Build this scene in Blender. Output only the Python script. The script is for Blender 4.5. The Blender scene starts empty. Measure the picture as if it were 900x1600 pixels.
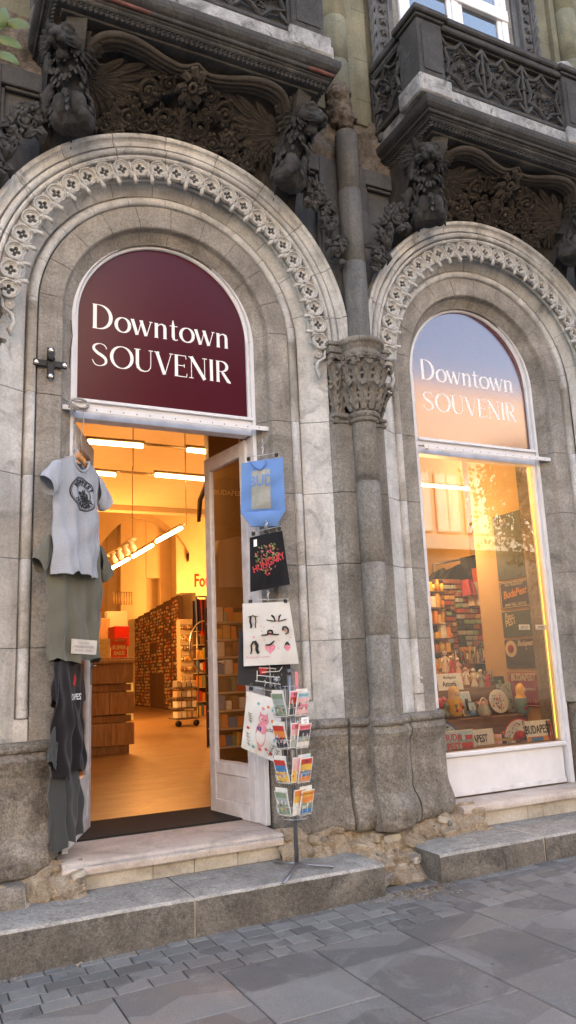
import bpy, bmesh, math, random
from mathutils import Vector, Matrix, Euler
random.seed(7)
PI = math.pi
R = math.radians
col = bpy.context.scene.collection
SC = bpy.context.scene
# ---------------------------------------------------------------- camera
YAW, PIT, ROL, FPX = 0.46463, 0.20062, -0.04236, 1199.4
CAM = Vector((-2.9636, -4.6391, 1.42))
_f = Vector((math.sin(YAW)*math.cos(PIT), math.cos(YAW)*math.cos(PIT), math.sin(PIT)))
_r0 = Vector((math.cos(YAW), -math.sin(YAW), 0)); _u0 = _r0.cross(_f)
_r = _r0*math.cos(ROL)+_u0*math.sin(ROL); _u = -_r0*math.sin(ROL)+_u0*math.cos(ROL)
cd = bpy.data.cameras.new('camera'); cam = bpy.data.objects.new('camera', cd); col.objects.link(cam)
cam.matrix_world = Matrix(((_r.x,_u.x,-_f.x,CAM.x),(_r.y,_u.y,-_f.y,CAM.y),(_r.z,_u.z,-_f.z,CAM.z),(0,0,0,1)))
cd.sensor_fit = 'VERTICAL'; cd.sensor_height = 36; cd.sensor_width = 20.25; cd.lens = FPX/1600*36
cd.clip_start = .05; cd.clip_end = 600
SC.camera = cam
# ---------------------------------------------------------------- light
SUN_EL, SUN_AZ = 36, 12          # sun stands behind the building: the shop front is in open shade
w = bpy.data.worlds.new('World'); SC.world = w; w.use_nodes = True
nt = w.node_tree; sk = nt.nodes.new('ShaderNodeTexSky'); sk.sky_type = 'NISHITA'; sk.sun_disc = False
sk.sun_elevation = R(SUN_EL); sk.sun_rotation = R(SUN_AZ); sk.dust_density = 2.5; sk.air_density = 1.0; sk.ozone_density = 1.0
bg = nt.nodes['Background']; bg.inputs['Strength'].default_value = .15
nt.links.new(sk.outputs[0], bg.inputs[0])
sd = bpy.data.lights.new('sun', 'SUN'); sd.energy = 3.2; sd.angle = R(.5); sd.color = (1, .93, .82)
so = bpy.data.objects.new('sun', sd); col.objects.link(so)
_sv = Vector((math.sin(R(SUN_AZ))*math.cos(R(SUN_EL)), math.cos(R(SUN_AZ))*math.cos(R(SUN_EL)), math.sin(R(SUN_EL))))
so.rotation_euler = _sv.to_track_quat('Z', 'Y').to_euler(); so.location = (0, 30, 40)
SC.view_settings.view_transform = 'Standard'; SC.view_settings.look = 'None'; SC.view_settings.gamma = 1
SC.view_settings.exposure = 3.0
SC.view_settings.use_white_balance = True; SC.view_settings.white_balance_temperature = 7550
SC.render.engine = 'CYCLES'
# ---------------------------------------------------------------- helpers
def at(px, py, Y):
    d = _r*((px-450)/FPX) - _u*((py-800)/FPX) + _f
    return CAM + d*((Y-CAM.y)/d.y)
def atX(px, py, X):
    d = _r*((px-450)/FPX) - _u*((py-800)/FPX) + _f
    return CAM + d*((X-CAM.x)/d.x)
def atZ(px, py, Z):
    d = _r*((px-450)/FPX) - _u*((py-800)/FPX) + _f
    return CAM + d*((Z-CAM.z)/d.z)
def tag(o, label=None, cat=None, group=None, kind=None):
    if label: o['label'] = label
    if cat: o['category'] = cat
    if group: o['group'] = group
    if kind: o['kind'] = kind
    return o
def empty(name, loc=(0,0,0), rot=(0,0,0), label=None, cat=None, group=None):
    o = bpy.data.objects.new(name, None); col.objects.link(o); o.location = loc; o.rotation_euler = rot
    o.empty_display_size = .1
    return tag(o, label, cat, group)
def copy_tree(o, parent=None):
    c = o.copy(); col.objects.link(c); c.parent = parent
    for ch in list(o.children): copy_tree(ch, c)
    return c
ZV = Vector((0,0,1))
class MB:
    def __init__(s): s.v=[]; s.f=[]; s.m=[]; s.sm=[]; s.mats=[]; s.T=None
    def mi(s, m):
        if m not in s.mats: s.mats.append(m)
        return s.mats.index(m)
    def add(s, vs, fs, m=None, smooth=False):
        b = len(s.v); k = s.mi(m)
        for p in vs:
            p = Vector(p)
            if s.T is not None: p = s.T @ p
            s.v.append(p)
        for f in fs: s.f.append([b+i for i in f]); s.m.append(k); s.sm.append(smooth)
        return s
    def box(s, x0,x1,y0,y1,z0,z1, m=None, bev=0):
        if x0>x1: x0,x1=x1,x0
        if y0>y1: y0,y1=y1,y0
        if z0>z1: z0,z1=z1,z0
        if bev:
            b=min(bev,(x1-x0)*.45,(y1-y0)*.45,(z1-z0)*.45)
            vs=[];idx={}
            for ix,X in enumerate((x0,x1)):
                for iy,Y in enumerate((y0,y1)):
                    for iz,Z in enumerate((z0,z1)):
                        sx=b if ix==0 else -b; sy=b if iy==0 else -b; sz=b if iz==0 else -b
                        idx[ix,iy,iz]=len(vs)
                        vs += [(X,Y+sy,Z+sz),(X+sx,Y,Z+sz),(X+sx,Y+sy,Z)]
            fs=[]
            q=lambda a,k: idx[a]+k
            for i in (0,1):
                fs.append([q((i,0,0),0),q((i,1,0),0),q((i,1,1),0),q((i,0,1),0)][::(1 if i else -1)])
                fs.append([q((0,i,0),1),q((0,i,1),1),q((1,i,1),1),q((1,i,0),1)][::(1 if i else -1)])
                fs.append([q((0,0,i),2),q((1,0,i),2),q((1,1,i),2),q((0,1,i),2)][::(1 if i else -1)])
            for i in (0,1):
                for j in (0,1):
                    fs.append([q((i,j,0),0),q((i,j,1),0),q((i,j,1),1),q((i,j,0),1)])
                    fs.append([q((i,0,j),0),q((i,1,j),0),q((i,1,j),2),q((i,0,j),2)])
                    fs.append([q((0,i,j),1),q((1,i,j),1),q((1,i,j),2),q((0,i,j),2)])
            for a in idx: fs.append([q(a,0),q(a,1),q(a,2)])
            return s.add(vs,fs,m)
        vs=[(x0,y0,z0),(x1,y0,z0),(x1,y1,z0),(x0,y1,z0),(x0,y0,z1),(x1,y0,z1),(x1,y1,z1),(x0,y1,z1)]
        return s.add(vs,[(0,3,2,1),(4,5,6,7),(0,1,5,4),(1,2,6,5),(2,3,7,6),(3,0,4,7)],m)
    def tube(s, pts, rad, n=8, m=None, flat=1.0, closed=False, smooth=True, up=None):
        pts=[Vector(p) for p in pts]
        if len(pts)<2: return s
        if not hasattr(rad,'__len__'): rad=[rad]*len(pts)
        N=len(pts); vs=[]; fs=[]
        t0=(pts[1]-pts[0]).normalized()
        a=Vector(up) if up else (ZV if abs(t0.z)<.9 else Vector((1,0,0)))
        nrm=(a-t0*a.dot(t0)).normalized()
        for i,p in enumerate(pts):
            if closed: t=(pts[(i+1)%N]-pts[i-1])
            else: t=(pts[min(i+1,N-1)]-pts[max(i-1,0)])
            if t.length<1e-9: t=t0.copy()
            t.normalize(); nrm=nrm-t*nrm.dot(t)
            if nrm.length<1e-6: nrm=t.orthogonal()
            nrm.normalize(); bn=t.cross(nrm)
            for k in range(n):
                an=2*PI*k/n
                vs.append(p+(nrm*math.cos(an)*flat+bn*math.sin(an))*rad[i])
        for i in range(N if closed else N-1):
            for k in range(n):
                j=(i+1)%N
                fs.append((i*n+k,i*n+(k+1)%n,j*n+(k+1)%n,j*n+k))
        if not closed:
            fs.append(tuple(range(n))[::-1]); fs.append(tuple((N-1)*n+k for k in range(n)))
        return s.add(vs,fs,m,smooth)
    def ell(s, c, r, n=10, m=None, rot=None):
        c=Vector(c); 
        if not hasattr(r,'__len__'): r=(r,r,r)
        vs=[];fs=[]; h=max(4,n//2)
        M=Euler(rot).to_matrix() if rot else None
        for i in range(h+1):
            th=PI*i/h
            for k in range(n):
                ph=2*PI*k/n
                p=Vector((r[0]*math.sin(th)*math.cos(ph),r[1]*math.sin(th)*math.sin(ph),r[2]*math.cos(th)))
                if M: p=M@p
                vs.append(c+p)
        for i in range(h):
            for k in range(n):
                fs.append((i*n+k,(i+1)*n+k,(i+1)*n+(k+1)%n,i*n+(k+1)%n))
        return s.add(vs,fs,m,True)
    def lathe(s, prof, c=(0,0,0), n=20, m=None, smooth=True, a0=0, a1=2*PI, axis='Z'):
        c=Vector(c); vs=[];fs=[]; full=abs(a1-a0-2*PI)<1e-6; N=n if full else n+1
        for r,z in prof:
            for k in range(N):
                an=a0+(a1-a0)*k/n
                p=(r*math.cos(an),r*math.sin(an),z) if axis=='Z' else (r*math.cos(an),z,r*math.sin(an))
                vs.append(c+Vector(p))
        for i in range(len(prof)-1):
            for k in range(n):
                fs.append((i*N+k,i*N+(k+1)%N,(i+1)*N+(k+1)%N,(i+1)*N+k))
        return s.add(vs,fs,m,smooth)
    def blade(s, pts, wd, up, h=.4, m=None, ser=0):
        """leaf or feather: ridge in the middle, thin edges, optional serration; up = outward direction"""
        pts=[Vector(p) for p in pts]; up=Vector(up).normalized(); N=len(pts); vs=[]
        for i,p in enumerate(pts):
            t=(pts[min(i+1,N-1)]-pts[max(i-1,0)]).normalized(); sd=t.cross(up)
            if sd.length<1e-6: sd=t.orthogonal()
            sd.normalize(); w_=wd[i]*(1+ser*(1 if i%2 else -1))
            hh=wd[i]*h
            vs += [p-sd*w_-up*hh*1.2, p-sd*w_+up*hh*.15, p-sd*w_*.25+up*hh*.55, p+up*hh, p+sd*w_*.25+up*hh*.55, p+sd*w_+up*hh*.15, p+sd*w_-up*hh*1.2]
        fs=[(i*7+k,i*7+k+1,(i+1)*7+k+1,(i+1)*7+k) for i in range(N-1) for k in range(6)]
        return s.add(vs,fs,m)
    def prism(s, poly, y0, y1, m=None):   # poly of (x,z), extruded along y
        n=len(poly); vs=[(x,y0,z) for x,z in poly]+[(x,y1,z) for x,z in poly]
        fs=[tuple(range(n)),tuple(range(n,2*n))[::-1]]+[(i,(i+1)%n,n+(i+1)%n,n+i) for i in range(n)]
        return s.add(vs,fs,m)
    def prismz(s, poly, z0, z1, m=None):
        n=len(poly); vs=[(x,y,z0) for x,y in poly]+[(x,y,z1) for x,y in poly]
        fs=[tuple(range(n))[::-1],tuple(range(n,2*n))]+[(i,(i+1)%n,n+(i+1)%n,n+i) for i in range(n)]
        return s.add(vs,fs,m)
    def grid(s, fn, nu, nv, m=None, smooth=True):
        vs=[fn(i/nu,j/nv) for j in range(nv+1) for i in range(nu+1)]
        fs=[(j*(nu+1)+i,j*(nu+1)+i+1,(j+1)*(nu+1)+i+1,(j+1)*(nu+1)+i) for j in range(nv) for i in range(nu)]
        return s.add(vs,fs,m,smooth)
    def build(s, name, mat=None, parent=None, loc=None, rot=None, fixn=True):
        me=bpy.data.meshes.new(name); me.from_pydata([tuple(p) for p in s.v],[],s.f)
        for mm in s.mats: me.materials.append(mm if mm is not None else mat)
        me.polygons.foreach_set('material_index', s.m); me.polygons.foreach_set('use_smooth', s.sm)
        if fixn:
            bm=bmesh.new(); bm.from_mesh(me); bmesh.ops.recalc_face_normals(bm, faces=bm.faces); bm.to_mesh(me); bm.free()
        me.update()
        o=bpy.data.objects.new(name, me); col.objects.link(o)
        if parent: o.parent=parent
        if loc is not None: o.location=loc
        if rot is not None: o.rotation_euler=rot
        return o
def wiggle(x, s=1.0):
    return math.sin(x*1.7*s+.3)*.5+math.sin(x*4.1*s+1.9)*.3+math.sin(x*9.3*s+.7)*.2
def remesh(o, vox, smooth=3, disp=0, dscale=.05):
    md=o.modifiers.new('r','REMESH'); md.mode='VOXEL'; md.voxel_size=vox; md.use_smooth_shade=True
    if smooth:
        s=o.modifiers.new('s','SMOOTH'); s.iterations=smooth; s.factor=.5
    if disp:
        tx=bpy.data.textures.new('chip','CLOUDS'); tx.noise_scale=dscale; tx.noise_depth=3
        d=o.modifiers.new('d','DISPLACE'); d.texture=tx; d.strength=disp; d.mid_level=.5
    dg=bpy.context.evaluated_depsgraph_get(); me=bpy.data.meshes.new_from_object(o.evaluated_get(dg))
    mats=[x for x in o.data.materials]; o.modifiers.clear(); o.data=me
    if not me.materials:
        for x in mats: me.materials.append(x)
    me.polygons.foreach_set('use_smooth',[True]*len(me.polygons)); return o
# ---------------------------------------------------------------- materials
class NT:
    def __init__(s,name):
        s.mat=bpy.data.materials.new(name); s.mat.use_nodes=True; s.t=s.mat.node_tree; s.b=s.t.nodes['Principled BSDF']; s.out=s.t.nodes['Material Output']
        s.co=s.n('ShaderNodeTexCoord').outputs['Object']
    def n(s,t,**k):
        x=s.t.nodes.new(t)
        for a,b in k.items(): setattr(x,a,b)
        return x
    def l(s,a,b): s.t.links.new(a,b)
    def noise(s,scale,detail=4,rough=.55,dist=0,vec=None,sc=None):
        x=s.n('ShaderNodeTexNoise'); x.inputs['Scale'].default_value=scale; x.inputs['Detail'].default_value=detail
        x.inputs['Roughness'].default_value=rough; x.inputs['Distortion'].default_value=dist
        v=vec or s.co
        if sc:
            mp=s.n('ShaderNodeMapping'); mp.inputs['Scale'].default_value=sc; s.l(v,mp.inputs[0]); v=mp.outputs[0]
        s.l(v,x.inputs['Vector']); return x.outputs[0]
    def ramp(s,f,stops):
        x=s.n('ShaderNodeValToRGB'); e=x.color_ramp.elements
        while len(e)<len(stops): e.new(.5)
        for el,(p,c) in zip(e,stops):
            el.position=p; el.color=(*c,1) if hasattr(c,'__len__') else (c,c,c,1)
        s.l(f,x.inputs[0]); return x.outputs[0]
    def mix(s,f,a,b,mode='MIX'):
        x=s.n('ShaderNodeMix',data_type='RGBA',blend_type=mode)
        for sock,val in ((x.inputs[0],f),(x.inputs[6],a),(x.inputs[7],b)):
            if hasattr(val,'is_output'): s.l(val,sock)
            elif hasattr(val,'__len__'): sock.default_value=(*val[:3],1)
            else: sock.default_value=val
        return x.outputs[2]
    def bump(s,h,strength=.5,dist=.01,prev=None):
        x=s.n('ShaderNodeBump'); x.inputs['Strength'].default_value=strength; x.inputs['Distance'].default_value=dist
        s.l(h,x.inputs['Height'])
        if prev: s.l(prev,x.inputs['Normal'])
        return x.outputs[0]
    def set(s,**k):
        for a,v in k.items():
            i=s.b.inputs[a.replace('_',' ')]
            if hasattr(v,'is_output'): s.l(v,i)
            elif hasattr(v,'__len__') and len(v)==3: i.default_value=(*v,1)
            else: i.default_value=v
        return s.mat
_pc={}
def plain(name,c,rough=.6,metal=0,spec=.5,var=.12,vs=25,bump=0):
    if name in _pc: return _pc[name]
    s=NT(name); n=s.noise(vs,4)
    c2=tuple(max(0,x*(1-var)) for x in c); c3=tuple(min(1,x*(1+var)) for x in c)
    s.set(Base_Color=s.ramp(n,[(.3,c2),(.7,c3)]),Roughness=rough,Metallic=metal,Specular_IOR_Level=spec)
    if bump: s.set(Normal=s.bump(n,bump,.004))
    _pc[name]=s.mat; return s.mat
def emis(name,c,st):
    s=NT(name); s.set(Base_Color=c,Emission_Color=c,Emission_Strength=st); return s.mat
def stone(name,a,b,c,big=1.6,pit=.5,bump=.5,soot=None,streak=.4,pscale=90,grain=.25,relief_light=None):
    s=NT(name)
    n1=s.noise(big,7,.62,.8); base=s.ramp(n1,[(.28,a),(.52,b),(.74,c)])
    st=s.noise(3.2,6,.6,.5,sc=(2.2,2.2,.35)); base=s.mix(s.ramp(st,[(.45,0),(.72,streak)]),base,tuple(x*.45 for x in b))
    if soot:
        n2=s.noise(soot[1],8,.7,1.4); base=s.mix(s.ramp(n2,[(soot[2],0),(soot[2]+.14,soot[3])]),base,soot[0])
    if relief_light:
        ge=s.n('ShaderNodeNewGeometry'); base=s.mix(s.ramp(ge.outputs['Pointiness'],[(.53,0),(.66,relief_light[1])]),base,relief_light[0]); base=s.mix(s.ramp(ge.outputs['Pointiness'],[(.42,.7),(.49,0)]),base,tuple(x*.35 for x in a))  # paints highlights onto convex edges and shade into hollows of the carving
    g=s.noise(pscale*1.7,3,.7); base=s.mix(grain,base,s.ramp(g,[(.35,.25),(.65,1.0)]),'MULTIPLY')
    g2=s.noise(44,6,.78); base=s.mix(min(1,grain*1.3),base,s.ramp(g2,[(.36,.42),(.60,1.0)]),'MULTIPLY')
    v=s.n('ShaderNodeTexVoronoi'); v.inputs['Scale'].default_value=pscale; s.l(s.co,v.inputs['Vector'])
    gate=s.noise(14,2); 
    pm=s.n('ShaderNodeMath',operation='MULTIPLY'); s.l(s.ramp(v.outputs['Distance'],[(.10,1),(.24,0)]),pm.inputs[0]); s.l(s.ramp(gate,[(.45,0),(.62,1)]),pm.inputs[1])
    base=s.mix(pm.outputs[0],base,tuple(x*.3 for x in a)) if pit>=.9 else s.mix(s.ramp(pm.outputs[0],[(0,0),(1,pit)]),base,tuple(x*.35 for x in a))
    n3=s.noise(38,6,.7); nn=s.bump(n3,bump,.008); nn=s.bump(s.noise(pscale*2,3,.7),bump*.6,.003,nn)
    s.set(Base_Color=base,Roughness=.92,Specular_IOR_Level=.2,Normal=nn); return s.mat
M={}
M['pale']=stone('pale_limestone',(.40,.39,.375),(.68,.67,.645),(.84,.83,.80),2.6,.4,.45,soot=((.13,.13,.13),4.0,.56,.6),streak=.5,pscale=70,grain=.26)
M['rough']=stone('rough_limestone',(.25,.23,.20),(.42,.39,.35),(.58,.54,.48),2.6,1.0,1.0,soot=((.13,.12,.11),3.0,.56,.6),streak=.45,pscale=75,grain=.42)
M['hood']=stone('weathered_hood_stone',(.38,.37,.355),(.64,.63,.60),(.84,.83,.80),3.4,.35,.5,soot=((.07,.07,.073),4.0,.58,.8),streak=.7,pscale=70,grain=.26)
M['pier']=stone('pier_limestone',(.20,.185,.16),(.34,.315,.28),(.48,.45,.40),2.0,1.0,.9,soot=((.09,.085,.08),2.2,.56,.7),streak=.6,pscale=75,grain=.5)
M['plinth']=stone('plinth_limestone',(.23,.20,.165),(.38,.34,.29),(.54,.49,.42),3.8,1.0,1.2,soot=((.13,.12,.11),3.0,.56,.75),streak=.4,pscale=70,grain=.6)
M['soot']=stone('sooty_stone',(.022,.022,.023),(.052,.051,.051),(.12,.115,.11),3.5,.4,.9,soot=((.012,.012,.013),5,.56,.7),streak=.4,pscale=60,grain=.3,relief_light=((.15,.147,.14),.38))
M['sootw']=stone('sooty_wall_stone',(.085,.085,.087),(.125,.125,.126),(.18,.18,.178),1.8,.4,.5,soot=((.04,.04,.042),2,.58,.6),streak=.5,pscale=60,grain=.25)
M['shaftup']=stone('grey_shaft_stone',(.11,.108,.104),(.17,.167,.16),(.24,.235,.225),1.6,.5,.5,soot=((.06,.06,.062),2,.55,.7),streak=.6,pscale=60,grain=.3)
M['corbel']=stone('carved_corbel_stone',(.030,.027,.024),(.060,.052,.045),(.12,.10,.080),3.2,.3,.8,soot=((.016,.015,.015),4,.57,.7),streak=.3,pscale=60,grain=.3,relief_light=((.16,.135,.11),.4))
M['whitewash']=stone('rain_washed_stone',(.16,.16,.16),(.40,.40,.39),(.62,.61,.59),4.5,.5,.8,soot=((.04,.04,.04),6,.52,.8),streak=.6,pscale=60,grain=.3)
M['gold']=stone('ochre_stone',(.13,.12,.085),(.22,.205,.14),(.31,.285,.19),1.6,.4,.4,soot=((.09,.09,.08),2,.58,.6),streak=.5,pscale=60,grain=.25)
M['broken']=stone('broken_masonry',(.10,.085,.07),(.22,.18,.14),(.34,.28,.22),9,.8,1.0,streak=.2,pscale=50,grain=.5)
M['erode']=stone('eroded_sandy_masonry',(.32,.235,.155),(.54,.425,.30),(.68,.59,.47),9,.8,2.0,soot=((.22,.19,.16),4.0,.54,.8),streak=.2,pscale=55,grain=.45)
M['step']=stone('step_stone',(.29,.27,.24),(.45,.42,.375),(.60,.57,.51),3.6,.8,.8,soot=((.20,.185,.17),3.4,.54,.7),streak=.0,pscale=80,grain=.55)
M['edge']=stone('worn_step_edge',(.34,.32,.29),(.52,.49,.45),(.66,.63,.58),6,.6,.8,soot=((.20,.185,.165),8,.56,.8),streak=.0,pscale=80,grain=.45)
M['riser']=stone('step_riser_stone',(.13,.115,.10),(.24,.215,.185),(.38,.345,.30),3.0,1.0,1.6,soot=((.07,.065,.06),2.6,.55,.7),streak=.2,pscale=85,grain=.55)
M['sill']=stone('pink_limestone_sill',(.40,.33,.28),(.58,.49,.42),(.70,.62,.55),3.5,.4,.3,soot=((.27,.22,.19),6,.58,.55),streak=.0,pscale=60,grain=.2)
M['tile']=stone('travertine_tile',(.34,.30,.25),(.52,.47,.39),(.64,.59,.52),4,.5,.3,soot=((.24,.20,.15),9,.57,.7),streak=.0,pscale=55,grain=.2)
M['rust']=plain('rust_red_paint',(.15,.055,.042),.85,var=.35,vs=9)
M['white']=plain('white_paint',(.70,.70,.72),.45,var=.07,vs=6)
M['whitew']=plain('worn_white_paint',(.66,.66,.68),.5,var=.16,vs=9,bump=.1)
M['dkmetal']=plain('dark_iron',(.025,.026,.03),.45,.6)
M['chrome']=plain('bright_steel',(.6,.6,.6),.25,1)
M['steel']=plain('grey_steel',(.28,.28,.29),.4,.8)
M['wire']=plain('chrome_wire',(.62,.62,.63),.3,.9)
M['wood']=plain('beech_wood',(.55,.27,.10),.5)
M['blk']=plain('black_plastic',(.012,.012,.013),.5)
M['txtw']=plain('white_vinyl_lettering',(.85,.84,.82),.5,var=.02)
M['ink']=plain('black_ink',(.012,.012,.015),.7)
M['gap']=plain('dark_joint',(.035,.033,.03),.95)
# burgundy film behind glossy glass
s=NT('burgundy_sign_film'); s.set(Base_Color=(.068,.0025,.010),Roughness=.3,Specular_IOR_Level=.15,Coat_Weight=1.0,Coat_Roughness=.2,Coat_IOR=1.24); M['burg']=s.mat
s=NT('mirror_sign_film'); s.set(Base_Color=(.075,.006,.014),Roughness=.14,Specular_IOR_Level=.5,Coat_Weight=1.0,Coat_Roughness=.11,Coat_IOR=1.95); M['burg2']=s.mat
def glassmat(name,ior,tint=(1,1,1),rough=.0):
    s=NT(name); f=s.n('ShaderNodeFresnel'); f.inputs[0].default_value=ior
    t=s.n('ShaderNodeBsdfTransparent'); t.inputs[0].default_value=(*tint,1); g=s.n('ShaderNodeBsdfGlossy'); g.inputs['Roughness'].default_value=rough
    x=s.n('ShaderNodeMixShader'); s.l(f.outputs[0],x.inputs[0]); s.l(t.outputs[0],x.inputs[1]); s.l(g.outputs[0],x.inputs[2]); s.l(x.outputs[0],s.out.inputs[0]); return s.mat
M['glass']=glassmat('window_glass',1.9,(.97,.98,.97)); M['glassd']=glassmat('door_glass',1.13,(.96,.95,.93))
# ---------------------------------------------------------------- lettering
def btext(body,size,mat,parent,mw,name='lettering',ext=.0008,align='CENTER',shear=0,sx=1,res=2,weight=0):
    cu=bpy.data.curves.new(name,'FONT'); cu.body=body; cu.size=size; cu.extrude=ext; cu.align_x=align; cu.align_y='CENTER'; cu.shear=shear; cu.resolution_u=res; cu.offset=weight
    o=bpy.data.objects.new(name,cu); col.objects.link(o)
    dg=bpy.context.evaluated_depsgraph_get(); me=bpy.data.meshes.new_from_object(o.evaluated_get(dg))
    bpy.data.objects.remove(o); bpy.data.curves.remove(cu)
    me.transform(mw @ Matrix.Diagonal((sx,1,1,1))); me.materials.clear(); me.materials.append(mat)
    n=bpy.data.objects.new(name,me); col.objects.link(n)
    if parent: n.parent=parent
    return n
def face_y(x,y,z,rz=0):   # text standing upright, readable from -Y
    return Matrix.Translation((x,y,z)) @ Matrix.Rotation(rz,4,'Z') @ Matrix.Rotation(PI/2,4,'X')
def catmull(P_,n=8):
    out=[]
    for i in range(len(P_)-1):
        p0=P_[max(i-1,0)];p1=P_[i];p2=P_[i+1];p3=P_[min(i+2,len(P_)-1)]
        for k in range(n):
            t=k/n
            out.append(tuple(.5*((2*b)+(-a+c)*t+(2*a-5*b+4*c-d)*t*t+(-a+3*b-3*c+d)*t**3) for a,b,c,d in zip(p0,p1,p2,p3)))
    out.append(tuple(P_[-1])); return out
TK,TN=.140,.034    # thick and thin strokes of the shop's display serif, cap height 1
def glyph(ch):
    S=[]    # list of (points(x,z,w))
    def st(x,z0,z1,w=TK,sf=True):
        S.append([(x,z0,w*1.35 if sf else w),(x,z0+.04,w),(x,z1-.04,w),(x,z1,w*1.35 if sf else w)])
    def ln(a,b,w): S.append([(*a,w),(*b,w)])
    def arc(cx,cz,rx,rz,a0,a1,wk=TK,wn=TN,n=22):
        S.append([(cx+rx*math.cos(R(a0+(a1-a0)*i/n)),cz+rz*math.sin(R(a0+(a1-a0)*i/n)),wn+(wk-wn)*abs(math.cos(R(a0+(a1-a0)*i/n)))**1.3) for i in range(n+1)])
    if ch=='D': st(.12,0,1); arc(.27,.5,.43,.484,-90,90); ln((.1,.984),(.28,.984),TN); ln((.1,.016),(.28,.016),TN); return S,.82
    if ch=='o': arc(.30,.31,.25,.30,0,360,TK*.95); return S,.60
    if ch=='w':
        for a,b,w in (((.03,.62),(.21,.0),TK*.9),((.23,.0),(.38,.60),TN),((.36,.62),(.55,.0),TK*.9),((.57,.0),(.74,.62),TN)): ln(a,b,w)
        ln((-.03,.61),(.1,.61),TN); ln((.3,.61),(.44,.61),TN); ln((.68,.61),(.80,.61),TN); return S,.80
    if ch=='n':
        st(.12,0,.62,TK*.9); S.append([(.16,.48,TN),(.24,.575,TN*1.2),(.34,.605,TN*1.6),(.43,.55,TK*.8),(.455,.44,TK*.92),(.455,.04,TK*.9),(.455,0,TK*1.2)]); return S,.60
    if ch=='t':
        S.append([(.15,.84,TN),(.155,.62,TK*.85),(.155,.15,TK*.9),(.18,.05,TK*.7),(.25,.01,TN*1.3),(.34,.05,TN)]); ln((.02,.60),(.33,.60),TN); return S,.38
    if ch=='S':
        p=catmull([(.60,.78,.03),(.52,.93,.04),(.34,.985,.035),(.16,.90,.085),(.12,.74,.11),(.25,.58,.125),(.42,.47,.13),(.56,.33,.12),(.56,.14,.09),(.38,.015,.035),(.18,.05,.04),(.07,.25,.03)],5); S.append(p); return S,.70
    if ch=='O': arc(.45,.5,.39,.485,0,360); return S,.90
    if ch=='U': S.append([(.12,1,TK*1.3),(.12,.96,TK),(.12,.34,TK),(.15,.17,TK*.95),(.26,.05,TK*.6),(.40,.018,TN*1.3),(.54,.06,TN*1.1),(.63,.2,TN),(.645,.38,TN),(.645,1,TN)]); ln((.0,.985),(.24,.985),TN); ln((.56,.985),(.73,.985),TN); return S,.76
    if ch=='V': ln((.10,1),(.40,.0),TK*1.05); ln((.42,.0),(.68,1),TN); ln((-.01,.985),(.2,.985),TN); ln((.6,.985),(.77,.985),TN); return S,.74
    if ch=='E': st(.12,0,1); ln((.1,.984),(.50,.984),TN); ln((.1,.52),(.44,.52),TN); ln((.1,.016),(.53,.016),TN); ln((.5,1),(.515,.84),TN); ln((.53,0),(.55,.17),TN); ln((.44,.6),(.44,.44),TN); return S,.60
    if ch=='N': ln((.11,0),(.11,1),TN); ln((.10,1),(.66,.0),TK*1.1); ln((.66,0),(.66,1),TN); ln((-.01,.985),(.16,.985),TN); ln((.01,.016),(.2,.016),TN); ln((.57,.985),(.76,.985),TN); return S,.80
    if ch=='I': st(.12,0,1); return S,.25
    if ch=='R': st(.12,0,1); arc(.26,.745,.25,.24,-90,90); ln((.1,.984),(.27,.984),TN); ln((.1,.505),(.27,.505),TN); S.append([(.27,.5,TN),(.33,.44,TK*.9),(.56,.06,TK*1.1),(.66,.0,TN*1.5)]); return S,.66
    return S,.3
def serif(body,mat,parent,x0,x1,zb,cap,y,name='lettering'):
    mb=MB(); pen=0; items=[]
    for ch in body: g,wd=glyph(ch); items.append((pen,g)); pen+=wd+.025
    sx=(x1-x0)/(pen); k=0
    for pen0,g in items:
        for pts in g:
            k+=1; yy=y-.00006*(k%7)
            P_=[Vector(((pen0+p[0])*sx,p[1]*cap)) for p in pts]; W=[p[2]*cap*.5 for p in pts]; vs=[]
            for i,p in enumerate(P_):
                t=(P_[min(i+1,len(P_)-1)]-P_[max(i-1,0)]).normalized(); nn=Vector((-t.y,t.x))*W[i]
                if i==0 and abs(t.y)<.3 or True: pass
                for q in (p+nn,p-nn): vs.append((x0+q.x,yy,zb+q.y))
            fs=[(2*i,2*i+1,2*i+3,2*i+2) for i in range(len(P_)-1)]
            mb.add(vs,fs,mat)
    return mb.build(name,mat,parent,fixn=False)
from mathutils import noise as mn
def nz(x,y,z=0,s=1): return mn.noise(Vector((x*s,y*s,z*s)))
def gz(x): return .0739+.0128*x
ZS=3.80; RIN=.66
# ---------------------------------------------------------------- ground
s=NT('grey_paving_stone')
at_=s.n('ShaderNodeAttribute'); at_.attribute_name='tone'
cx3=s.n('ShaderNodeCombineXYZ'); mm3=s.n('ShaderNodeMath',operation='MULTIPLY'); mm3.inputs[1].default_value=37.0; s.l(at_.outputs['Fac'],mm3.inputs[0])
for i_ in range(3): s.l(mm3.outputs[0],cx3.inputs[i_])
va3=s.n('ShaderNodeVectorMath',operation='ADD'); s.l(s.co,va3.inputs[0]); s.l(cx3.outputs[0],va3.inputs[1]); s.co=va3.outputs[0]
v=s.n('ShaderNodeTexVoronoi'); v.inputs['Scale'].default_value=2.1; s.l(s.co,v.inputs['Vector']); v.feature='F1'
vv=s.n('ShaderNodeSeparateColor'); s.l(v.outputs['Color'],vv.inputs[0])
base=s.ramp(at_.outputs['Fac'],[(0,(.125,.122,.117)),(.5,(.18,.177,.17)),(1,(.245,.24,.228))])
base=s.mix(.38,base,s.ramp(vv.outputs[0],[(.47,(.11,.108,.104)),(.49,(.27,.265,.25))]))
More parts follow.
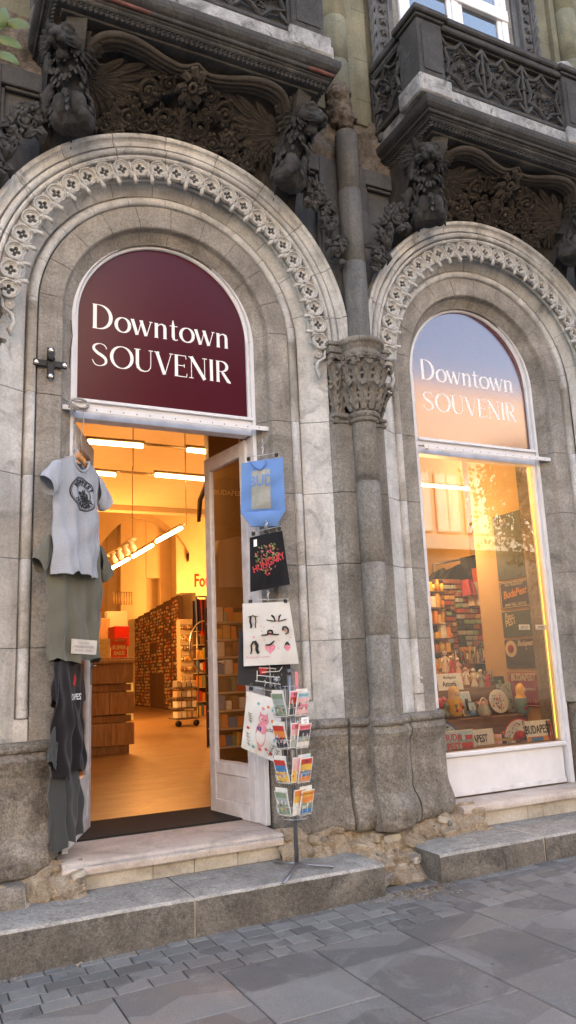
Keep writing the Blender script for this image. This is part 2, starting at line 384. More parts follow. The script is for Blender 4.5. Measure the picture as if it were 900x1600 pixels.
base=s.mix(s.ramp(s.noise(1.3,6,.6,1.2),[(.45,0),(.62,.35)]),base,(.20,.175,.165))
base=s.mix(s.ramp(s.noise(2.6,7,.7,.6),[(.53,0),(.60,.32)]),base,(.30,.295,.28))
g=s.noise(170,3,.7); base=s.mix(.45,base,s.ramp(g,[(.35,.35),(.65,1)]),'MULTIPLY')
v2=s.n('ShaderNodeTexVoronoi'); v2.inputs['Scale'].default_value=5.5; s.l(s.co,v2.inputs['Vector'])
base=s.mix(s.ramp(v2.outputs['Distance'],[(.035,.8),(.06,0)]),base,(.05,.05,.05))
nn=s.bump(s.noise(60,5,.7),.35,.004); nn=s.bump(g,.25,.002,nn)
s.set(Base_Color=base,Roughness=s.ramp(s.noise(3,5),[(.3,.5),(.7,.8)]),Specular_IOR_Level=.4,Normal=nn); M['pave']=s.mat
def tile_mesh(name,rects,th=.012,bev=.004,jit=.0012):
    vs=[];fs=[];tone=[]
    for (x0,x1,y0,y1,t) in rects:
        b=len(vs); dz=[random.uniform(-jit,jit) for _ in range(4)]
        cs=[(x0,y0),(x1,y0),(x1,y1),(x0,y1)]; ins=[(x0+bev,y0+bev),(x1-bev,y0+bev),(x1-bev,y1-bev),(x0+bev,y1-bev)]
        for (x,y) in cs: vs.append((x,y,gz(x)-th))
        for (x,y),d in zip(cs,dz): vs.append((x,y,gz(x)-bev*.8+d))
        for (x,y),d in zip(ins,dz): vs.append((x,y,gz(x)+d))
        fs.append((b+8,b+9,b+10,b+11))
        for i in range(4):
            j=(i+1)%4; fs.append((b+4+i,b+4+j,b+8+j,b+8+i)); fs.append((b+i,b+j,b+4+j,b+4+i))
        tone+= [t]*12
    me=bpy.data.meshes.new(name); me.from_pydata(vs,[],fs); a=me.attributes.new('tone','FLOAT','POINT'); a.data.foreach_set('value',tone)
    me.materials.append(M['pave']); o=bpy.data.objects.new(name,me); col.objects.link(o); return o
rc=[]; G=.0032
y=-.30
for row in range(6):
    h=.108; x=-6+random.uniform(0,.1)
    off=0
    while x<6:
        wd=random.choice((.11,.16,.16,.165,.12))
        rc.append((x+G,x+wd-G,y-h+G,y-G,random.random()**1.0*.9)); x+=wd
    y-=h
tag(tile_mesh('paving_setts',rc,.02,.0028,.0010),kind='structure')
rc=[]; x=-7.0-.02
while x<7:
    yy=y-random.uniform(0,.0)
    first=True
    while yy>-7:
        h=random.choice((.34,.5,.5,.62)); 
        if first: h=random.choice((.3,.42,.5)); first=False
        rc.append((x+G,x+.495-G,yy-h+G,yy-G,random.uniform(.15,.95))); yy-=h
    x+=.495
tag(tile_mesh('pavement',rc,.02,.005,.002),kind='structure')
mb=MB(); mb.add([(-60,6,gz(-60)-.011),(60,6,gz(60)-.011),(60,-60,gz(60)-.011),(-60,-60,gz(-60)-.011)],[(0,3,2,1)])
tag(mb.build('ground',plain('joint_sand',(.075,.07,.065),.95)),kind='structure')
mb=MB(); mb.add([(-60,-7,gz(-60)-.006),(60,-7,gz(60)-.006),(60,-15,gz(60)-.006),(-60,-15,gz(-60)-.006)],[(0,3,2,1)])
tag(mb.build('road',plain('asphalt',(.05,.05,.052),.85,bump=.3,vs=60)),kind='structure')
# grit and rubble on the ground between the steps
mb=MB()
for i in range(900):
    if i<620: x=random.gauss(-.12,.13); yv=-.44-abs(random.gauss(0,.10)); 
    else:
        x=random.uniform(-3,2); yv=-.47-abs(random.gauss(0,.02))
    r=random.uniform(.0015,.005)*(1.8 if random.random()<.06 else 1); mb.ell((x,yv,gz(x)+r*.4),(r*random.uniform(.7,1.6),r,r*.7),5,random.choice((M['erode'],M['erode'],M['plinth'])))
for i in range(45):
    x=random.gauss(-.08,.14); yv=-.46-abs(random.gauss(0,.07)); a=random.random()*6; l=random.uniform(.01,.035)
    mb.tube([(x,yv,gz(x)+.006),(x+l*math.cos(a),yv+l*math.sin(a),gz(x)+.012)],.0018,4,plain('dry_twig',(.12,.07,.04)))
tag(mb.build('grit_and_rubble',M['erode']),'loose sandy grit and twigs fallen between the two stone steps','rubble',kind='stuff')
# ---------------------------------------------------------------- steps
def slabmesh(x0,x1,y0,y1,z0,z1,top,side,nose=.012,amp=.004,mb=None,ztop=None):
    """worn stone block: front and top as a noisy grid"""
    mb=mb or MB()
    prof=[(y0,z0,side),(y0,z0+(z1-z0)*.33,side),(y0,z0+(z1-z0)*.66,side),(y0,z1-nose*1.3,side),(y0+nose*.3,z1-nose*.35,top),(y0+nose*1.2,z1,top),(y0+(y1-y0)*.3,z1,top),(y0+(y1-y0)*.65,z1,top),(y1,z1,top)]
    n=max(4,int((x1-x0)/.035)); 
    P_=[]
    for j,(y_,z_,m_) in enumerate(prof):
        for i in range(n+1):
            x=x0+(x1-x0)*i/n; e=nz(x*7,y_*7+j*.15,z_*7); e2=nz(x*25,y_*25,z_*25)
            ex=.004*max(0,1-min(i,n-i)/1.0)
            if j<3: dy=e*amp+e2*amp*.5; dz=0
            elif j<6: dy=e*amp+abs(e2)*amp*1.2; dz=-abs(e2)*amp*.9
            else: dy=0; dz=e*amp*.4
            P_.append((x,y_+dy+ex*(.5 if j<5 else 0),z_+dz-(ex*.5 if j>2 else 0)))
    for j in range(len(prof)-1):
        fs=[(j*(n+1)+i,j*(n+1)+i+1,(j+1)*(n+1)+i+1,(j+1)*(n+1)+i) for i in range(n)]
        b=len(mb.v)
        if j==0: base=b; [mb.v.append(Vector(p)) for p in P_]
        k=mb.mi((M['edge'] if (j in (3,4) and top is M['step']) else prof[j+1][2]) if j>=3 else side)
        for f in fs: mb.f.append([base+q for q in f]); mb.m.append(k); mb.sm.append(True)
    for X in (x0,x1): mb.add([(X,y0+.004,z0),(X,y1,z0),(X,y1,z1-.004),(X,y0+.012,z1-.004)],[(0,1,2,3)],side)
    return mb
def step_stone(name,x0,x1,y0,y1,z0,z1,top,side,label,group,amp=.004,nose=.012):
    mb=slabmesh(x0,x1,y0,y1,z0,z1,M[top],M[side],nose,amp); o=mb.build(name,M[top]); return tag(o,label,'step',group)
GS='stone steps along the shop front'
BD0=empty('corner_building',(0,0,0),label='old sooty stone building with carved arches, balconies and engaged shaft',cat='building')
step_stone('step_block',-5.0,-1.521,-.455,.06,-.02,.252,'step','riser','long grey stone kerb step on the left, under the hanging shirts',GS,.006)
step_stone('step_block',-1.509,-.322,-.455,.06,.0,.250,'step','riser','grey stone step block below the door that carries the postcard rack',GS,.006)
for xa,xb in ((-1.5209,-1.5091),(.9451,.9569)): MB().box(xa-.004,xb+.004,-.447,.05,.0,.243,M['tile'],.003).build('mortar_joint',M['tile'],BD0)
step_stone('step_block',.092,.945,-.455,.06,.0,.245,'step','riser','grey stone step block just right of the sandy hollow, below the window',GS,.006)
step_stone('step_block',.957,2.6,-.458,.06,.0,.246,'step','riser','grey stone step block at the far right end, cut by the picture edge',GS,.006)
t=empty('door_step',(-1.44,0,.25),label='pink limestone door step with travertine riser tiles below the open door',cat='step',group='upper steps')
o=slabmesh(-2.12,-.765,.0,.56,.338,.408,M['sill'],M['sill'],.02,.003).build('tread',M['sill'],t,loc=(1.44,0,-.25))
xs=[-2.11,at(128,1380,.03).x,at(239,1370,.03).x,at(304,1360,.03).x,at(372,1350,.03).x,-.775]
for a,b in zip(xs,xs[1:]):
    MB().box(a+.0015,b-.0015,.03,.06,.252,.3375,M['tile'],.002).build('riser_tile',M['tile'],t,loc=(1.44,0,-.25))
t=empty('window_step',(1.4,0,.25),label='pale limestone ledge with small riser tiles below the shop window',cat='step',group='upper steps')
slabmesh(.655,2.145,.0,.36,.352,.402,M['sill'],M['sill'],.012,.003).build('tread',M['sill'],t,loc=(-1.4,0,-.25))
xs=[.70,.86,1.27,1.42,1.8,2.14]
for a,b in zip(xs,xs[1:]):
    MB().box(a+.0015,b-.0015,.03,.06,.246,.3515,M['tile'],.002).build('riser_tile',M['tile'],t,loc=(-1.4,0,-.25))
# ---------------------------------------------------------------- building
BD=BD0
def sweep(prof,cx,z0,zs,mats,name,parent,zj=(),aj=(),jamb=True,smooth=False,groove=.006,a0=180,a1=0):
    st=[]   # (kind, value, groove)
    def zst(lst,zlo,zhi):
        out=[(zlo,0)]
        for z in sorted(lst):
            if zlo+.02<z<zhi-.02: out+=[(z-.003,0),(z-.0013,1),(z+.0013,1),(z+.003,0)]
        out.append((zhi,0)); return out
    seq=[]
    if jamb: seq+=[('L',z,g) for z,g in zst(zj,z0,zs)]
    arcs=[]
    n=64; da=.005
    angs=[(a0+(a1-a0)*i/n,0) for i in range(n+1)]
    for a in aj: angs+=[(a+.16,0),(a+.065,1),(a-.065,1),(a-.16,0)]
    angs.sort(key=lambda q:-q[0]); seq+=[('A',a,g) for a,g in angs if a1-.01<=a<=a0+.01]
    if jamb: seq+=[('R',z,g) for z,g in zst(zj,z0,zs)[::-1]]
    vs=[];N=len(prof)
    for kd,v_,g in seq:
        for r,y in prof:
            yy=y+(groove if g else 0); rr=r-(groove*.3 if g else 0)
            if kd=='L': p=(cx-rr,yy,v_)
            elif kd=='R': p=(cx+rr,yy,v_)
            else: p=(cx+rr*math.cos(R(v_)),yy,zs+rr*math.sin(R(v_)))
            vs.append((p[0],p[1]+nz(p[0]*6,p[2]*6)*.0022,p[2]))
    mb=MB(); 
    base=len(mb.v); mb.v=[Vector(p) for p in vs]
    for i in range(len(seq)-1):
        gg=seq[i][2] and seq[i+1][2]
        for j in range(N-1):
            mb.f.append([i*N+j,i*N+j+1,(i+1)*N+j+1,(i+1)*N+j]); mb.m.append(mb.mi(M['gap'] if gg else mats)); mb.sm.append(smooth and not gg)
    return mb.build(name,mats,parent,fixn=True)
ZJ=(3.19,2.65,2.13,1.60)
AJ=[90+k*17 for k in (-5,-4,-3,-2,-1,0,1,2,3,4,5)]
def roundprof(c0,c1,r,a0,a1,n=7): return [(c0+r*math.cos(R(a0+(a1-a0)*i/n)),c1+r*math.sin(R(a0+(a1-a0)*i/n))) for i in range(n+1)]
P_rough=[(.664,.40),(.666,.275),(.725,.225),(.732,.215),(.740,.175),(.748,.166),(.80,.158),(.895,.160),(.902,.200),(.945,.225)]
P_roll=[(.903,.215)]+roundprof(.934,.166,.030,200,340,9)+[(.968,.215),(.976,.222),(.981,.170)]
P_splay=[(.978,.168),(1.03,.138),(1.10,.098),(1.166,.058)]
P_hood=[(1.160,.10),(1.163,.045),(1.170,.018),(1.180,.010),(1.194,.012),(1.201,.040)]+roundprof(1.224,.008,.020,170,350,6)+[(1.248,.032),(1.256,.002),(1.285,-.003),(1.296,-.014),(1.302,-.030),(1.312,-.036),(1.328,-.036),(1.333,-.028),(1.336,.12)]
def rosette(r):
    mb=MB()
    mb.lathe([(r*1.0,.0),(r*1.0,-.022),(r*.93,-.030),(r*.84,-.026),(r*.80,-.014),(r*.80,-.010)],n=22,axis='Y')
    mb.lathe([(r*.80,-.012),(r*.76,-.019),(r*.70,-.020),(r*.66,-.012)],n=22,axis='Y')
    n=32; d=r*.335; q=r*.205
    inn=[];out=[]
    for k in range(n):
        th=2*PI*k/n; ph=((th+PI/4)%(PI/2))-PI/4
        rr=d*math.cos(ph)+math.sqrt(max(q*q-(d*math.sin(ph))**2,1e-7)) if abs(d*math.sin(ph))<q else d*.72
        inn.append((rr*math.cos(th),-.010,rr*math.sin(th))); out.append((r*.67*math.cos(th),-.012,r*.67*math.sin(th)))
    back=[(x,.012,z) for x,_,z in inn]
    vs=inn+out+back
    mb.add(vs,[(k,(k+1)%n,n+(k+1)%n,n+k) for k in range(n)]+[(k,(k+1)%n,2*n+(k+1)%n,2*n+k) for k in range(n)])
    mb.add([(r*.6*math.cos(a*PI/8),.010,r*.6*math.sin(a*PI/8)) for a in range(16)],[tuple(range(16))],M['sootw'])
    mb.ell((0,-.008,0),(r*.10,.008,r*.10),8)
    return mb
def crocket(mb,T,s=1):
    # leaf hanging towards the centre (-z), cusp above
    mb.T=T
    for a,l,w_ in ((0,.070,.017),(38,.046,.013),(-38,.046,.013),(80,.034,.011),(-80,.034,.011)):
        dx,dz=math.sin(R(a)),-math.cos(R(a)); o_=Vector((0,0,-.012 if a==0 else 0))
        mb.tube([Vector((0,-.004,.008))+o_*.0,Vector((dx*l*.35,-.022,dz*l*.35+.004))+o_,Vector((dx*l*.75,-.028,dz*l*.75))+o_,Vector((dx*l,-.010,dz*l))+o_],[.007,w_*.8,w_,w_*.45],6)
    mb.ell((0,-.014,-.004),(.014*s,.010,.012*s),8)
    mb.tube([(0,.0,.03),(0,-.012,.045),(0,-.010,.095)],[.008,.009,.002],5)
    mb.T=None
ros_mesh=None; crk_mesh=None
def bay(cx,detail=True):
    ox=-.045 if cx>0 else 0
    a=sweep(P_rough,cx+ox,1.05,ZS,M['rough'],'door_surround',BD,ZJ,AJ)
    b=sweep(P_roll,cx+ox*.45,1.20,ZS,M['pale'],'roll_moulding',BD,ZJ,[x+3 for x in AJ],smooth=True,groove=.003)
    c=sweep(P_splay,cx,1.07,ZS,M['pale'],'splayed_reveal',BD,ZJ,[x+8 for x in AJ])
    # flat fill behind the foot of the roll
    for sg in (-1,1):
        mb=MB(); x0,x1=sorted((cx+sg*.90,cx+sg*.985)); mb.box(x0,x1,.150,.30,1.05,1.195,M['pale'],.006)
        mb.lathe([(.033,1.20),(.037,1.215),(.033,1.23),(.036,1.245),(.030,1.27)],(cx+sg*.934,.168,0),10,M['pale'])
        mb.lathe([(.031,1.30),(.035,1.31),(.031,1.32)],(cx+sg*.934,.168,0),10,M['pale'])
        mb.build('roll_stop',M['pale'],BD)
    h=sweep(P_hood,cx,0,ZS,M['hood'],'hood_mould',BD,(),[x+4 for x in AJ],jamb=False,a0=181.5,a1=-1.5)
    # frieze of rosettes with leaves
    global ros_mesh
    fr=MB(); crocks=[]
    sweep_pts=[]
    for k in range(26):
        th=R(90+(k-12.5)*6.95); r=1.075
        T=Matrix.Translation((cx+r*math.cos(th)*.99,.03,ZS+r*math.sin(th)*.99)) @ Matrix.Rotation(-(th-PI/2),4,'Y')
        crocks.append(T)
    f=sweep([(1.035,.075),(1.045,.060),(1.155,.040),(1.165,.050)],cx,0,ZS,M['hood'],'leaf_frieze',BD,(),(),jamb=False)
    for sg in (-1,1):   # tail scroll under the last rosette
        fr=MB()
        for (dx,dz,r) in ((-.012,-.100,.036),(-.030,-.165,.022)):
            fr.lathe([(r,.02),(r,-.0),(r*.8,-.012),(r*.6,-.004),(r*.45,.0),(r*.3,-.010),(.001,-.014)],(cx+sg*(1.10+dx),.035,ZS+dz),14,axis='Y')
        fr.tube([(cx+sg*1.145,.03,ZS-.03),(cx+sg*1.13,.02,ZS-.13),(cx+sg*1.075,.025,ZS-.17),(cx+sg*1.06,.03,ZS-.22),(cx+sg*1.085,.03,ZS-.27),(cx+sg*1.075,.03,ZS-.31)],[.010,.012,.013,.016,.020,.006],7)
        fr.build('tail_scroll',M['hood'],f)
    global crk_mesh
    for T in crocks:
        if crk_mesh is None:
            m0=MB(); crocket(m0,Matrix.Identity(4)); o=m0.build('leaf_pendant',M['hood'],f); crk_mesh=o.data
        else:
            o=bpy.data.objects.new('leaf_pendant',crk_mesh); col.objects.link(o); o.parent=f
        o.matrix_local=T
    for k in range(27):
        th=R((k)*6.95-.35)
        if ros_mesh is None:
            o=rosette(.0645).build('rosette',M['hood'],f); ros_mesh=o.data
        else:
            o=bpy.data.objects.new('rosette',ros_mesh); col.objects.link(o); o.parent=f
        o.location=(cx+1.098*math.cos(th),.030,ZS+1.098*math.sin(th)); o.rotation_euler=(0,-(th-PI/2),0)
for cx in (-1.4,1.4): bay(cx)
# piers
def loft(secs,mat,name,parent,smooth=True,gm=None,mb=None):
    mb=mb or MB(); n=len(secs[0][1]); b=len(mb.v)
    for z,pl,g in secs:
        for (x,y) in pl: mb.v.append(Vector((x,y,z)))
    for i in range(len(secs)-1):
        gg=secs[i][2] and secs[i+1][2]
        for j in range(n-1):
            mb.f.append([b+i*n+j,b+i*n+j+1,b+(i+1)*n+j+1,b+(i+1)*n+j]); mb.m.append(mb.mi(M['gap'] if gg else mat)); mb.sm.append(smooth)
    return mb.build(name,mat,parent) if name else mb
def dense(pl,d=.03):
    out=[]
    for a,b in zip(pl,pl[1:]):
        n=max(1,int(math.hypot(b[0]-a[0],b[1]-a[1])/d))
        out+=[(a[0]+(b[0]-a[0])*i/n,a[1]+(b[1]-a[1])*i/n) for i in range(n)]
    return out+[pl[-1]]
def pier(px):
    sx=lambda pl,o=0:[(px+x,y) for x,y in pl]
    half=[(.095,.0),(.185,.0),(.207,.012),(.212,.02),(.234,.048),(.238,.062)]
    for sg in (-1,1):
        secs=[]
        zs=[(1.06,0)]
        for z in ZJ: zs[1:1]=[(z-.003,0),(z-.0013,1),(z+.0013,1),(z+.003,0)]
        zs.append((3.25,0)); zs.sort()
        for z,g in zs: secs.append((z,[(px+sg*(x-(.004 if g else 0)),y+(.005 if g else 0)) for x,y in [(.0,.0)]+half+[(.245,.12)]],g))
        loft(secs,M['pier'],'pilaster_strip',BD,False)
    # engaged shaft
    def shaft(z0,z1,r,m,js,name='engaged_shaft',cy=-.042,taper=0):
        prof=[(r,z0)]
        for z in sorted(js): prof+=[(r,z-.004),(r-.005,z-.001),(r-.005,z+.001),(r,z+.004)]
        prof.append((r-taper,z1)); o=MB().lathe(prof,(px,cy,0),24,m).build(name,m,BD); return o
    shaft(1.06,3.22,.088,M['pier'],(2.72,2.13,1.62))
    shaft(3.80,5.56,.090,M['shaftup'],(4.45,5.07),cy=-.045)
    MB().lathe([(.0,5.62),(.05,5.615),(.085,5.59),(.09,5.55)],(px,-.045,0),20,M['broken']).build('shaft_top',M['broken'],BD)
    # plinth, worn and bulging
    pl=[(0,-.165),(.060,-.165),(.062,-.162),(.122,-.108),(.124,-.104),(.124,-.035),(.195,-.028),(.238,.004),(.241,.055),(.249,.055),(.253,.018),(.50,.062),(.615,.105),(.652,.145),(.660,.22),(.70,.25),(.726,.40)]
    full=[(-x,y) for x,y in pl[::-1]]+pl[1:]
    full=dense(full,.022)
    o_=[(1.075,-.05),(1.070,.0),(1.055,.022),(1.035,.030),(1.020,.022),(1.012,.004),(1.000,.016),(.97,.032),(.93,.020),(.89,.004),(.83,.0),(.76,.0),(.69,.0),(.62,.0),(.585,.004),(.56,.016),(.53,.036),(.49,.056),(.45,.066),(.41,.066),(.375,.054),(.355,.030),(.345,-.02),(.34,-.09)]
    secs=[]
    for z,o in o_:
        row=[]
        for x,y in full:
            k=min(1,max(0,(.30-abs(x))/.06)); jx=x*(1+o*.7) if abs(x)<.245 else x+math.copysign(o*.3,x)*(1 if abs(x)<.6 else .0)
            front=1 if y<.2 else 0
            e=nz(x*4+px*3,z*4,y*3)*.007+nz(x*13+px,z*13)*.007+nz(x*34+px,z*34)*.004
            if z<.62: e*=2.0
            row.append((px+jx,y-o*.8*front*(1+.2*k)+e*front))
        secs.append((z,row,0))
    loft(secs,M['plinth'],'pier_plinth',BD,False)
    # moulded ring under the shaft
    MB().lathe([(.088,1.13),(.098,1.10),(.098,1.085),(.112,1.075),(.125,1.055),(.118,1.035),(.13,1.02),(.14,.99)],(px,-.045,0),20,M['plinth']).build('shaft_base',M['plinth'],BD)
    # capital
    mb=MB(); m=M['pier']
    mb.lathe([(.088,3.16),(.100,3.165),(.112,3.178),(.100,3.192),(.098,3.20),(.108,3.21),(.118,3.222),(.108,3.236),(.094,3.24),(.100,3.35),(.120,3.50),(.135,3.655),(.146,3.668),(.150,3.672),(.150,3.702),(.146,3.706),(.156,3.712),(.160,3.735),(.172,3.748),(.184,3.754),(.184,3.784),(.178,3.790),(.09,3.802)],(px,-.045,0),28,m)
    for sg in (-1,1):
        x=px+sg*.165
        for (hw,hy,z0,z1) in ((.062,.060,3.165,3.19),(.052,.05,3.19,3.21),(.064,.062,3.21,3.235),(.045,.04,3.235,3.66),(.078,.078,3.66,3.70),(.090,.090,3.70,3.755),(.100,.100,3.755,3.79)):
            mb.box(x-hw,x+hw,.08-hy-.03,.10,z0,z1,m,.006)
    for k in range(9): mb.ell((px+.112*math.cos(R(200+k*17.5)),-.045+.112*math.sin(R(200+k*17.5)),3.202),.010,6,m)
    rnd=random.Random(int(px*10)+5)
    def leaf(c,n,s_,rot):
        # curled lobed leaf made of swelling tubes; c centre, n outward dir
        n=Vector(n).normalized(); t=ZV.cross(n).normalized(); u_=n.cross(t)
        for a in (-75,-38,0,38,75):
            d=t*math.sin(R(a+rot))+u_*math.cos(R(a+rot)); l=s_*(1 if abs(a)<50 else .75)
            mb.tube([c,c+d*l*.5+n*l*.28,c+d*l*.9+n*l*.30,c+d*l*1.0+n*l*.12],[s_*.12,s_*.22,s_*.17,s_*.07],6,m)
        mb.ell(c+n*s_*.18,s_*.2,7,m)
    def acanth(cx_,cy_,a,z0,h,r0,r1,w_,curl=1.0):
        d=Vector((math.cos(a),math.sin(a),0)); P_=[]; r0+=.012; r1+=.020
        for q,(f,o) in enumerate(((0,.0),(.3,.008),(.6,.018),(.82,.036),(.96,.056*curl),(.93,.080*curl),(.80,.082*curl))):
            P_.append(Vector((cx_,cy_,z0+h*f))+d*(r0+(r1-r0)*f+o))
        mb.blade(P_,[w_*.5,w_*.8,w_*.95,w_*.9,w_*.95,w_*.7,w_*.25],d,.6,m,ser=.2)
        t=ZV.cross(d)
        for sg in (-1,1):     # side lobes
            for f in (.25,.5,.72):
                c=Vector((cx_,cy_,z0+h*f))+d*(r0+(r1-r0)*f+.010); mb.blade([c,c+t*sg*w_*.9+ZV*.018+d*.014,c+t*sg*w_*1.5+ZV*.030+d*.002],[w_*.25,w_*.35,w_*.06],d,.5,m)
    for k in range(8): acanth(px,-.045,R(182+k*29),3.245,.19,.100,.118,.036)
    for k in range(7): acanth(px,-.045,R(196+k*29),3.38,.21,.118,.132,.036)
    for k in range(5):
        a=R(206+k*32); c=Vector((px,-.045,3.635))+Vector((math.cos(a),math.sin(a),0))*.165; t=Vector((-math.sin(a),math.cos(a),0))
        for sg in (-1,1): mb.tube([c+t*sg*(.012+.022*math.cos(q*.7)*(1-q/14))+ZV*.022*math.sin(q*.7)*(1-q/14) for q in range(11)],[.009]*10+[.004],5,m)
        leaf(c+ZV*.0,(math.cos(a),math.sin(a),.2),.036,0)
    for sg in (-1,1):
        x=px+sg*.165
        for (ax,z0,h) in ((-PI/2,3.24,.20),(-PI/2,3.42,.21)): acanth(x,.03,ax,z0,h,.0,.018,.040)
        for (ax,z0,h) in ((-PI/2+sg*.9,3.25,.19),(-PI/2+sg*.9,3.42,.21),(-PI/2-sg*.8,3.30,.22)): acanth(x,.04,ax,z0,h,.030,.045,.032)
        leaf(Vector((x,-.035,3.645)),(0,-1,0),.040,0); leaf(Vector((x+sg*.06,.0,3.645)),(sg,-.6,0),.038,0)
    for i in range(40):       # small knots that fill the ground between the leaves
        a=R(rnd.uniform(185,355)); z=rnd.uniform(3.27,3.64); r=.108+.05*(z-3.27)/.37; mb.ell((px+r*math.cos(a),-.045+r*math.sin(a),z),(.013,.013,.016),6,m)
    mb.build('pier_capital',m,BD)
    # eroded masonry under the plinth
    mb=MB()
    def er(u,v_):
        x=-.80+1.60*u; z0=.06 if True else 0
        yb=-.17-.15*math.exp(-((x+.05)/.28)**2); yt=.05
        z=z0+(.42-z0)*v_; y=yb+(yt-yb)*v_**1.3
        n_=nz(x*4+px,z*5)*.06+nz(x*11+px,z*11,y*8)*.045+nz(x*30,z*30,px)*.02+abs(nz(x*7,z*12,px+3))*.05
        return (px+x,y-n_*(1 if v_<.95 else .3)+.02,z+nz(x*9,v_*3,px)*.03)
    mb.grid(er,120,30,M['erode'],False)
    for i in range(34):
        u=rnd.random(); v_=rnd.uniform(.05,.85); q_=er(u,v_); a_=Euler((rnd.uniform(-.3,.3),rnd.uniform(-.3,.3),rnd.uniform(-.5,.5))).to_matrix().to_4x4(); w3=rnd.uniform(.03,.09)
        mb.T=Matrix.Translation((q_[0],q_[1]+w3*.25,q_[2]))@a_; mb.box(-w3,w3,-w3*.5,w3*.5,-w3*.45,w3*.4,rnd.choice((M['erode'],M['plinth'],M['tile'],M['erode'])),w3*.14)
    mb.T=None; mb.build('eroded_footing',M['erode'],BD)
    mb=MB()
    for i in range(9):
        x=rnd.uniform(-.72,.6); y=rnd.uniform(-.26,-.05)+.1*abs(x); r=rnd.uniform(.012,.026); mb.ell((px+x,y,rnd.uniform(.25,.36) if abs(x)>.3 else rnd.uniform(.1,.35)),(r*1.3,r,r*.7),7,rnd.choice((M['erode'],M['plinth'],M['erode'])),(rnd.random(),rnd.random(),rnd.random()))
    o=mb.build('loose_footing_stones',M['erode'],BD)
    remesh(o,.009,1,.02,.04)
for px in (-2.8,0,2.8): pier(px)
# extra squared stone at the far left foot
o=slabmesh(-2.75,-2.33,-.12,.1,.25,.36,M['plinth'],M['plinth'],.02,.010).build('footing_block',M['plinth'],BD)
# wall above the hood, spandrels with sunk panels
def spandrel(cx):
    mb=MB(); n=64; 
    for i in range(n):
        a0=PI-PI*i/n; a1=PI-PI*(i+1)/n
        def P3(a):
            p=(cx+1.30*math.cos(a),.095,ZS+1.30*math.sin(a))
            c_,s_=math.cos(a),math.sin(a); t=min(1.4/abs(c_) if abs(c_)>1e-6 else 9,1.72/s_ if s_>1e-6 else 9)
            return p,(cx+t*c_,.095,ZS+t*s_)
        a,b=P3(a0); c,d=P3(a1); mb.add([a,b,d,c],[(0,1,2,3)],M['sootw'])
    mb.build('spandrel_wall',M['sootw'],BD)
    for sg in (-1,1):
        mb=MB(); X=lambda v_:cx+sg*v_
        mb.box(X(1.395),X(1.185),.035,.094,ZS+.02,5.40,M['sootw'],.006)
        mb.box(X(1.184),X(1.160),.055,.092,ZS+.3,5.24,M['sootw'],.006)
        mb.box(X(1.184),X(.30),.036,.093,5.262,5.402,M['sootw'],.006)
        mb.box(X(1.159),X(.30),.056,.091,5.238,5.261,M['sootw'],.006)
        for z in (4.47,5.02): mb.box(X(1.30),X(1.186),.034,.04,z-.002,z+.002,M['gap'])
        mb.build('panel_frame',M['sootw'],BD)
for cx in (-1.4,1.4): spandrel(cx)
# broken band above the spandrels
mb=MB()
def rb(u,v_):
    x=-3.2+6.4*u; z=5.39+.5*v_; return (x,.06+.03*v_-nz(x*5,z*5)*.05-nz(x*16,z*16)*.03,z)
mb.grid(rb,260,20,M['broken']); mb.build('broken_band',M['broken'],BD)
# upper storey wall
mb=MB()
mb.box(-12,16,.14,.58,5.86,16.5,M['gold'])
mb.box(-12,-4.2,.10,.60,-.1,5.86,M['pier']); mb.box(4.2,16,.10,.60,-.1,5.86,M['pier'])
mb.box(-12,16,.58,12,5.90,16.4,M['sootw']); mb.box(-12,16,12,26,7.7,16.3,M['sootw'])
mb.build('upper_wall',M['gold'],BD)
# masonry masses behind the reveals
mb=MB()
for px in (-2.8,0,2.8): mb.box(px-.70,px+(.66 if px==0 else .70),.30,.44,-.1,ZS,M['rough'])
for sg in (-1,1): mb.box(sg*4.2,sg*3.5,.12,.44,-.1,5.8,M['pier'])
def header(cx):
    n=40
    for i in range(n):
        a0=PI-PI*i/n; a1=PI-PI*(i+1)/n
        q=[]
        for a in (a0,a1):
            q.append((cx+.68*math.cos(a),ZS+.03+.68*math.sin(a)))
        mb.add([(q[0][0],.38,q[0][1]),(q[0][0],.38,5.95),(q[1][0],.38,5.95),(q[1][0],.38,q[1][1]),(q[0][0],.60,q[0][1]),(q[0][0],.60,5.95),(q[1][0],.60,5.95),(q[1][0],.60,q[1][1])],[(0,1,2,3),(4,7,6,5),(0,3,7,4)],M['rough'])
for cx in (-1.4,1.355):
    header(cx)
for x0,x1 in ((-4.2,-2.075),(-.725,.66),(2.04,4.2)): mb.box(x0,x1,.43,.60,-.1,5.95,M['rough'])
mb.build('wall_core',M['rough'],BD)
# upper shafts and rope columns beside the windows
for px in (0,2.8):
    prof=[(.105,5.98)]
    for z in (6.30,6.72,7.3,7.9): prof+=[(.105,z-.006),(.1,z-.002),(.1,z+.002),(.105,z+.006)]
    prof.append((.105,9)); MB().lathe(prof,(px-.0,.04,0),24,M['gold']).build('upper_shaft',M['gold'],BD)
    o=MB().ell((px,.03,5.86),(.115,.12,.16),10,M['broken']).ell((px+.03,.0,5.75),(.08,.1,.1),8,M['broken']).ell((px-.02,-.01,5.97),(.11,.11,.10),8,M['broken']).build('broken_shaft_end',M['broken'],BD); remesh(o,.010,1,.045,.05)
    for sg in (-1,1):
        mb=MB(); mb.box(px+sg*.115,px+sg*.19,.045,.14,5.86,9,M['gold'],.006); mb.box(px+sg*.193,px+sg*.36,.09,.139,5.86,9,M['gold'],.006)
        for z in (6.1,6.5,7.0,7.5): mb.box(px+sg*.117,px+sg*.358,.044 if False else .0895,.09,z-.002,z+.002,M['gap'])
        mb.build('upper_pilaster',M['gold'],BD)
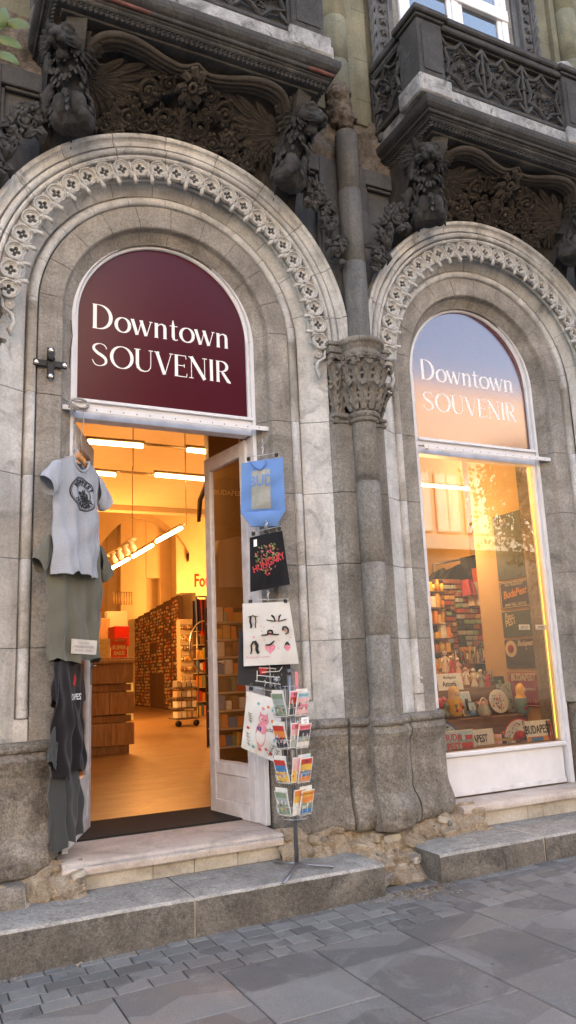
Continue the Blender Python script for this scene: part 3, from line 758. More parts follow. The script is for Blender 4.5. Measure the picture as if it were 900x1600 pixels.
def upwin(cx):
    for sg in (-1,1):
        X=lambda v_:cx+sg*v_
        mb=MB()   # twisted rope column
        n=150
        for q in range(2):
            mb.tube([(X(.985)+.016*math.cos(i*.55+q*PI),.055+.016*math.sin(i*.55+q*PI),5.72+i*.022) for i in range(n)],.020,7,M['sootw'])
        mb.build('rope_column',M['sootw'],BD)
        mb=MB(); mb.box(X(.955),X(.80),.06,.139,5.70,9,M['sootw'],.005); mb.box(X(.955),X(.935),.045,.0599,5.70,9,M['sootw'],.004); mb.box(X(.82),X(.80),.045,.0599,5.70,9,M['sootw'],.004)
        rnd=random.Random(3)
        for i in range(26):
            z=5.8+i*.115
            for a in range(5):
                an=a*PI*2/5+i; mb.tube([(X(.877),.052,z),(X(.877)+.02*math.cos(an),.038,z+.022*math.sin(an)),(X(.877)+.042*math.cos(an+.4),.05,z+.046*math.sin(an+.4))],[.006,.013,.004],5,M['sootw'])
        mb.build('carved_strip',M['sootw'],BD)
        mb=MB(); mb.box(X(.797),X(.73),.085,.139,5.70,9,M['sootw'],.005); mb.box(X(.727),X(.66),.105,.139,5.70,9,M['pier'],.005); mb.build('window_reveal',M['sootw'],BD)
    f=MB()
    for (a,b,c_,d) in ((-.655,-.58,5.9,8.6),(.58,.655,5.9,8.6),(-.04,.04,5.9,8.6)): f.box(cx+a,cx+b,.085,.135,c_,d,M['white'],.006)
    for (a,b) in ((-.578,-.042),(.042,.578)):
        f.box(cx+a,cx+a+.05,.095,.134,5.9,8.6,M['white'],.005); f.box(cx+b-.05,cx+b,.095,.134,5.9,8.6,M['white'],.005)
        f.box(cx+a+.05,cx+b-.05,.095,.134,7.05,7.11,M['white'],.005)
    f.box(cx-.655,cx+.655,.07,.134,7.55,7.68,M['white'],.006)
    fo=f.build('upper_window_frame',M['white'],BD)
    s_=MB().box(cx-.57,cx+.57,.115,.128,5.9,8.6,M['skyglass']); s_.build('pane',M['skyglass'],fo)
s=NT('upper_window_glass'); s.set(Base_Color=(.03,.035,.04),Roughness=.03,Specular_IOR_Level=.5,Coat_Weight=1,Coat_IOR=2.6,Coat_Roughness=.01); M['skyglass']=s.mat
for cx in (-1.4,1.4): upwin(cx)
# ---------------------------------------------------------------- balconies
def balcony(cx, peds, pattern_x, dirty):
    B=BD
    def band(mb,hw,yf,z0,z1,m,bev=.006): mb.box(cx-hw,cx+hw,yf,.10,z0,z1,m,bev)
    mb=MB()
    band(mb,.90,-.50,5.445,5.463,M['soot']); band(mb,.93,-.535,5.465,5.502,M['soot'])
    # stepped and rounded cornice
    def mould(prof,m):
        n=len(prof); vs=[]
        for o,z in prof: vs+= [(cx-.96-o,.10,z),(cx-.96-o,-.56-o,z),(cx+.96+o,-.56-o,z),(cx+.96+o,.10,z)]
        mb.add(vs,[(i*4+k,i*4+k+1,(i+1)*4+k+1,(i+1)*4+k) for i in range(n-1) for k in range(3)],m)
    mould([(-.06,5.500),(-.01,5.502),(.0,5.512),(.0,5.522),(.012,5.530),(.012,5.538)],M['soot'])
    mould([(.012,5.538),(.028,5.543),(.034,5.553),(.030,5.563),(.030,5.566)],M['soot'])
    if dirty=='rust':
        for x0,x1 in ((cx-.985,cx-.36),(cx+.78,cx+.985)): mb.tube([(x0,-.585,5.552),((x0+x1)/2,-.586,5.553),(x1,-.585,5.552)],[.014,.015,.012],8,M['rust'])
    mould([(.030,5.566),(.045,5.578),(.062,5.60),(.068,5.625),(.068,5.655)],M['soot'])
    mould([(.068,5.655),(.055,5.668),(-.0,5.675),(-.10,5.678)],M['whitewash'])
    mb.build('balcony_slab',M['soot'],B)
    mb=MB()   # toothed course: little pyramids in three rows
    def tooth(c,d,n_):
        a=.0155; c=Vector(c); d=Vector(d); n_=Vector(n_)
        for (zz) in (-.011,.011):
            p=c+ZV*zz; vs=[p-d*a-ZV*.011,p+d*a-ZV*.011,p+d*a+ZV*.011,p-d*a+ZV*.011,p+n_*.022]
            mb.add(vs,[(0,1,4),(1,2,4),(2,3,4),(3,0,4)])
    x=cx-.915
    while x<cx+.92: tooth((x,-.535,5.485),(1,0,0),(0,-1,-.25)); x+=.033
    yv=-.52
    while yv<.05:
        for sg in (-1,1): tooth((cx+sg*.93,yv,5.485),(0,1,0),(sg,0,-.25))
        yv+=.033
    mb.build('tooth_course',M['soot'],B)
    mb=MB()
    mb.box(cx-.99,cx+.99,-.600,-.34,5.676,5.790,M['whitewash'],.012)
    for sg in (-1,1): mb.box(cx+sg*.99,cx+sg*.73,-.338,.10,5.676,5.790,M['whitewash'],.010)
    mb.build('balcony_plinth',M['whitewash'],B)
    MB().box(cx-.72,cx+.72,-.33,.10,5.66,5.72,M['soot']).build('balcony_floor',M['soot'],B)
    for (a,b) in peds:
        mb=MB(); y0,y1=-.628,-.36
        mb.box(cx+a-.035,cx+b+.035,y0-.0,y1+.03,5.672,5.835,M['whitewash'],.012)
        mb.box(cx+a,cx+b,y0+.03,y1,5.836,6.36,M['soot'],.008)
        mb.box(cx+a+.035,cx+b-.035,y0+.022,y0+.029,5.90,6.30,M['soot'],.002)
        mb.box(cx+a-.02,cx+b+.02,y0+.010,y1+.02,6.361,6.385,M['soot'],.006)
        mb.box(cx+a-.045,cx+b+.045,y0-.015,y1+.045,6.387,6.44,M['soot'],.010)
        mb.box(cx+a-.02,cx+b+.02,y0+.01,y1+.02,6.442,6.475,M['soot'],.012)
        mb.build('balcony_pedestal',M['soot'],B)
    # top rail
    xs=sorted(peds); 
    mb=MB()
    for (a0,a1),(b0,b1) in zip(xs,xs[1:]):
        mb.box(cx+a1+.046,cx+b0-.046,-.62,-.40,6.39,6.45,M['soot'],.012); mb.box(cx+a1+.001,cx+b0-.001,-.600,-.42,6.335,6.389,M['soot'],.01)
        mb.box(cx+a1+.001,cx+b0-.001,-.595,-.42,5.791,5.835,M['soot'],.008)
    e0=xs[0][0]; e1=xs[-1][1]
    for X,sg in ((cx+e0,-1),(cx+e1,1)):
        mb.box(X-.0 if sg<0 else X-.19,X+.19 if sg<0 else X,-.31,.10,6.385,6.45,M['soot'],.012)
        mb.box(X+(.02 if sg<0 else -.17),X+(.17 if sg<0 else -.02),-.33,.10,6.33,6.384,M['soot'],.01)
        mb.box(X+(.02 if sg<0 else -.17),X+(.17 if sg<0 else -.02),-.33,.10,5.791,5.835,M['soot'],.01)
    mb.build('balcony_rail',M['soot'],B)
    rnd=random.Random(int(cx*10)+50)
    def panel(T,wd,hg,n):
        mb=MB(); mb.T=T; cw=wd/n
        mb.box(0,wd,.03,.06,0,hg,M['soot'])
        for i in range(n+1):
            x=min(max(i*cw,.012),wd-.012); mb.box(x-.012,x+.012,-.02,.03,0,hg,M['soot'],.004)
        mb.box(0,wd,-.01,.03,0,.014,M['soot'],.003); mb.box(0,wd,-.01,.03,hg-.014,hg,M['soot'],.003)
        for i in range(n):
            c=(i+.5)*cw; h2=hg/2
            rx=cw*.46; rz=hg*.44
            pts=[]
            for k in range(6):
                a=PI/6+k*PI/3
                pts.append((c+rx*1.02*math.cos(a),-.010,h2+rz*math.sin(a)))
                a2=a+PI/6; pts.append((c+rx*.70*math.cos(a2),-.010,h2+rz*.74*math.sin(a2)))
            mb.tube(pts,.018,6,M['soot'],closed=True,smooth=False)
            mb.tube([(p[0],p[1]-.008,p[2]) for p in pts],.009,5,M['soot'],closed=True,smooth=False)
            for k in range(4): 
                sx_,sz_=((-1,-1),(1,-1),(1,1),(-1,1))[k]
                mb.tube([(c+sx_*rx*.72,-.008,h2+sz_*rz*.62),(c+sx_*cw*.5,-.012,h2+sz_*hg*.46)],.014,5,M['soot'])
                mb.tube([(c+sx_*cw*.36,-.006,h2),(c+sx_*cw*.5,-.012,h2+.0)],[.010,.014],5,M['soot'])
            for q in range(34):     # carved foliage
                a=rnd.random()*2*PI; rr=math.sqrt(rnd.random())*.62; x=c+rx*rr*math.cos(a); z=h2+rz*rr*math.sin(a)
                b=a+rnd.uniform(-1.2,1.2); l=rnd.uniform(.02,.04)
                mb.tube([(x,.02,z),(x+l*.5*math.cos(b),-.012,z+l*.5*math.sin(b)),(x+l*math.cos(b+.6),.01,z+l*math.sin(b+.6))],[.006,.012,.004],5,M['soot'])
            mb.ell((c,-.005,h2),(.03,.025,.03),8,M['soot'])
        mb.T=None; return mb.build('balustrade_panel',M['soot'],B)
    for (a0,a1),(b0,b1) in zip(xs,xs[1:]):
        panel(Matrix.Translation((cx+a1,-.55,5.836)),b0-a1,.498,pattern_x)
    for X,sg in ((cx+e0,-1),(cx+e1,1)):
        T=Matrix.Translation((X+(.035 if sg<0 else -.035),.10 if sg<0 else -.34,5.836)) @ Matrix.Rotation(-PI/2 if sg<0 else PI/2,4,'Z')
        panel(T,.44,.494,1)
balcony(-1.4,[(-.98,-.70),(.66,.92)],3,'rust')
balcony(1.4,[(-1.04,-.80),(.49,.72),(.80,1.03)],3,'')
tag(MB().ell((0,0,0),(.11,.11,.07),12,M['whitewash']).build('stone_ball',M['whitewash'],loc=(1.4+.60,-.50,6.50)),'pale worn stone cap lying on the right balcony pedestal','stone')
# ---------------------------------------------------------------- carved corbel between arch and balcony
def corbel(cx):
    def zlow(x): return ZS+math.sqrt(max(1.352**2-x*x,.1))
    def sf(x,t,lift=0):
        zl=zlow(x)-.02; zt=5.46; z=zl+(zt-zl)*t; y=.02-.46*(max(t,0)**1.55)
        # normal roughly
        ny,nzv=-.78,-.62
        return Vector((cx+x,y+ny*lift,z+nzv*lift*min(1,.25+t*2.2)))
    mb=MB(); 
    mb.grid(lambda u,v_: sf(-.93+1.86*u,v_,nz(u*9,v_*5,cx)*.012+nz(u*30,v_*14,cx)*.008),120,24,M['corbel'])
    for sg in (-1,1):   # closed cheeks
        pts=[sf(sg*.93,t) for t in (0,.2,.4,.6,.8,1)]
        mb.add(pts+[Vector((cx+sg*.93,.1,pts[-1].z)),Vector((cx+sg*.93,.1,pts[0].z))],[tuple(range(8))],M['corbel'])
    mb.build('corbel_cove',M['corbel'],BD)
    mb=MB(); rnd=random.Random(int(cx*7)+40); m=M['corbel']; UP=(0,-.78,-.62)
    for sg in (-1,1):
        S=lambda x,t,l=0: sf(sg*x,t,l)
        # leading edge of the wing: bundle of ridges, thick at the shoulder, thin at the middle cusp
        rim=catmull([(.0,.96),(.09,.90),(.22,.92),(.38,.975),(.53,.985),(.65,.93),(.72,.80),(.735,.62),(.715,.46)],8)
        nR=len(rim)
        for q,(off,l,w_) in enumerate(((0,.060,.020),(-.035,.062,.017),(-.070,.050,.015),(-.10,.036,.013))):
            mb.tube([S(x-(.5*abs(off) if x>.66 else 0)*1.0,t+off*(1 if x<.66 else .6),l) for x,t in rim[:nR-6*q]],[w_*(.55+.75*min(1,i/30)) for i in range(nR-6*q)],6,m)
        # feathers fan out of the shoulder at the figure's side
        sh=(.70,.62)
        for layer,(n_,l0,l1,wd,lf,a0,a1) in enumerate(((13,.42,.58,.026,.016,168,262),(12,.34,.40,.025,.030,160,268),(11,.22,.27,.023,.042,150,275),(9,.12,.15,.021,.052,140,285))):
            for k in range(n_):
                f=k/(n_-1); an=R(a0+(a1-a0)*f+rnd.uniform(-2,2)); L_=l0+(l1-l0)*(1-f); L_*= (1-.38*f)
                P_=[]
                for q in (0,.25,.5,.72,.88,1):
                    bend=.35*q*q*(f-.15); x=sh[0]+L_*q*math.cos(an+bend); t=sh[1]+L_*q*math.sin(an+bend)*1.35
                    P_.append(S(min(max(x,.02),.74),min(max(t,.05),.93),lf+.012*math.sin(q*2.4)))
                mb.blade(P_,[wd*.45,wd*.8,wd,wd*1.05,wd*.8,wd*.15],UP,.42,m)
        def scroll(x,t,r,turn=1,a0=0,n=30,w=.020,turns=1.7):
            P_=[]; W=[]
            for i in range(n):
                q=i/(n-1); a=a0+turn*q*turns*2*PI; rr=r*(1-q*.85)
                P_.append(S(x+rr*math.cos(a),t+rr*math.sin(a)*1.9,.045+.02*q)); W.append(w*(1-.5*q))
            mb.blade(P_,W,UP,.9,m); mb.ell(S(x,t,.065),w*.75,7,m)
            for q in range(5):      # leaf tips springing off the scroll
                i=2+q*4; c=P_[i]; d=(P_[i]-S(x,t,.05)).normalized()
                mb.blade([c,c+d*w*1.4+Vector(UP)*.012,c+d*w*2.6],[w*.5,w*.7,w*.1],UP,.5,m)
        for (x,t,r,tn,a0,w) in ((.13,.36,.085,1,2.2,.021),(.25,.20,.070,-1,.6,.019),(.28,.60,.070,-1,3.6,.018),(.38,.30,.075,1,1.5,.020),(.08,.17,.055,1,0,.016),(.15,.72,.055,-1,1,.015),(.52,.16,.055,-1,2,.016),(.42,.16,.05,1,4,.014)):
            scroll(x,t,r,tn,a0,w=w)
        for q in range(60):     # acanthus leaves, lobed
            x=rnd.uniform(.03,.58); t=rnd.uniform(.10,.70-.85*max(0,x-.22)); a=rnd.uniform(0,2*PI); l=rnd.uniform(.05,.095)
            for lobe in (-.55,0,.55):
                P_=[S(x+l*f*(.8 if lobe else 1)*math.cos(a+lobe*f+f*.5),t+l*1.9*f*(.8 if lobe else 1)*math.sin(a+lobe*f+f*.5),.022+.034*math.sin(f*2.5)) for f in (0,.35,.7,1)]
                mb.blade(P_,[.006,.013,.012,.002],UP,.7,m)
    for k in range(8):
        a=k*2*PI/8; mb.blade([sf(0,.74,.06),sf(.045*math.cos(a),.74+.10*math.sin(a),.095),sf(.085*math.cos(a+.2),.74+.18*math.sin(a+.2),.085),sf(.105*math.cos(a+.45),.74+.22*math.sin(a+.45),.05)],[.012,.028,.026,.004],UP,.5,m)
    for k in range(9): mb.ell(sf(.022*math.cos(k*.7*(k>0)),.74+.04*math.sin(k*.7),.105),.013,7,m)
    mb.tube([sf(0,.02,.03),sf(.01,.25,.05),sf(-.01,.45,.05),sf(0,.62,.06)],[.026,.018,.022,.014],8,m)
    for t in (.10,.19,.28,.37,.46): mb.blade([sf(-.05,t+.05,.05),sf(0,t-.03,.07),sf(.05,t+.05,.05)],[.006,.016,.006],UP,.6,m)
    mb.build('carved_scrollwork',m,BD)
# ---------------------------------------------------------------- winged lion figures at the balcony corners
HM=Matrix.Translation((0,-.27,.46)) @ Matrix.Rotation(R(24),4,'X') @ Matrix.Scale(1.42,4)
def lion_mesh():
    mb=MB(); E=mb.ell
    # local: x to the outer side, -y to the front, z up; z=0 foot on the hood
    E((0,-.09,.08),(.125,.11,.12)); E((-.05,-.17,.10),(.062,.06,.085)); E((.05,-.17,.10),(.062,.06,.085)); E((0,-.12,.24),(.090,.10,.14)); E((0,-.19,.34),(.080,.085,.12))
    mb.tube([(0,-.08,.2),(0,-.18,.34),(0,-.25,.44)],[.105,.092,.085],12)
    for sg in (-1,1): E((sg*.085,-.10,.03),(.055,.10,.06))
    mb.T=HM
    E((0,0,0),(.074,.075,.074))             # skull
    E((0,-.058,.022),(.056,.034,.026))      # brow
    mb.tube([(0,-.03,-.006),(0,-.085,-.016),(0,-.118,-.024)],[.048,.040,.034],10)   # muzzle
    E((0,-.140,-.008),(.021,.015,.014)); E((-.021,-.125,-.030),(.021,.020,.017)); E((.021,-.125,-.030),(.021,.020,.017))
    mb.tube([(0,-.02,-.050),(0,-.070,-.072),(0,-.108,-.082)],[.038,.028,.016],9)    # open jaw
    for sg in (-1,1):
        mb.tube([(sg*.048,.01,.050),(sg*.064,.012,.085),(sg*.068,.014,.112)],[.026,.020,.005],7)   # ears
        mb.tube([(sg*.012,-.078,.044),(sg*.042,-.072,.046),(sg*.064,-.045,.030)],[.009,.013,.007],6)
        E((sg*.031,-.080,.020),(.012,.010,.009)); E((sg*.052,-.045,-.022),(.028,.036,.028))
        mb.tube([(sg*.006,-.09,.030),(sg*.010,-.125,.0)],[.012,.010],6)
    mb.T=None
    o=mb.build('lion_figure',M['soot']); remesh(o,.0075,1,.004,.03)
    return o.data
def lion_mane():
    mb=MB(); rnd=random.Random(4)
    def lock(p,d,l,w_,up):
        p=Vector(p); d=Vector(d).normalized(); s_=Vector((rnd.uniform(-.3,.3),rnd.uniform(-.2,.2),rnd.uniform(-.3,.1)))
        mb.blade([p,p+d*l*.35+s_*l*.2,p+d*l*.7-s_*l*.2,p+d*l],[w_*.7,w_*1.1,w_*.9,w_*.1],up,.6)
    mb.T=HM
    for k in range(56):   # flared ruff behind the face
        a=2*PI*k/28; ring=k//28; r=.068+.010*ring
        c=Vector((r*math.cos(a),.012+.026*ring,-.004+r*math.sin(a))); lock(c,(math.cos(a),.10+.3*ring,math.sin(a)-.15),.060+.012*ring,.0115,(math.cos(a)*.3,-1,math.sin(a)*.3))
    for sg in (-1,1):     # whisker creases
        for k in range(3): mb.blade([(sg*.03,-.118,-.020-.010*k),(sg*.048,-.090,-.016-.014*k),(sg*.062,-.060,-.010-.018*k)],[.003,.005,.002],(sg,-.6,0),.8)
    mb.T=None
    for k in range(170):  # neck and breast
        z=rnd.uniform(.02,.40); a=rnd.uniform(-2.1,2.1); f=(z)/.42; cy=-.085-.16*f; rr=.108-.012*f+(.02 if z<.15 else 0)
        if .14<abs(a)<.85 and .0<z<.17: continue
        lock((rr*math.sin(a),cy-rr*math.cos(a),z+.03),(math.sin(a)*.3,-math.cos(a)*.3,-1),rnd.uniform(.050,.075),.0115,(math.sin(a),-math.cos(a),0))
    return mb
def side_leaves(rnd):
    """foliage, pods and grapes running down beside the lion; x outwards, z down the hood"""
    mb=MB()
    path=[(.03,-.02,.22),(.10,-.03,.12),(.17,-.03,.02),(.24,-.02,-.10),(.31,-.01,-.24),(.37,.0,-.38)]
    def P_(f):
        f=min(max(f,0),.999)*(len(path)-1); i=int(f); q=f-i; a=Vector(path[i]); b=Vector(path[i+1]); return a+(b-a)*q
    for i in range(60):
        f=i/60; c=P_(f)+Vector((rnd.uniform(-.05,.05),rnd.uniform(-.05,.01),rnd.uniform(-.05,.05))); a=rnd.uniform(0,6.3); l=rnd.uniform(.05,.09)
        d=Vector((math.cos(a),-.2,math.sin(a))); e=Vector((math.cos(a+1.1),.5,math.sin(a+1.1)))
        mb.blade([c,c+d*l*.5+Vector((0,-.040,0)),c+d*l+Vector((0,-.035,0)),c+d*l*1.05+e*l*.4],[.010,.028,.024,.004],(0,-1,0),.6,ser=.15)
    for f,r in ((.42,.055),(.72,.045)):
        c=P_(f)+Vector((.0,-.07,0)); 
        for s_ in (0,1):
            n=16; mb.tube([c+Vector((r*1.25*math.cos(q*.42+s_)*(1-q/30),-.01,r*1.25*math.sin(q*.42+s_)*(1-q/30))) for q in range(n)],[.016]*n,6)
    for (f,n) in ((.36,16),(.93,18)):
        c=P_(f)+Vector((.02,-.08,0))
        for k in range(n): 
            rr=.045*(1-k/n)+.006; a=k*2.4; mb.ell(c+Vector((rr*math.cos(a),-.02*math.sin(k),.05-.11*k/n+rr*.3*math.sin(a))),.0165,7)
    mb.tube([Vector((.02,-.12,.30)),Vector((.05,-.09,.22)),Vector((.04,-.06,.15)),Vector((.10,-.05,.10))],[.030,.045,.03,.035],8)
    mb.ell((.055,-.20,.40),(.036,.04,.085),10,rot=(0.1,-.15,0))      # bulbous pod by the cheek
    return mb
LM=lion_mesh(); first=[o for o in col.objects if o.data==LM][0]; bpy.data.objects.remove(first)
MM=None; SM=None
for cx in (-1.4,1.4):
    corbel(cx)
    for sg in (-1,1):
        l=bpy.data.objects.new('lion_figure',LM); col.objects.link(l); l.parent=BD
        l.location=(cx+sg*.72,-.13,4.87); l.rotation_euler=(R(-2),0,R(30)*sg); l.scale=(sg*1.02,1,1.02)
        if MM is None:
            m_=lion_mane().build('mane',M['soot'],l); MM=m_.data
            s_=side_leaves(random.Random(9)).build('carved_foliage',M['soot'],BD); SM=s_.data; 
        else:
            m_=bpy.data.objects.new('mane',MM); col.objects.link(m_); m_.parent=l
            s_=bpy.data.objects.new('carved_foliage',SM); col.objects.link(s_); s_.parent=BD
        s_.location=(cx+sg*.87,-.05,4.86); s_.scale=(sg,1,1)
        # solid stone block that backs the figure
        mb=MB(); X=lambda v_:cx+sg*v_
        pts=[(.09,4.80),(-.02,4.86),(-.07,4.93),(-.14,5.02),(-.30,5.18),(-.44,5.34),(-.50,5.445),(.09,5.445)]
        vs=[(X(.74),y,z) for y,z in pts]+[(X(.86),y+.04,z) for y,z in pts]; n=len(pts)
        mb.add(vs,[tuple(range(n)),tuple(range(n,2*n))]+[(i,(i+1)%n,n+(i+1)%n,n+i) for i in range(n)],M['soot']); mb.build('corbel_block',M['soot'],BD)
# iron wall tie with bolts, left of the door
c=at(78,570,.155)
t=empty('wall_tie_plate',(c.x,.155,c.z),label='black iron cross shaped tie plate with four bolts left of the door arch',cat='tie plate')
MB().box(-.105,.105,-.022,-.006,-.022,.022,M['dkmetal'],.004).box(-.023,.023,-.032,-.0225,-.105,.105,M['dkmetal'],.004).build('cross_bars',M['dkmetal'],t)
MB().tube([(-.02,-.032,.03),(0,-.050,.02),(.02,-.032,.03)],.010,7,M['dkmetal']).build('staple',M['dkmetal'],t)
for x,z in ((-.088,0),(.088,0),(0,.088),(0,-.088)):
    y=-.022 if z==0 else -.032
    b=MB().lathe([(.017,0),(.017,-.004),(.0,-.004)],n=14,axis='Y').lathe([(.010,-.004),(.010,-.013),(.0,-.014)],n=6,axis='Y',smooth=False); b.build('bolt',M['chrome'],t,loc=(x,y,z))
# ---------------------------------------------------------------- shop front joinery
def arcpts(r,n=40,a0=0,a1=180): return [(r*math.cos(R(a0+(a1-a0)*i/n)),r*math.sin(R(a0+(a1-a0)*i/n))) for i in range(n+1)]
ZF=3.83
def arched_sign(cx,burg,label):
    t=empty('shop_sign',(cx,.33,3.2),label=label,cat='sign',group='arched shop signs')
    T=Matrix.Translation((-cx,-.33,-3.2))
    mb=MB(); mb.T=T
    pl=[(cx+x,ZF+z) for x,z in arcpts(.622,60)]+[(cx-.622,3.235),(cx+.622,3.235)]
    mb.prism(pl,.322,.332,burg); mb.build('panel',burg,t)
    a=serif('Downtown',M['txtw'],t,cx-.525,cx+.500,3.765,.182,.3218,'lettering'); a.location=(-cx,-.33,-3.2)
    b=serif('SOUVENIR',M['txtw'],t,cx-.530,cx+.500,3.495,.165,.3218,'lettering'); b.location=(-cx,-.33,-3.2)
    return t
arched_sign(-1.4,M['burg'],'burgundy arched sign in white letters over the open door')
arched_sign(1.355,M['burg2'],'arched sign over the shop window with the sky mirrored in it')
def frame_arch(cx):
    def ring(r0,r1,y0,y1,n=60):
        mb=MB(); A=[(cx+x,ZF+z) for x,z in arcpts(r0,n)]; B=[(cx+x,ZF+z) for x,z in arcpts(r1,n)]
        vs=[];N=n+1
        for L,y in ((A,y0),(B,y0),(B,y1),(A,y1)): vs+=[(x,y,z) for x,z in L]
        mb.add(vs,[(a*N+i,a*N+i+1,b*N+i+1,b*N+i) for a,b in ((0,1),(1,2),(2,3),(3,0)) for i in range(n)],M['white'],True)
        return mb
    mb=ring(.620,.640,.300,.40); x=mb
    r2=ring(.6405,.676,.275,.40)
    b=len(mb.v); mb.v+=r2.v; mb.f+=[[q+b for q in f] for f in r2.f]; mb.m+=r2.m; mb.sm+=[False]*len(r2.f)
    for sg in (-1,1):
        x0,x1=sorted((cx+sg*.6405,cx+sg*.676)); mb.box(x0,x1,.275,.40,.405,ZF,M['white'],.003)
        x0,x1=sorted((cx+sg*.620,cx+sg*.640)); mb.box(x0,x1,.300,.40,3.10,ZF,M['white'],.002)
    mb.box(cx-.6395,cx+.6395,.285,.40,3.165,3.232,M['white'],.004); mb.box(cx-.6395,cx+.6395,.302,.398,3.100,3.163,M['whitew'],.003)
    mb.box(cx-.6395,cx+.6395,.262,.284,3.205,3.228,M['white'],.003)
    return mb
f=frame_arch(-1.4).build('door_frame',M['white'],BD)
f2=frame_arch(1.355); f2.build('window_frame',M['white'],BD)
# perforated angle bars fixed under both transoms
def anglebar(cx,x0,x1,label):
    mb=MB(); mb.box(x0,x1,.205,.209,3.118,3.150,M['white'],.001); mb.box(x0,x1,.2095,.245,3.146,3.150,M['white'],.001)
    n=int((x1-x0)/.09)
    for i in range(n): mb.lathe([(.0045,0),(.0,0)],(x0+.04+i*.09,.2045,3.134),8,M['blk'],axis='Y')
    for x in (x0+.08,x1-.14): mb.box(x,x+.02,.2455,.30,3.140,3.150,M['white'],.001)
    o=mb.build('rail_bar',M['white']); tag(o,label,'rail','perforated rails under the transoms')
anglebar(-1.4,-2.13,-.575,'white perforated rail running under the door transom')
anglebar(1.355,.72,2.15,'white perforated rail running under the window transom')
# door leaves, hinged inwards
def leaf(hx,hy,ang,mirror,label):
    t=empty('door_leaf',(hx,hy,.41),(0,0,ang)); t.parent=BD
    W=.635; H=2.68; s_=.085; m=M['whitew']; sg=-1 if mirror else 1
    mb=MB(); X=lambda a,b: sorted((sg*a,sg*b))
    def bx(a,b,y0,y1,z0,z1,m_=m,bev=.004): x0,x1=X(a,b); mb.box(x0,x1,y0,y1,z0,z1,m_,bev)
    bx(0,s_,-.02,.02,0,H); bx(W-s_,W,-.02,.02,0,H); bx(s_+.0005,W-s_-.0005,-.02,.02,H-.11,H); bx(s_+.0005,W-s_-.0005,-.02,.02,0,.10); bx(s_+.0005,W-s_-.0005,-.02,.02,.28,.36)
    bx(s_+.0005,W-s_-.0005,-.010,.010,.1005,.2795)
    bx(s_+.001,W-s_-.001,-.026,-.0205,.355,.37); 
    mb.build('leaf_frame',m,t)
    x0,x1=X(s_,W-s_); MB().add([(x0,0,.36),(x1,0,.36),(x1,0,H-.11),(x0,0,H-.11)],[(0,1,2,3)],M['glassd']).build('glass',M['glassd'],t)
    xh=sg*(W-.04)
    mb=MB().box(xh-.014,xh+.014,-.028,-.0205,.95,1.13,M['steel'],.003).tube([(xh,-.028,1.08),(xh,-.055,1.08),(xh-sg*.09,-.058,1.08)],.008,8,M['steel']); mb.build('door_handle',M['steel'],t)
    return t
leaf(-.755,.36,R(8),False,'') if False else None
lr=leaf(-.765,.385,R(98),False,'')       # right leaf, wide open
ll=leaf(-2.03,.385,R(67),False,'')
# bulkhead and glazing of the shop window
mb=MB(); mb.box(.735,1.975,.318,.36,.412,.700,M['white'],.004); mb.box(.70,2.015,.29,.385,.702,.735,M['white'],.006); mb.box(.734,1.976,.312,.3175,.412,.45,M['whitew'],.002)
mb.build('window_bulkhead',M['white'],BD)
mb=MB()
for sg in (-1,1): x0,x1=sorted((1.355+sg*.6195,1.355+sg*.640)); MB().box(x0,x1,.300,.40,.736,3.099,M['white'],.003).build('window_bead',M['white'],BD)
tag(MB().add([(.737,.329,.737),(1.973,.329,.737),(1.973,.329,3.098),(.737,.329,3.098)],[(0,1,2,3)],M['glass']).build('window_pane',M['glass'],BD),None)
# warm light strip inside the right edge of the window
tag(MB().box(1.950,1.956,.345,.353,.76,3.09,emis('yellow_light_strip',(1,.62,.10),.25)).build('light_strip'),'yellow light strip up the right edge of the shop window','light')
# door mat
mb=MB(); mb.box(-1.97,-.80,.56,1.16,.409,.420,plain('black_mat_pile',(.020,.015,.013),.95,bump=1.0,vs=300),.003); mb.box(-1.985,-.785,.5595,1.175,.4085,.4125,M['blk'])
tag(mb.build('door_mat'),'black rectangular door mat just inside the shop door','mat')
# coil of grey cable on the left end of the rail
c=at(122,636,.22); mb=MB(); g=plain('grey_cable',(.38,.37,.36),.6)
for k in range(5):
    mb.tube([(.050*(1+.07*k)*math.cos(a*PI/12+k),.006*k-.03+.012*math.sin(a*.7+k),.028*(1+.10*k)*math.sin(a*PI/12+k)+.01) for a in range(24)],.0045,6,g,closed=True)
mb.tube([(-.03,-.02,-.01),(-.06,-.02,-.04),(-.02,-.01,-.03),(.05,-.01,-.035)],.0045,6,g); mb.tube([(.03,.0,-.02),(.035,.01,-.10),(.02,.01,-.20),(.03,.02,-.33)],.003,5,g)
tag(mb.build('cable_coil',g,loc=(c.x,c.y-.02,c.z)),'coil of grey cable hung at the left end of the door transom','cable')
# small cables on the jamb
mb=MB(); mb.tube([at(111,500,.26),at(113,525,.26),at(110,550,.265),at(108,575,.26)],.003,5,M['blk']); tag(mb.build('thin_wire'),'thin black wire stapled up the left side of the door frame','wire')
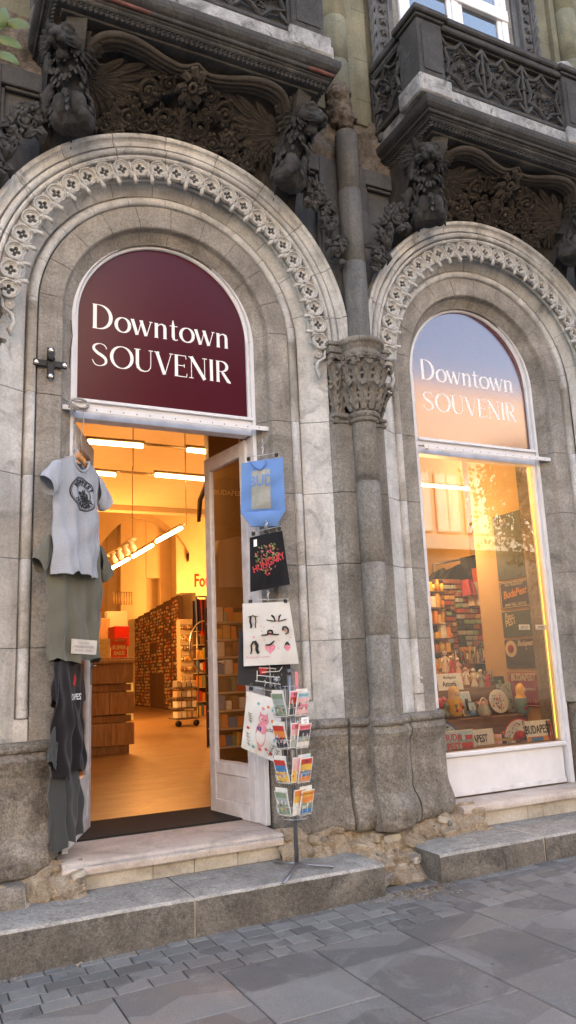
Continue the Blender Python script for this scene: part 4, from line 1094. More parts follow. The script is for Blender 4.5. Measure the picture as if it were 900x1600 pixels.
# ---------------------------------------------------------------- hanging shirts
def cloth(name,c,rough=.9,fleck=0,scale=300):
    s=NT(name); n=s.noise(scale,2,.6); c2=tuple(x*(1-.07-fleck) for x in c); c3=tuple(min(1,x*(1.05+fleck)) for x in c)
    s.set(Base_Color=s.ramp(n,[(.35,c2),(.65,c3)]),Roughness=rough,Specular_IOR_Level=.2,Normal=s.bump(n,.25,.001)); 
    s.b.inputs['Sheen Weight'].default_value=.2; return s.mat
def shirt(label,loc,rz,mat,L=.70,hw=.235,seed=0,hanger=True,tilt=0,droop=0,group='t-shirts hung beside the door'):
    t=empty('t_shirt',loc,(tilt,0,rz),label,'t-shirt',group); t['group']=group
    rnd=random.Random(seed); ph=[rnd.uniform(0,6) for _ in range(6)]
    def top(u,front):
        a=abs(u)*hw
        nk=.082
        if a<nk: return (-.012-(.075 if front else .012)*math.sqrt(max(0,1-(a/nk)**2)))
        return -.012-(a-nk)*.36-.008*((a-nk)/.15)**2
    def fold(x,v):
        return (.014*math.sin(x*34+ph[0]+v*2.2)+.009*math.sin(x*61+ph[1]-v*3)+.006*math.sin(v*21+ph[2]+x*18))*min(1,v*1.6+.05)+.008*math.sin(x*12-v*9+ph[3])
    def side(front):
        sg=-1 if front else 1
        def fn(u_,v):
            u=u_*2-1; wdt=hw*(.97+.03*math.cos(v*3)+.05*v*math.sin(ph[4])+.02*v); 
            x=u*wdt; z0=top(u,front); z=z0*(1-v)-L*v+(.012*math.sin(u*5+ph[5])+.006*math.sin(u*13))*v**4
            th=(.030+.028*v)*math.sqrt(max(0,1-u*u))**.8
            return (x,sg*th+fold(x,v)+(0 if front else fold(x*1.3+.3,v)*.6)*(1-abs(u)**5),z)
        return fn
    mb=MB(); mb.grid(side(True),34,26,mat); mb.grid(side(False),34,26,mat); 
    mb.build('body',mat,t)
    # hem stitching and collar rib
    mb=MB(); f=side(True); b_=side(False)
    ring=[]
    for i in range(15): 
        a=-1+2*i/14; u=a*.082/hw; p=f((u+1)/2,0.0); ring.append((p[0],p[1]-.003,p[2]+.001))
    for i in range(15):
        a=1-2*i/14; u=a*.082/hw; p=b_((u+1)/2,0.0); ring.append((p[0],p[1]+.003,p[2]+.001))
    mb.tube(ring,.0085,6,mat,closed=True); mb.build('collar',mat,t)
    for sg in (-1,1):
        mb=MB(); N=10; K=18
        def fn(u_,v):
            # v along the sleeve, u round it
            s0=Vector((sg*hw*.93,0,-.062)); s1=Vector((sg*hw*.965,0,-.245)); e0=Vector((sg*(hw+.135-.07*droop),0,-.195-.075*droop)); e1=Vector((sg*(hw+.045-.05*droop),0,-.295-.03*droop))
            a=s0+(e0-s0)*v; b=s1+(e1-s1)*v; bulge=Vector((sg*.012,0,.018))*math.sin(v*PI)
            c=(a+b)/2; h=(a-b)/2; an=u_*2*PI
            p=c+h*math.cos(an)+bulge*max(0,math.cos(an)); d=(.030-.014*droop)+.012*v*(1-droop)
            return (p.x,p.y+d*math.sin(an)+.006*math.sin(v*9+an*3+ph[1])+fold(p.x*.3,.3)*.5,p.z+.004*math.sin(an*2+v*8))
        mb.grid(fn,K,N,mat); mb.build('sleeve',mat,t)
    if hanger:
        h=tag(MB().tube(catmull([(-.19,0,-.095),(-.12,0,-.045),(-.05,0,-.008),(0,0,.012),(.05,0,-.008),(.12,0,-.045),(.19,0,-.095)],5),[.008]+[.011]*12+[.015]*7+[.011]*10+[.008],8,M['wood'],flat=1.4).tube([(0,0,.02),(0,0,.05),(.018,0,.068),(.0,0,.088),(-.016,0,.075)],.0022,5,M['wire']).build('coat_hanger',M['wood'],loc=Vector(loc),rot=(tilt,0,rz)),'wooden coat hanger inside the '+label.split(' with')[0].split(' hung')[0],'hanger','coat hangers on the left jamb')
    return t,(lambda x,z,front=True,lift=.002: (lambda u,v:(lambda p:(p[0],p[1]-lift,p[2]))(side(True)((u+1)/2,v)))(x/hw,(z-top(x/hw,True))/(-L-top(x/hw,True))))
def drape(o,fn):   # lay a flat mesh (x,z in local) onto the cloth
    for v in o.data.vertices:
        p=fn(v.co.x,v.co.z); v.co=(p[0],p[1],p[2])
def ringtext(mb_parent,words,r,size,mat,zc):
    for word,a0,a1,flip in words:
        n=len(word)
        for i,ch in enumerate(word):
            a=a0+(a1-a0)*i/max(1,n-1)
            T=Matrix.Translation((r*math.cos(R(a)),0,zc+r*math.sin(R(a)))) @ Matrix.Rotation(-R(a-90+(180 if flip else 0)),4,'Y') @ Matrix.Rotation(PI/2,4,'X')
            o=btext(ch,size,mat,None,T,'lettering',0,weight=.0022); yield o
def join(objs,name,parent):
    b=objs[0]; bm=bmesh.new(); 
    for o in objs: bm.from_mesh(o.data)
    me=bpy.data.meshes.new(name); bm.to_mesh(me); bm.free(); me.materials.append(objs[0].data.materials[0])
    for o in objs: bpy.data.objects.remove(o)
    n=bpy.data.objects.new(name,me); col.objects.link(n); n.parent=parent; return n
def subdiv(o,cuts=1):
    bm=bmesh.new(); bm.from_mesh(o.data); bmesh.ops.triangulate(bm,faces=bm.faces); bmesh.ops.subdivide_edges(bm,edges=[e for e in bm.edges if e.calc_length()>.012],cuts=cuts); bm.to_mesh(o.data); bm.free()
gm=cloth('heather_grey_jersey',(.36,.38,.42),fleck=.16,scale=420)
p=at(122,716,.06)
t,fn=shirt('heather grey t-shirt with round black city print, top of the left jamb',p,R(45),gm,.735,.225,1)
objs=list(ringtext(None,[('BUDAPEST',150,30,False),('HUNGARY',215,325,True)],.078,.036,M['ink'],-.235)); o=join(objs,'ring_lettering',t); drape(o,lambda x,z:fn(x*1.25,z,lift=.003))
for r0,r1 in ((.102,.108),(.097,.0995),(.056,.061)):
    mb=MB(); n=40
    vs=[(r*math.cos(2*PI*i/n),0,-.235+r*math.sin(2*PI*i/n)) for r in (r0,r1) for i in range(n)]
    mb.add(vs,[(i,(i+1)%n,n+(i+1)%n,n+i) for i in range(n)],M['ink']); o=mb.build('print_ring',M['ink'],t); drape(o,lambda x,z:fn(x*1.25,z,lift=.003))
mb=MB()
for (x,z,w_,h_) in ((-.03,-.26,.07,.012),(-.045,-.245,.03,.016),(-.01,-.245,.02,.028),(.012,-.235,.010,.03),(-.028,-.275,.075,.012),(-.02,-.288,.05,.010),(.022,-.248,.018,.018)):
    mb.add([(x,0,z),(x+w_,0,z),(x+w_,0,z+h_),(x+w_*.5,0,z+h_*1.3),(x,0,z+h_)],[(0,1,2,3,4)],M['ink'])
o=mb.build('skyline_print',M['ink'],t); drape(o,lambda x,z:fn(x*1.25,z,lift=.004))
MB().box(-.010,.010,.012,.014,-.075,-.045,M['txtw']).build('neck_label',M['txtw'],t)
p=at(119,828,.13)
shirt('plain olive green t-shirt hung below and behind the grey one',p,R(43),cloth('olive_jersey',(.135,.13,.10)),.80,.27,5,hanger=False,droop=.35)
p=at(108,1018,.16)
t,fn=shirt('black t-shirt with white and red chest print, seen nearly edge on',p,R(62),cloth('black_jersey',(.011,.008,.009)),.70,.235,8,hanger=False,droop=1)
o=btext('BUDAPEST',.05,M['txtw'],t,face_y(0.02,0,-.27),'lettering',0,sx=.8,weight=.001); subdiv(o); drape(o,lambda x,z:fn(x,z,lift=.003))
o=MB().add([(0,0,-.13),(.03,0,-.16),(.02,0,-.21),(-.02,0,-.19)],[(0,1,2,3)],plain('red_print',(.6,.03,.03))).build('red_print',None,t); drape(o,lambda x,z:fn(x,z,lift=.003))
MB().box(-.010,.010,.012,.014,-.065,-.040,M['txtw']).build('neck_label',M['txtw'],t)
p=at(104,1108,.17)
shirt('charcoal t-shirt hung lowest, its hem near the door step',p,R(62),cloth('charcoal_jersey',(.050,.052,.050)),.74,.225,11,hanger=False,droop=1)
# hanging chain for the shirts down the jamb
mb=MB()
a=at(116,655,.24)
for i in range(42): 
    z=a.z-.04*i; mb.tube([(a.x+(.006 if i%2 else 0)*math.cos(k*PI/3),a.y+(0 if i%2 else .006)*math.cos(k*PI/3),z+.022*math.sin(k*PI/3)) for k in range(6)],.0022,4,M['wire'],closed=True)
tag(mb.build('hanging_chain'),'thin steel chain on the left jamb that carries the shirts','chain')
# cardboard note
a,b,c_,d=at(112,998,.02),at(152,1001,.05),at(150,1023,.05),at(111,1021,.02)
cb=plain('pale_cardboard',(.50,.46,.42),.9)
def quadfn(TL,TR,BR,BL,bow=0,fold=0,seed=0):
    n=((TR-TL).cross(BL-TL)).normalized(); 
    if n.dot(CAM-TL)<0: n=-n
    def f(u,v,l=0):
        p=(TL*(1-u)+TR*u)*(1-v)+(BL*(1-u)+BR*u)*v
        return p+n*(l+bow*math.sin(PI*u)*math.sin(PI*min(1,v*.9+.1))+fold*(math.sin(u*11+seed+v*2)*.5+math.sin(u*23+v*5+seed)*.3+math.sin(v*13+u*4+seed)*.4)*(.25+v))
    return f
def mapmesh(o,f,u0,v0,su,sv,lift):  # mesh x,z -> u,v
    for v in o.data.vertices:
        q=f(u0+v.co.x*su,v0-v.co.z*sv,lift); v.co=q
def mtext(body,f,u0,v0,h,parent,mat,width,height,lift=.002,sx=1,rot=0,sub=True,weight=0,name='lettering'):
    """text of relative height h centred at u0,v0 on a sheet of real size width x height"""
    T=Matrix.Rotation(rot,4,'Y')@Matrix.Rotation(PI/2,4,'X')
    o=btext(body,h*height*1.35,mat,parent,T,name,0,sx=sx,weight=weight)
    if sub: subdiv(o)
    mapmesh(o,f,u0,v0,1/width,1/height,lift); return o
def mpoly(pts,f,parent,mat,lift=.002,name='print',mb=None):
    own=mb is None; mb=mb or MB(); mb.add([f(u,v,lift) for u,v in pts],[tuple(range(len(pts)))],mat)
    return mb.build(name,mat,parent,fixn=False) if own else mb
def sheet(name,f,nu,nv,mat,parent,th=.0):
    mb=MB(); mb.grid(lambda u,v:f(u,v,0),nu,nv,mat)
    if th: mb.grid(lambda u,v:f(u,v,-th),nu,nv,mat); 
    if th:
        for (ua,va,ub,vb) in ((0,0,1,0),(1,0,1,1),(1,1,0,1),(0,1,0,0)):
            N=max(nu,nv); pa=[f(ua+(ub-ua)*i/N,va+(vb-va)*i/N,0) for i in range(N+1)]; pb=[f(ua+(ub-ua)*i/N,va+(vb-va)*i/N,-th) for i in range(N+1)]
            mb.add(pa+pb,[(i,i+1,N+2+i,N+1+i) for i in range(N)],mat)
    return mb.build(name,mat,parent)
f=quadfn(a,b,c_,d); o=sheet('cardboard_note',f,2,2,cb,None,.003); tag(o,'small torn cardboard note pinned under the olive shirt hem','note')
ik=plain('pencil_grey',(.18,.17,.17))
for i,tx in enumerate(('EGYEDI','MEGKEZDIOK','RUHA UTÁN')): mtext(tx,f,.5,.25+.26*i,.17,o,ik,.17,.09,.001,sx=1.0)
# ---------------------------------------------------------------- tote bags on the right jamb
def bag(label,TL,TR,BR,BL,mat,bow=.02,fold=.006,th=.02,seed=0,group='cloth bags hung beside the door'):
    o_=empty('tote_bag',TL,(0,0,0),label,'bag',group)
    f0=quadfn(TL,TR,BR,BL,bow,fold,seed); f=lambda u,v,l=0: f0(u,v,l)-TL
    def g(u,v,l=0):
        return f(u,v,l)
    b=sheet('bag_body',g,22,24,mat,o_,th)
    return o_,g
def clips(parent_label,A,B,n=2,label='',drop=.0):
    """trouser hanger: bar with clips and hook"""
    mb=MB(); mb.tube([A,B],.0022,5,M['wire'])
    c=(A+B)/2; mb.tube([c,c+Vector((0,0,.03)),c+Vector((.012,0,.045)),c+Vector((0,0,.062)),c+Vector((-.010,0,.05))],.0022,5,M['wire'])
    o=mb.build('clip_hanger',M['wire']); tag(o,label,'hanger','clip hangers on the right jamb')
    for i in range(n):
        f_=.08+.84*i/(n-1); p=A+(B-A)*f_
        MB().box(p.x-.010,p.x+.010,p.y-.012,p.y+.012,p.z-.026,p.z-.002,M['blk'],.003).tube([(p.x-.006,p.y-.008,p.z),(p.x-.008,p.y-.010,p.z+.020),(p.x+.008,p.y-.010,p.z+.020),(p.x+.006,p.y-.008,p.z)],.002,4,M['chrome']).build('clip',M['blk'],o)
blue=cloth('blue_canvas',(.135,.27,.57)); blkc=cloth('black_cotton',(.012,.012,.014)); cream=cloth('natural_cotton',(.62,.60,.56)); dk=cloth('dark_grey_cotton',(.035,.034,.035))
# blue bag
A,B=at(378,724,.13),at(442,714,.00)
o_,f=bag('sky blue tote bag with faded silver print, topmost on the right jamb',A,B,at(446,798,.02),at(376,802,.15),blue,.03,.014,.03,1)
f2=quadfn(at(376,801,.145),at(446,797,.015),at(432,822,.06),at(392,822,.11),.02,.003,2); sheet('bag_bottom',lambda u,v,l=0:f2(u,v,l)-A,12,5,blue,o_,.02)
sv=cloth('silver_print',(.33,.34,.31),.5,fleck=0,scale=40)
mb=MB(); 
for i in range(8):
    for j in range(12):
        u0,u1,v0,v1=.24+.44*i/8,.24+.44*(i+1)/8,.20+.78*j/12*.95,.20+.78*(j+1)/12*.95
        mb.add([f(u0,v0,.003),f(u1,v0,.003),f(u1,v1,.003),f(u0,v1,.003)],[(0,1,2,3)],sv)
mb.build('silver_patch',sv,o_); mtext('BUD',f,.47,.42,.22,o_,blue,.31,.36,.005,sx=.8,weight=.002)
hd=MB().tube([f(.22,.0,.005),f(.30,.12,.012),f(.46,.20,.014),f(.58,.08,.012),f(.56,.0,.006)],.010,6,blue,flat=.3).build('handle',blue,o_)
clips('',at(384,715,.13),at(436,707,.0),2,'clip hanger holding the sky blue bag')
# black bag
A,B=at(390,840,.12),at(441,829,.01)
o_,f=bag('black tote bag with red and green heart of words, second on the right jamb',A,B,at(453,913,.02),at(391,925,.14),blkc,.015,.011,.012,3)
cols=[plain('print_red',(.50,.03,.04)),plain('print_pink',(.62,.14,.20)),plain('print_green',(.12,.20,.05)),plain('print_olive',(.22,.25,.09))]
rnd=random.Random(5); hm=MB()
for i in range(260):
    x=rnd.uniform(-1.15,1.15); y=rnd.uniform(-1.1,1.2)
    if (x*x+y*y-1)**3-x*x*y**3<0 and not (-.62<x<.75 and -.30<y<.10):
        u=.50+x*.30; v=.52-y*.27; a=rnd.uniform(0,PI); l=rnd.uniform(.02,.05); w_=.012
        du,dv=l*math.cos(a),l*math.sin(a)*.8
        hm.add([f(u-du,v-dv,.003+.0001*(i%9)),f(u+w_,v-w_,.003+.0001*(i%9)),f(u+du,v+dv,.003+.0001*(i%9)),f(u-w_,v+w_,.003+.0001*(i%9))],[(0,1,2,3)],cols[i%4])
hm.build('heart_print',cols[0],o_); mtext('HUNGARY',f,.52,.54,.13,o_,cols[0],.28,.40,.006,sx=.75,rot=-.25,weight=.002)
mpoly([(.12,.06),(.22,.06),(.22,.19),(.12,.19)],f,o_,M['txtw'],.004,'price_sticker')
clips('',at(392,832,.12),at(440,822,.01),3,'clip hanger holding the black heart bag')
# dark grey bag behind the white one
A,B=at(374,985,.16),at(452,988,.05)
o_,f=bag('dark grey bag with white sketch print showing below the white one',A,B,at(455,1077,.06),at(371,1070,.17),dk,.01,.004,.012,4)
mb=MB(); 
for pts in ([(.36,.72),(.36,.92)],[(.33,.90),(.80,.93)],[(.40,.66),(.72,.66)],[(.45,.74),(.78,.70),(.84,.62)],[(.36,.80),(.78,.81)]): mb.tube([f(u,v,.004) for u,v in pts],.0028,4,M['txtw'])
for i in range(60):
    a=rnd.random()*6.3; r=abs(rnd.gauss(0,.07)); u=.72+r*math.cos(a); v=.83+r*1.1*math.sin(a); mb.tube([f(u,v,.004),f(u+rnd.uniform(-.03,.03),v+.04,.004)],.0015,3,plain('print_grey',(.45,.50,.58)))
mb.build('sketch_print',M['txtw'],o_); mpoly([(.38,.66),(.58,.64),(.52,.76),(.42,.78)],f,o_,cols[0],.003,'red_print')
# white bag with dogs
A,B=at(379,943,.10),at(452,940,.0)
o_,f=bag('white cotton bag printed with black dogs and pink hearts',A,B,at(467,1037,-.01),at(381,1041,.11),cream,.012,.010,.012,6)
pk=plain('print_rose',(.70,.25,.33)); mb=MB()
def dogs(cu,cv,parts,w_=.0065):
    w_=w_*1.9
    for pts in parts: mb.tube([f(cu+x,cv+y,.003) for x,y in pts],[w_*.7]+[w_]*(len(pts)-2)+[w_*.8],5,M['ink'],flat=.3)
def heart(cu,cv,s_,mat=pk,m_=None):
    pts=[]
    for i in range(18):
        a=2*PI*i/18; x=16*math.sin(a)**3/17; y=(13*math.cos(a)-5*math.cos(2*a)-2*math.cos(3*a)-math.cos(4*a))/17; pts.append((cu+x*s_,cv-y*s_*.85))
    c=f(cu,cv,.0022); (m_ or mb).add([c]+[f(u,v,.0022) for u,v in pts],[(0,1+i,1+(i+1)%18) for i in range(18)],mat)
dogs(.20,.30,[[(-.10,-.08),(-.05,-.09),(-.06,.0),(-.04,.06),(-.05,.10)],[(.10,-.08),(.05,-.09),(.06,.0),(.04,.06),(.05,.10)],[(-.05,-.08),(0,-.10),(.05,-.08)]])
dogs(.68,.28,[[(-.20,.0),(-.10,.02),(-.04,.03),(-.06,-.04),(-.10,-.07)],[(.20,.0),(.10,.02),(.04,.03),(.06,-.04),(.10,-.07)]]); heart(.68,.30,.03)
dogs(.52,.52,[[(-.17,.0),(-.08,.0),(.0,-.02),(.08,.0),(.17,.0)],[(-.05,-.0),(-.04,-.06),(.0,-.07)],[(.05,-.0),(.04,-.06),(.0,-.07)]],.0075); heart(.53,.51,.045)
dogs(.83,.46,[[(-.06,.0),(-.04,-.055),(.02,-.06),(.06,-.02),(.05,.04),(.0,.06)]],.009); heart(.81,.46,.03)
dogs(.20,.70,[[(-.07,.11),(-.05,.05),(-.06,-.02),(-.02,-.08),(.02,-.08),(.06,-.02),(.05,.05),(.08,.11)]]); heart(.20,.55,.028)
heart(.50,.74,.11); dogs(.50,.66,[[(-.08,.02),(0,.02),(.05,-.01),(.09,-.04)]],.010)
heart(.83,.74,.075); dogs(.83,.67,[[(-.04,.02),(0,-.02),(.04,.02)]],.010)
for (u,v) in ((.35,.38),(.41,.40),(.60,.40),(.36,.46),(.68,.62),(.66,.74),(.92,.58),(.4,.60)): heart(u,v,.016)
mb.build('dog_print',M['ink'],o_); mtext('Budapest Souvenir',f,.27,.865,.035,o_,pk,.33,.42,.003)
clips('',at(386,937,.10),at(451,936,.0),2,'clip hanger holding the white dog bag')
# cream bag with cat
A,B=at(386,1080,.15),at(438,1094,.06)
o_,f=bag('cream bag with pink cat and flowers, lowest on the right jamb',A,B,at(441,1196,.02),at(377,1168,.14),cream,.025,.016,.010,9)
pc=plain('print_cat_pink',(.62,.22,.27)); tl=plain('print_teal',(.10,.33,.33)); og=plain('print_orange',(.62,.22,.05)); gn=plain('print_leaf_green',(.06,.09,.05)); mb=MB()
def blob(cu,cv,ru,rv,mat,l=.003,n=14): mb.add([f(cu+ru*math.cos(2*PI*i/n),cv+rv*math.sin(2*PI*i/n),l) for i in range(n)],[tuple(range(n))],mat)
blob(.52,.40,.14,.085,pc); blob(.45,.66,.13,.20,pc,.0032); blob(.50,.54,.11,.10,pc,.0034)
for sg in (-1,1): mb.add([f(.52+sg*.12,.36,.0036),f(.52+sg*.11,.27,.0036),f(.52+sg*.04,.33,.0036)],[(0,1,2)],pc); blob(.52+sg*.055,.40,.018,.010,M['ink'],.004,8)
blob(.42,.57,.07,.04,plain('print_navy',(.03,.05,.16)),.0045)
for i,(u,v,c) in enumerate(((.50,.22,pc),(.64,.17,og),(.78,.20,tl),(.36,.16,tl),(.90,.26,pc),(.12,.62,cols[0]),(.88,.56,tl),(.82,.68,plain('print_blue',(.08,.25,.42))),(.72,.90,cols[0]),(.60,.86,cols[1]),(.76,.38,og),(.28,.90,tl),(.45,.90,cols[1]))): blob(u,v,.045,.028,c,.0025,6 if i%2 else 9)
for (x0,y0,x1,y1) in ((.14,.36,.17,.52),(.12,.70,.18,.92),(.80,.74,.66,.95),(.90,.80,.82,.96)):
    mb.tube([f(x0,y0,.003),f(x1,y1,.003)],.0018,4,gn)
    for k in range(4):
        q=(k+.5)/4; u=x0+(x1-x0)*q; v=y0+(y1-y0)*q; 
        for sg in (-1,1): mb.tube([f(u,v,.003),f(u+sg*.035,v-.012,.003),f(u+sg*.055,v-.03,.003)],[.002,.005,.001],4,gn,flat=.3)
mb.build('cat_print',pc,o_); mtext('Budapest',f,.76,.52,.075,o_,M['ink'],.24,.42,.004,sx=.8,rot=-.2)
clips('',at(388,1072,.15),at(440,1083,.06),2,'clip hanger holding the cream cat bag')
for (x0,y0,x1,y1,lb) in ((410,686,411,712,'steel chain above the sky blue bag'),(414,800,415,826,'steel chain between the blue and black bags'),(418,925,419,938,'short steel chain between the black and white bags'),(421,1030,423,1074,'steel chain behind the dark grey bag, above the cream one')):
    mb=MB(); a,b=at(x0,y0,.10),at(x1,y1,.06); n=max(2,int((b-a).length/.022))
    for i in range(n):
        c=a+(b-a)*((i+.5)/n); mb.tube([c+Vector((.006*math.cos(k*PI/3) if i%2 else 0,0 if i%2 else .006*math.cos(k*PI/3),.015*math.sin(k*PI/3))) for k in range(6)],.002,4,M['wire'],closed=True)
    tag(mb.build('bag_chain',M['wire']),lb,'chain','chains of the bag hangers')
# ---------------------------------------------------------------- postcard rack
P0=atZ(464,1356,.25); RK=empty('postcard_rack',(P0.x,P0.y,.25),label='revolving wire postcard rack standing on the stone step',cat='rack')
mb=MB(); mb.tube([(0,0,.02),(0,0,1.13)],.0135,12,M['steel']); mb.tube([(0,0,1.13),(0,0,1.165)],.016,12,plain('dark_steel',(.12,.12,.125),.4,.7)); mb.build('pole',M['steel'],RK)
for px_,py_ in ((430,1350),(443,1383),(521,1357)):
    q=atZ(px_,py_,.25)-P0; MB().tube([(0,0,.028),(q.x*.5,q.y*.5,.018),(q.x,q.y,.010)],[.013,.012,.011],8,M['steel'],flat=.6).build('foot',M['steel'],RK)
faces=[-72,-162,18,108]; TZ=[.880,.690,.490,.305]
mb=MB()
for a in faces:
    n=Vector((math.cos(R(a)),math.sin(R(a)),0)); t_=ZV.cross(n)
    for sg in (-1,0,1): mb.tube([n*.040+t_*sg*.038+ZV*.30,n*.040+t_*sg*.038+ZV*1.06],.0019,5,M['wire'])
for z in (.30,.60,.90,1.06): mb.tube([Vector((.045*math.cos(k*PI/6),.045*math.sin(k*PI/6),z)) for k in range(12)],.0018,4,M['wire'],closed=True)
mb.tube([Vector((.08*math.cos(k*PI/6),.08*math.sin(k*PI/6),.285)) for k in range(12)],.002,4,M['wire'],closed=True)
for k in range(4): mb.tube([(0,0,.26),(.08*math.cos(k*PI/2+.3),.08*math.sin(k*PI/2+.3),.285)],.002,4,M['wire'])
mb.build('wire_frame',M['wire'],RK)
cardn=0
pal=dict(pink=(.72,.20,.26),teal=(.10,.42,.45),sky=(.45,.60,.70),yel=(.75,.45,.08),red=(.55,.05,.04),blue=(.06,.20,.45),org=(.72,.25,.06),grn=(.22,.30,.20),wht=(.75,.73,.68),dk=(.05,.05,.06),rose=(.75,.45,.45),grey=(.35,.40,.38))
pm={k:plain('card_'+k,v,.45) for k,v in pal.items()}
def card(parent_pos,a,z,cols_,label,txt=None,tc='teal',off=0,side=0,tilt=.12):
    global cardn; cardn+=1
    t=empty('postcard',(P0.x,P0.y,.25+z),(0,0,R(a)+PI/2),label,'postcard','postcards in the wire rack')
    w_,h=.105,.150; y0=-.055-.010*off; x0=side
    f=lambda u,v,l=0: Vector((x0-w_/2+w_*u,y0-l-h*(1-v)*math.sin(tilt)-.012,h*(1-v)*math.cos(tilt)))
    f=lambda u,v,l=0: Vector((x0-w_/2+w_*u,y0-l-(.014+h*(1-v)*math.sin(tilt)),h*(1-v)*math.cos(tilt)))
    sheet('card',f,1,1,pm['wht'],t,.0015+.004*(off>0))
    mb=MB(); L=.0006
    bands=cols_; edges=[.04,.26,.52,.74,.96][:len(bands)+1]; edges[-1]=.96
    for i,cn in enumerate(bands):
        v0,v1=edges[i],edges[i+1]; mb.add([f(.05,v0,L),f(.95,v0,L),f(.95,v1,L),f(.05,v1,L)],[(0,1,2,3)],pm[cn])
    rnd=random.Random(cardn*3)
    for k in range(9):
        u=.08+.09*k; hh=rnd.uniform(.05,.22); v1=rnd.uniform(.50,.78); cn=rnd.choice(list(pal)); l=L+.0003*(1+k%4)
        mb.add([f(u,v1,l),f(u+.10,v1,l),f(u+.10,v1-hh*.7,l),f(u+.05,v1-hh,l),f(u,v1-hh*.7,l)],[(0,1,2,3,4)],pm[cn])
    mb.build('picture',pm['wht'],t)
    if txt: mtext(txt,f,.5,.15,.085,t,pm[tc],.105,.15,.0016,sx=.95,sub=False,weight=.0006)
    # wire pocket belongs to the rack
    return t
specs=[
 (0,[('sky','rose','pink','rose'),'postcard with teal BUDAPEST title over pink houses, top tier front','BUDAPEST','teal'],[('pink','red','dk'),'dark pink postcard half hidden behind the top front one','BUDA','dk'],[('grn','grey','grn'),'grey green postcard in the top tier, turned to the door','',None]),
 (1,[('pink','dk','grey','wht'),'postcard with pink BUDAPEST header and dark figures, second tier front','BUDAPEST','red'],[('pink','rose','grey'),'pink postcard peeping out left of the second tier front one','BUDA','red'],[('red','org','dk'),'red and brown postcard in the second tier, turned to the door','',None]),
 (2,[('red','yel','blue','org'),'red, yellow and blue postcard in the third tier front','PEST','dk'],[('rose','rose','yel'),'pale pink postcard behind the third tier front one','',None],[('red','blue','yel'),'blue and red postcard in the third tier, turned to the door','',None]),
 (3,[('yel','org','grn','blue'),'yellow postcard with red title and green hills, lowest tier front','MAGYARORSZÁG','red'],[('org','yel','wht'),'orange postcard behind the lowest tier front one','',None],[('grn','grey','grn'),'dark green postcard in the lowest tier, turned to the door','',None]),
]
for ti,F,Bk,Lf in specs:
    z=TZ[ti]
    card(P0,faces[0],z,F[0],F[1],F[2],F[3],off=1,side=.012,tilt=.24)
    card(P0,faces[0],z+.006,Bk[0],Bk[1],Bk[2] or None,Bk[3] or 'dk',off=0,side=-.034,tilt=.16)
    card(P0,faces[1],z,Lf[0],Lf[1],None,off=.8,side=0,tilt=.26)
    card(P0,faces[0],z+.012,[random.choice(list(pal)) for _ in range(3)],'spare postcard tucked in behind the others, '+('top','second','third','lowest')[ti]+' tier',None,off=-.5,side=.034,tilt=.05)
    card(P0,faces[1],z+.012,['wht','rose','grey'],'pale backing card facing the door, '+('top','second','third','lowest')[ti]+' tier',None,off=0,side=-.02,tilt=.12)
    for a in faces:
        rackwire=MB(); T=Matrix.Rotation(R(a)+PI/2,4,'Z')
        for yy,zz in ((-.095,z+.055),(-.085,z+.012)):
            rackwire.tube([T@Vector(p) for p in ((-.060,-.042,zz-.01),(-.060,yy,zz),(.060,yy,zz),(.060,-.042,zz-.01))],.0019,4,M['wire'])
        for x in (-.060,-.02,.02,.060):
            rackwire.tube([T@Vector(p) for p in ((x,-.095,z+.055),(x,-.080,z-.004),(x,-.042,z-.004))],.0015,4,M['wire'])
        rackwire.build('card_pocket',M['wire'],RK)
T=Matrix.Translation((P0.x,P0.y,.25))@Matrix.Rotation(R(faces[0])+PI/2,4,'Z')
def tagcard(x,z,w_,h,mat,label,y=-.112,txt=None):
    mb=MB(); mb.T=T; mb.box(x-w_/2,x+w_/2,y-.001,y,z,z+h,mat); o=mb.build('price_tag',mat); tag(o,label,'tag','tags on the postcard rack')
    if txt: btext(txt,h*.28,M['ink'],o,T@face_y(x,y-.0015,z+h*.5),'lettering',0)
tagcard(.01,TZ[0]-.055,.065,.048,M['txtw'],'white price tag with small black figures below the top front postcard',txt='100 Ft\n1 db')
tagcard(.035,1.04,.026,.105,pm['pink'],'narrow pink tag hanging at the top of the rack pole',-.03)
# ---------------------------------------------------------------- the lit shop interior
warm=(1,.42,.11)
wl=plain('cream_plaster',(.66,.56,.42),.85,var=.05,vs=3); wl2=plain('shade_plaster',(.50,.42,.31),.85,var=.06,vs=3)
s=NT('oak_floor_boards')
br=s.n('ShaderNodeTexBrick'); mp=s.n('ShaderNodeMapping'); s.l(s.co,mp.inputs[0]); s.l(mp.outputs[0],br.inputs['Vector']); br.inputs['Scale'].default_value=1.0
br.inputs['Brick Width'].default_value=1.25; br.inputs['Row Height'].default_value=.16; br.inputs['Mortar Size'].default_value=.0022; br.inputs['Mortar Smooth'].default_value=.2
br.inputs['Color1'].default_value=(.20,.125,.07,1); br.inputs['Color2'].default_value=(.31,.20,.115,1); br.inputs['Mortar'].default_value=(.16,.10,.055,1)
gr=s.noise(2.2,7,.7,1.8,sc=(1.0,7,1)); cb_=s.mix(.6,br.outputs['Color'],s.ramp(gr,[(.32,(.10,.055,.03)),(.5,(.27,.17,.095)),(.68,(.45,.31,.18))]))
s.set(Base_Color=cb_,Roughness=.38,Specular_IOR_Level=.45); oak=s.mat
def part_plane(name,pts,mat,kind='structure'):
    o=MB().add(pts,[tuple(range(len(pts)))],mat).build(name,mat,fixn=False); tag(o,kind=kind); return o
FZ=.404
part_plane('shop_floor',[(-6,.30,FZ),(13,.30,FZ),(13,26,FZ),(-6,26,FZ)],oak)
CE=5.15
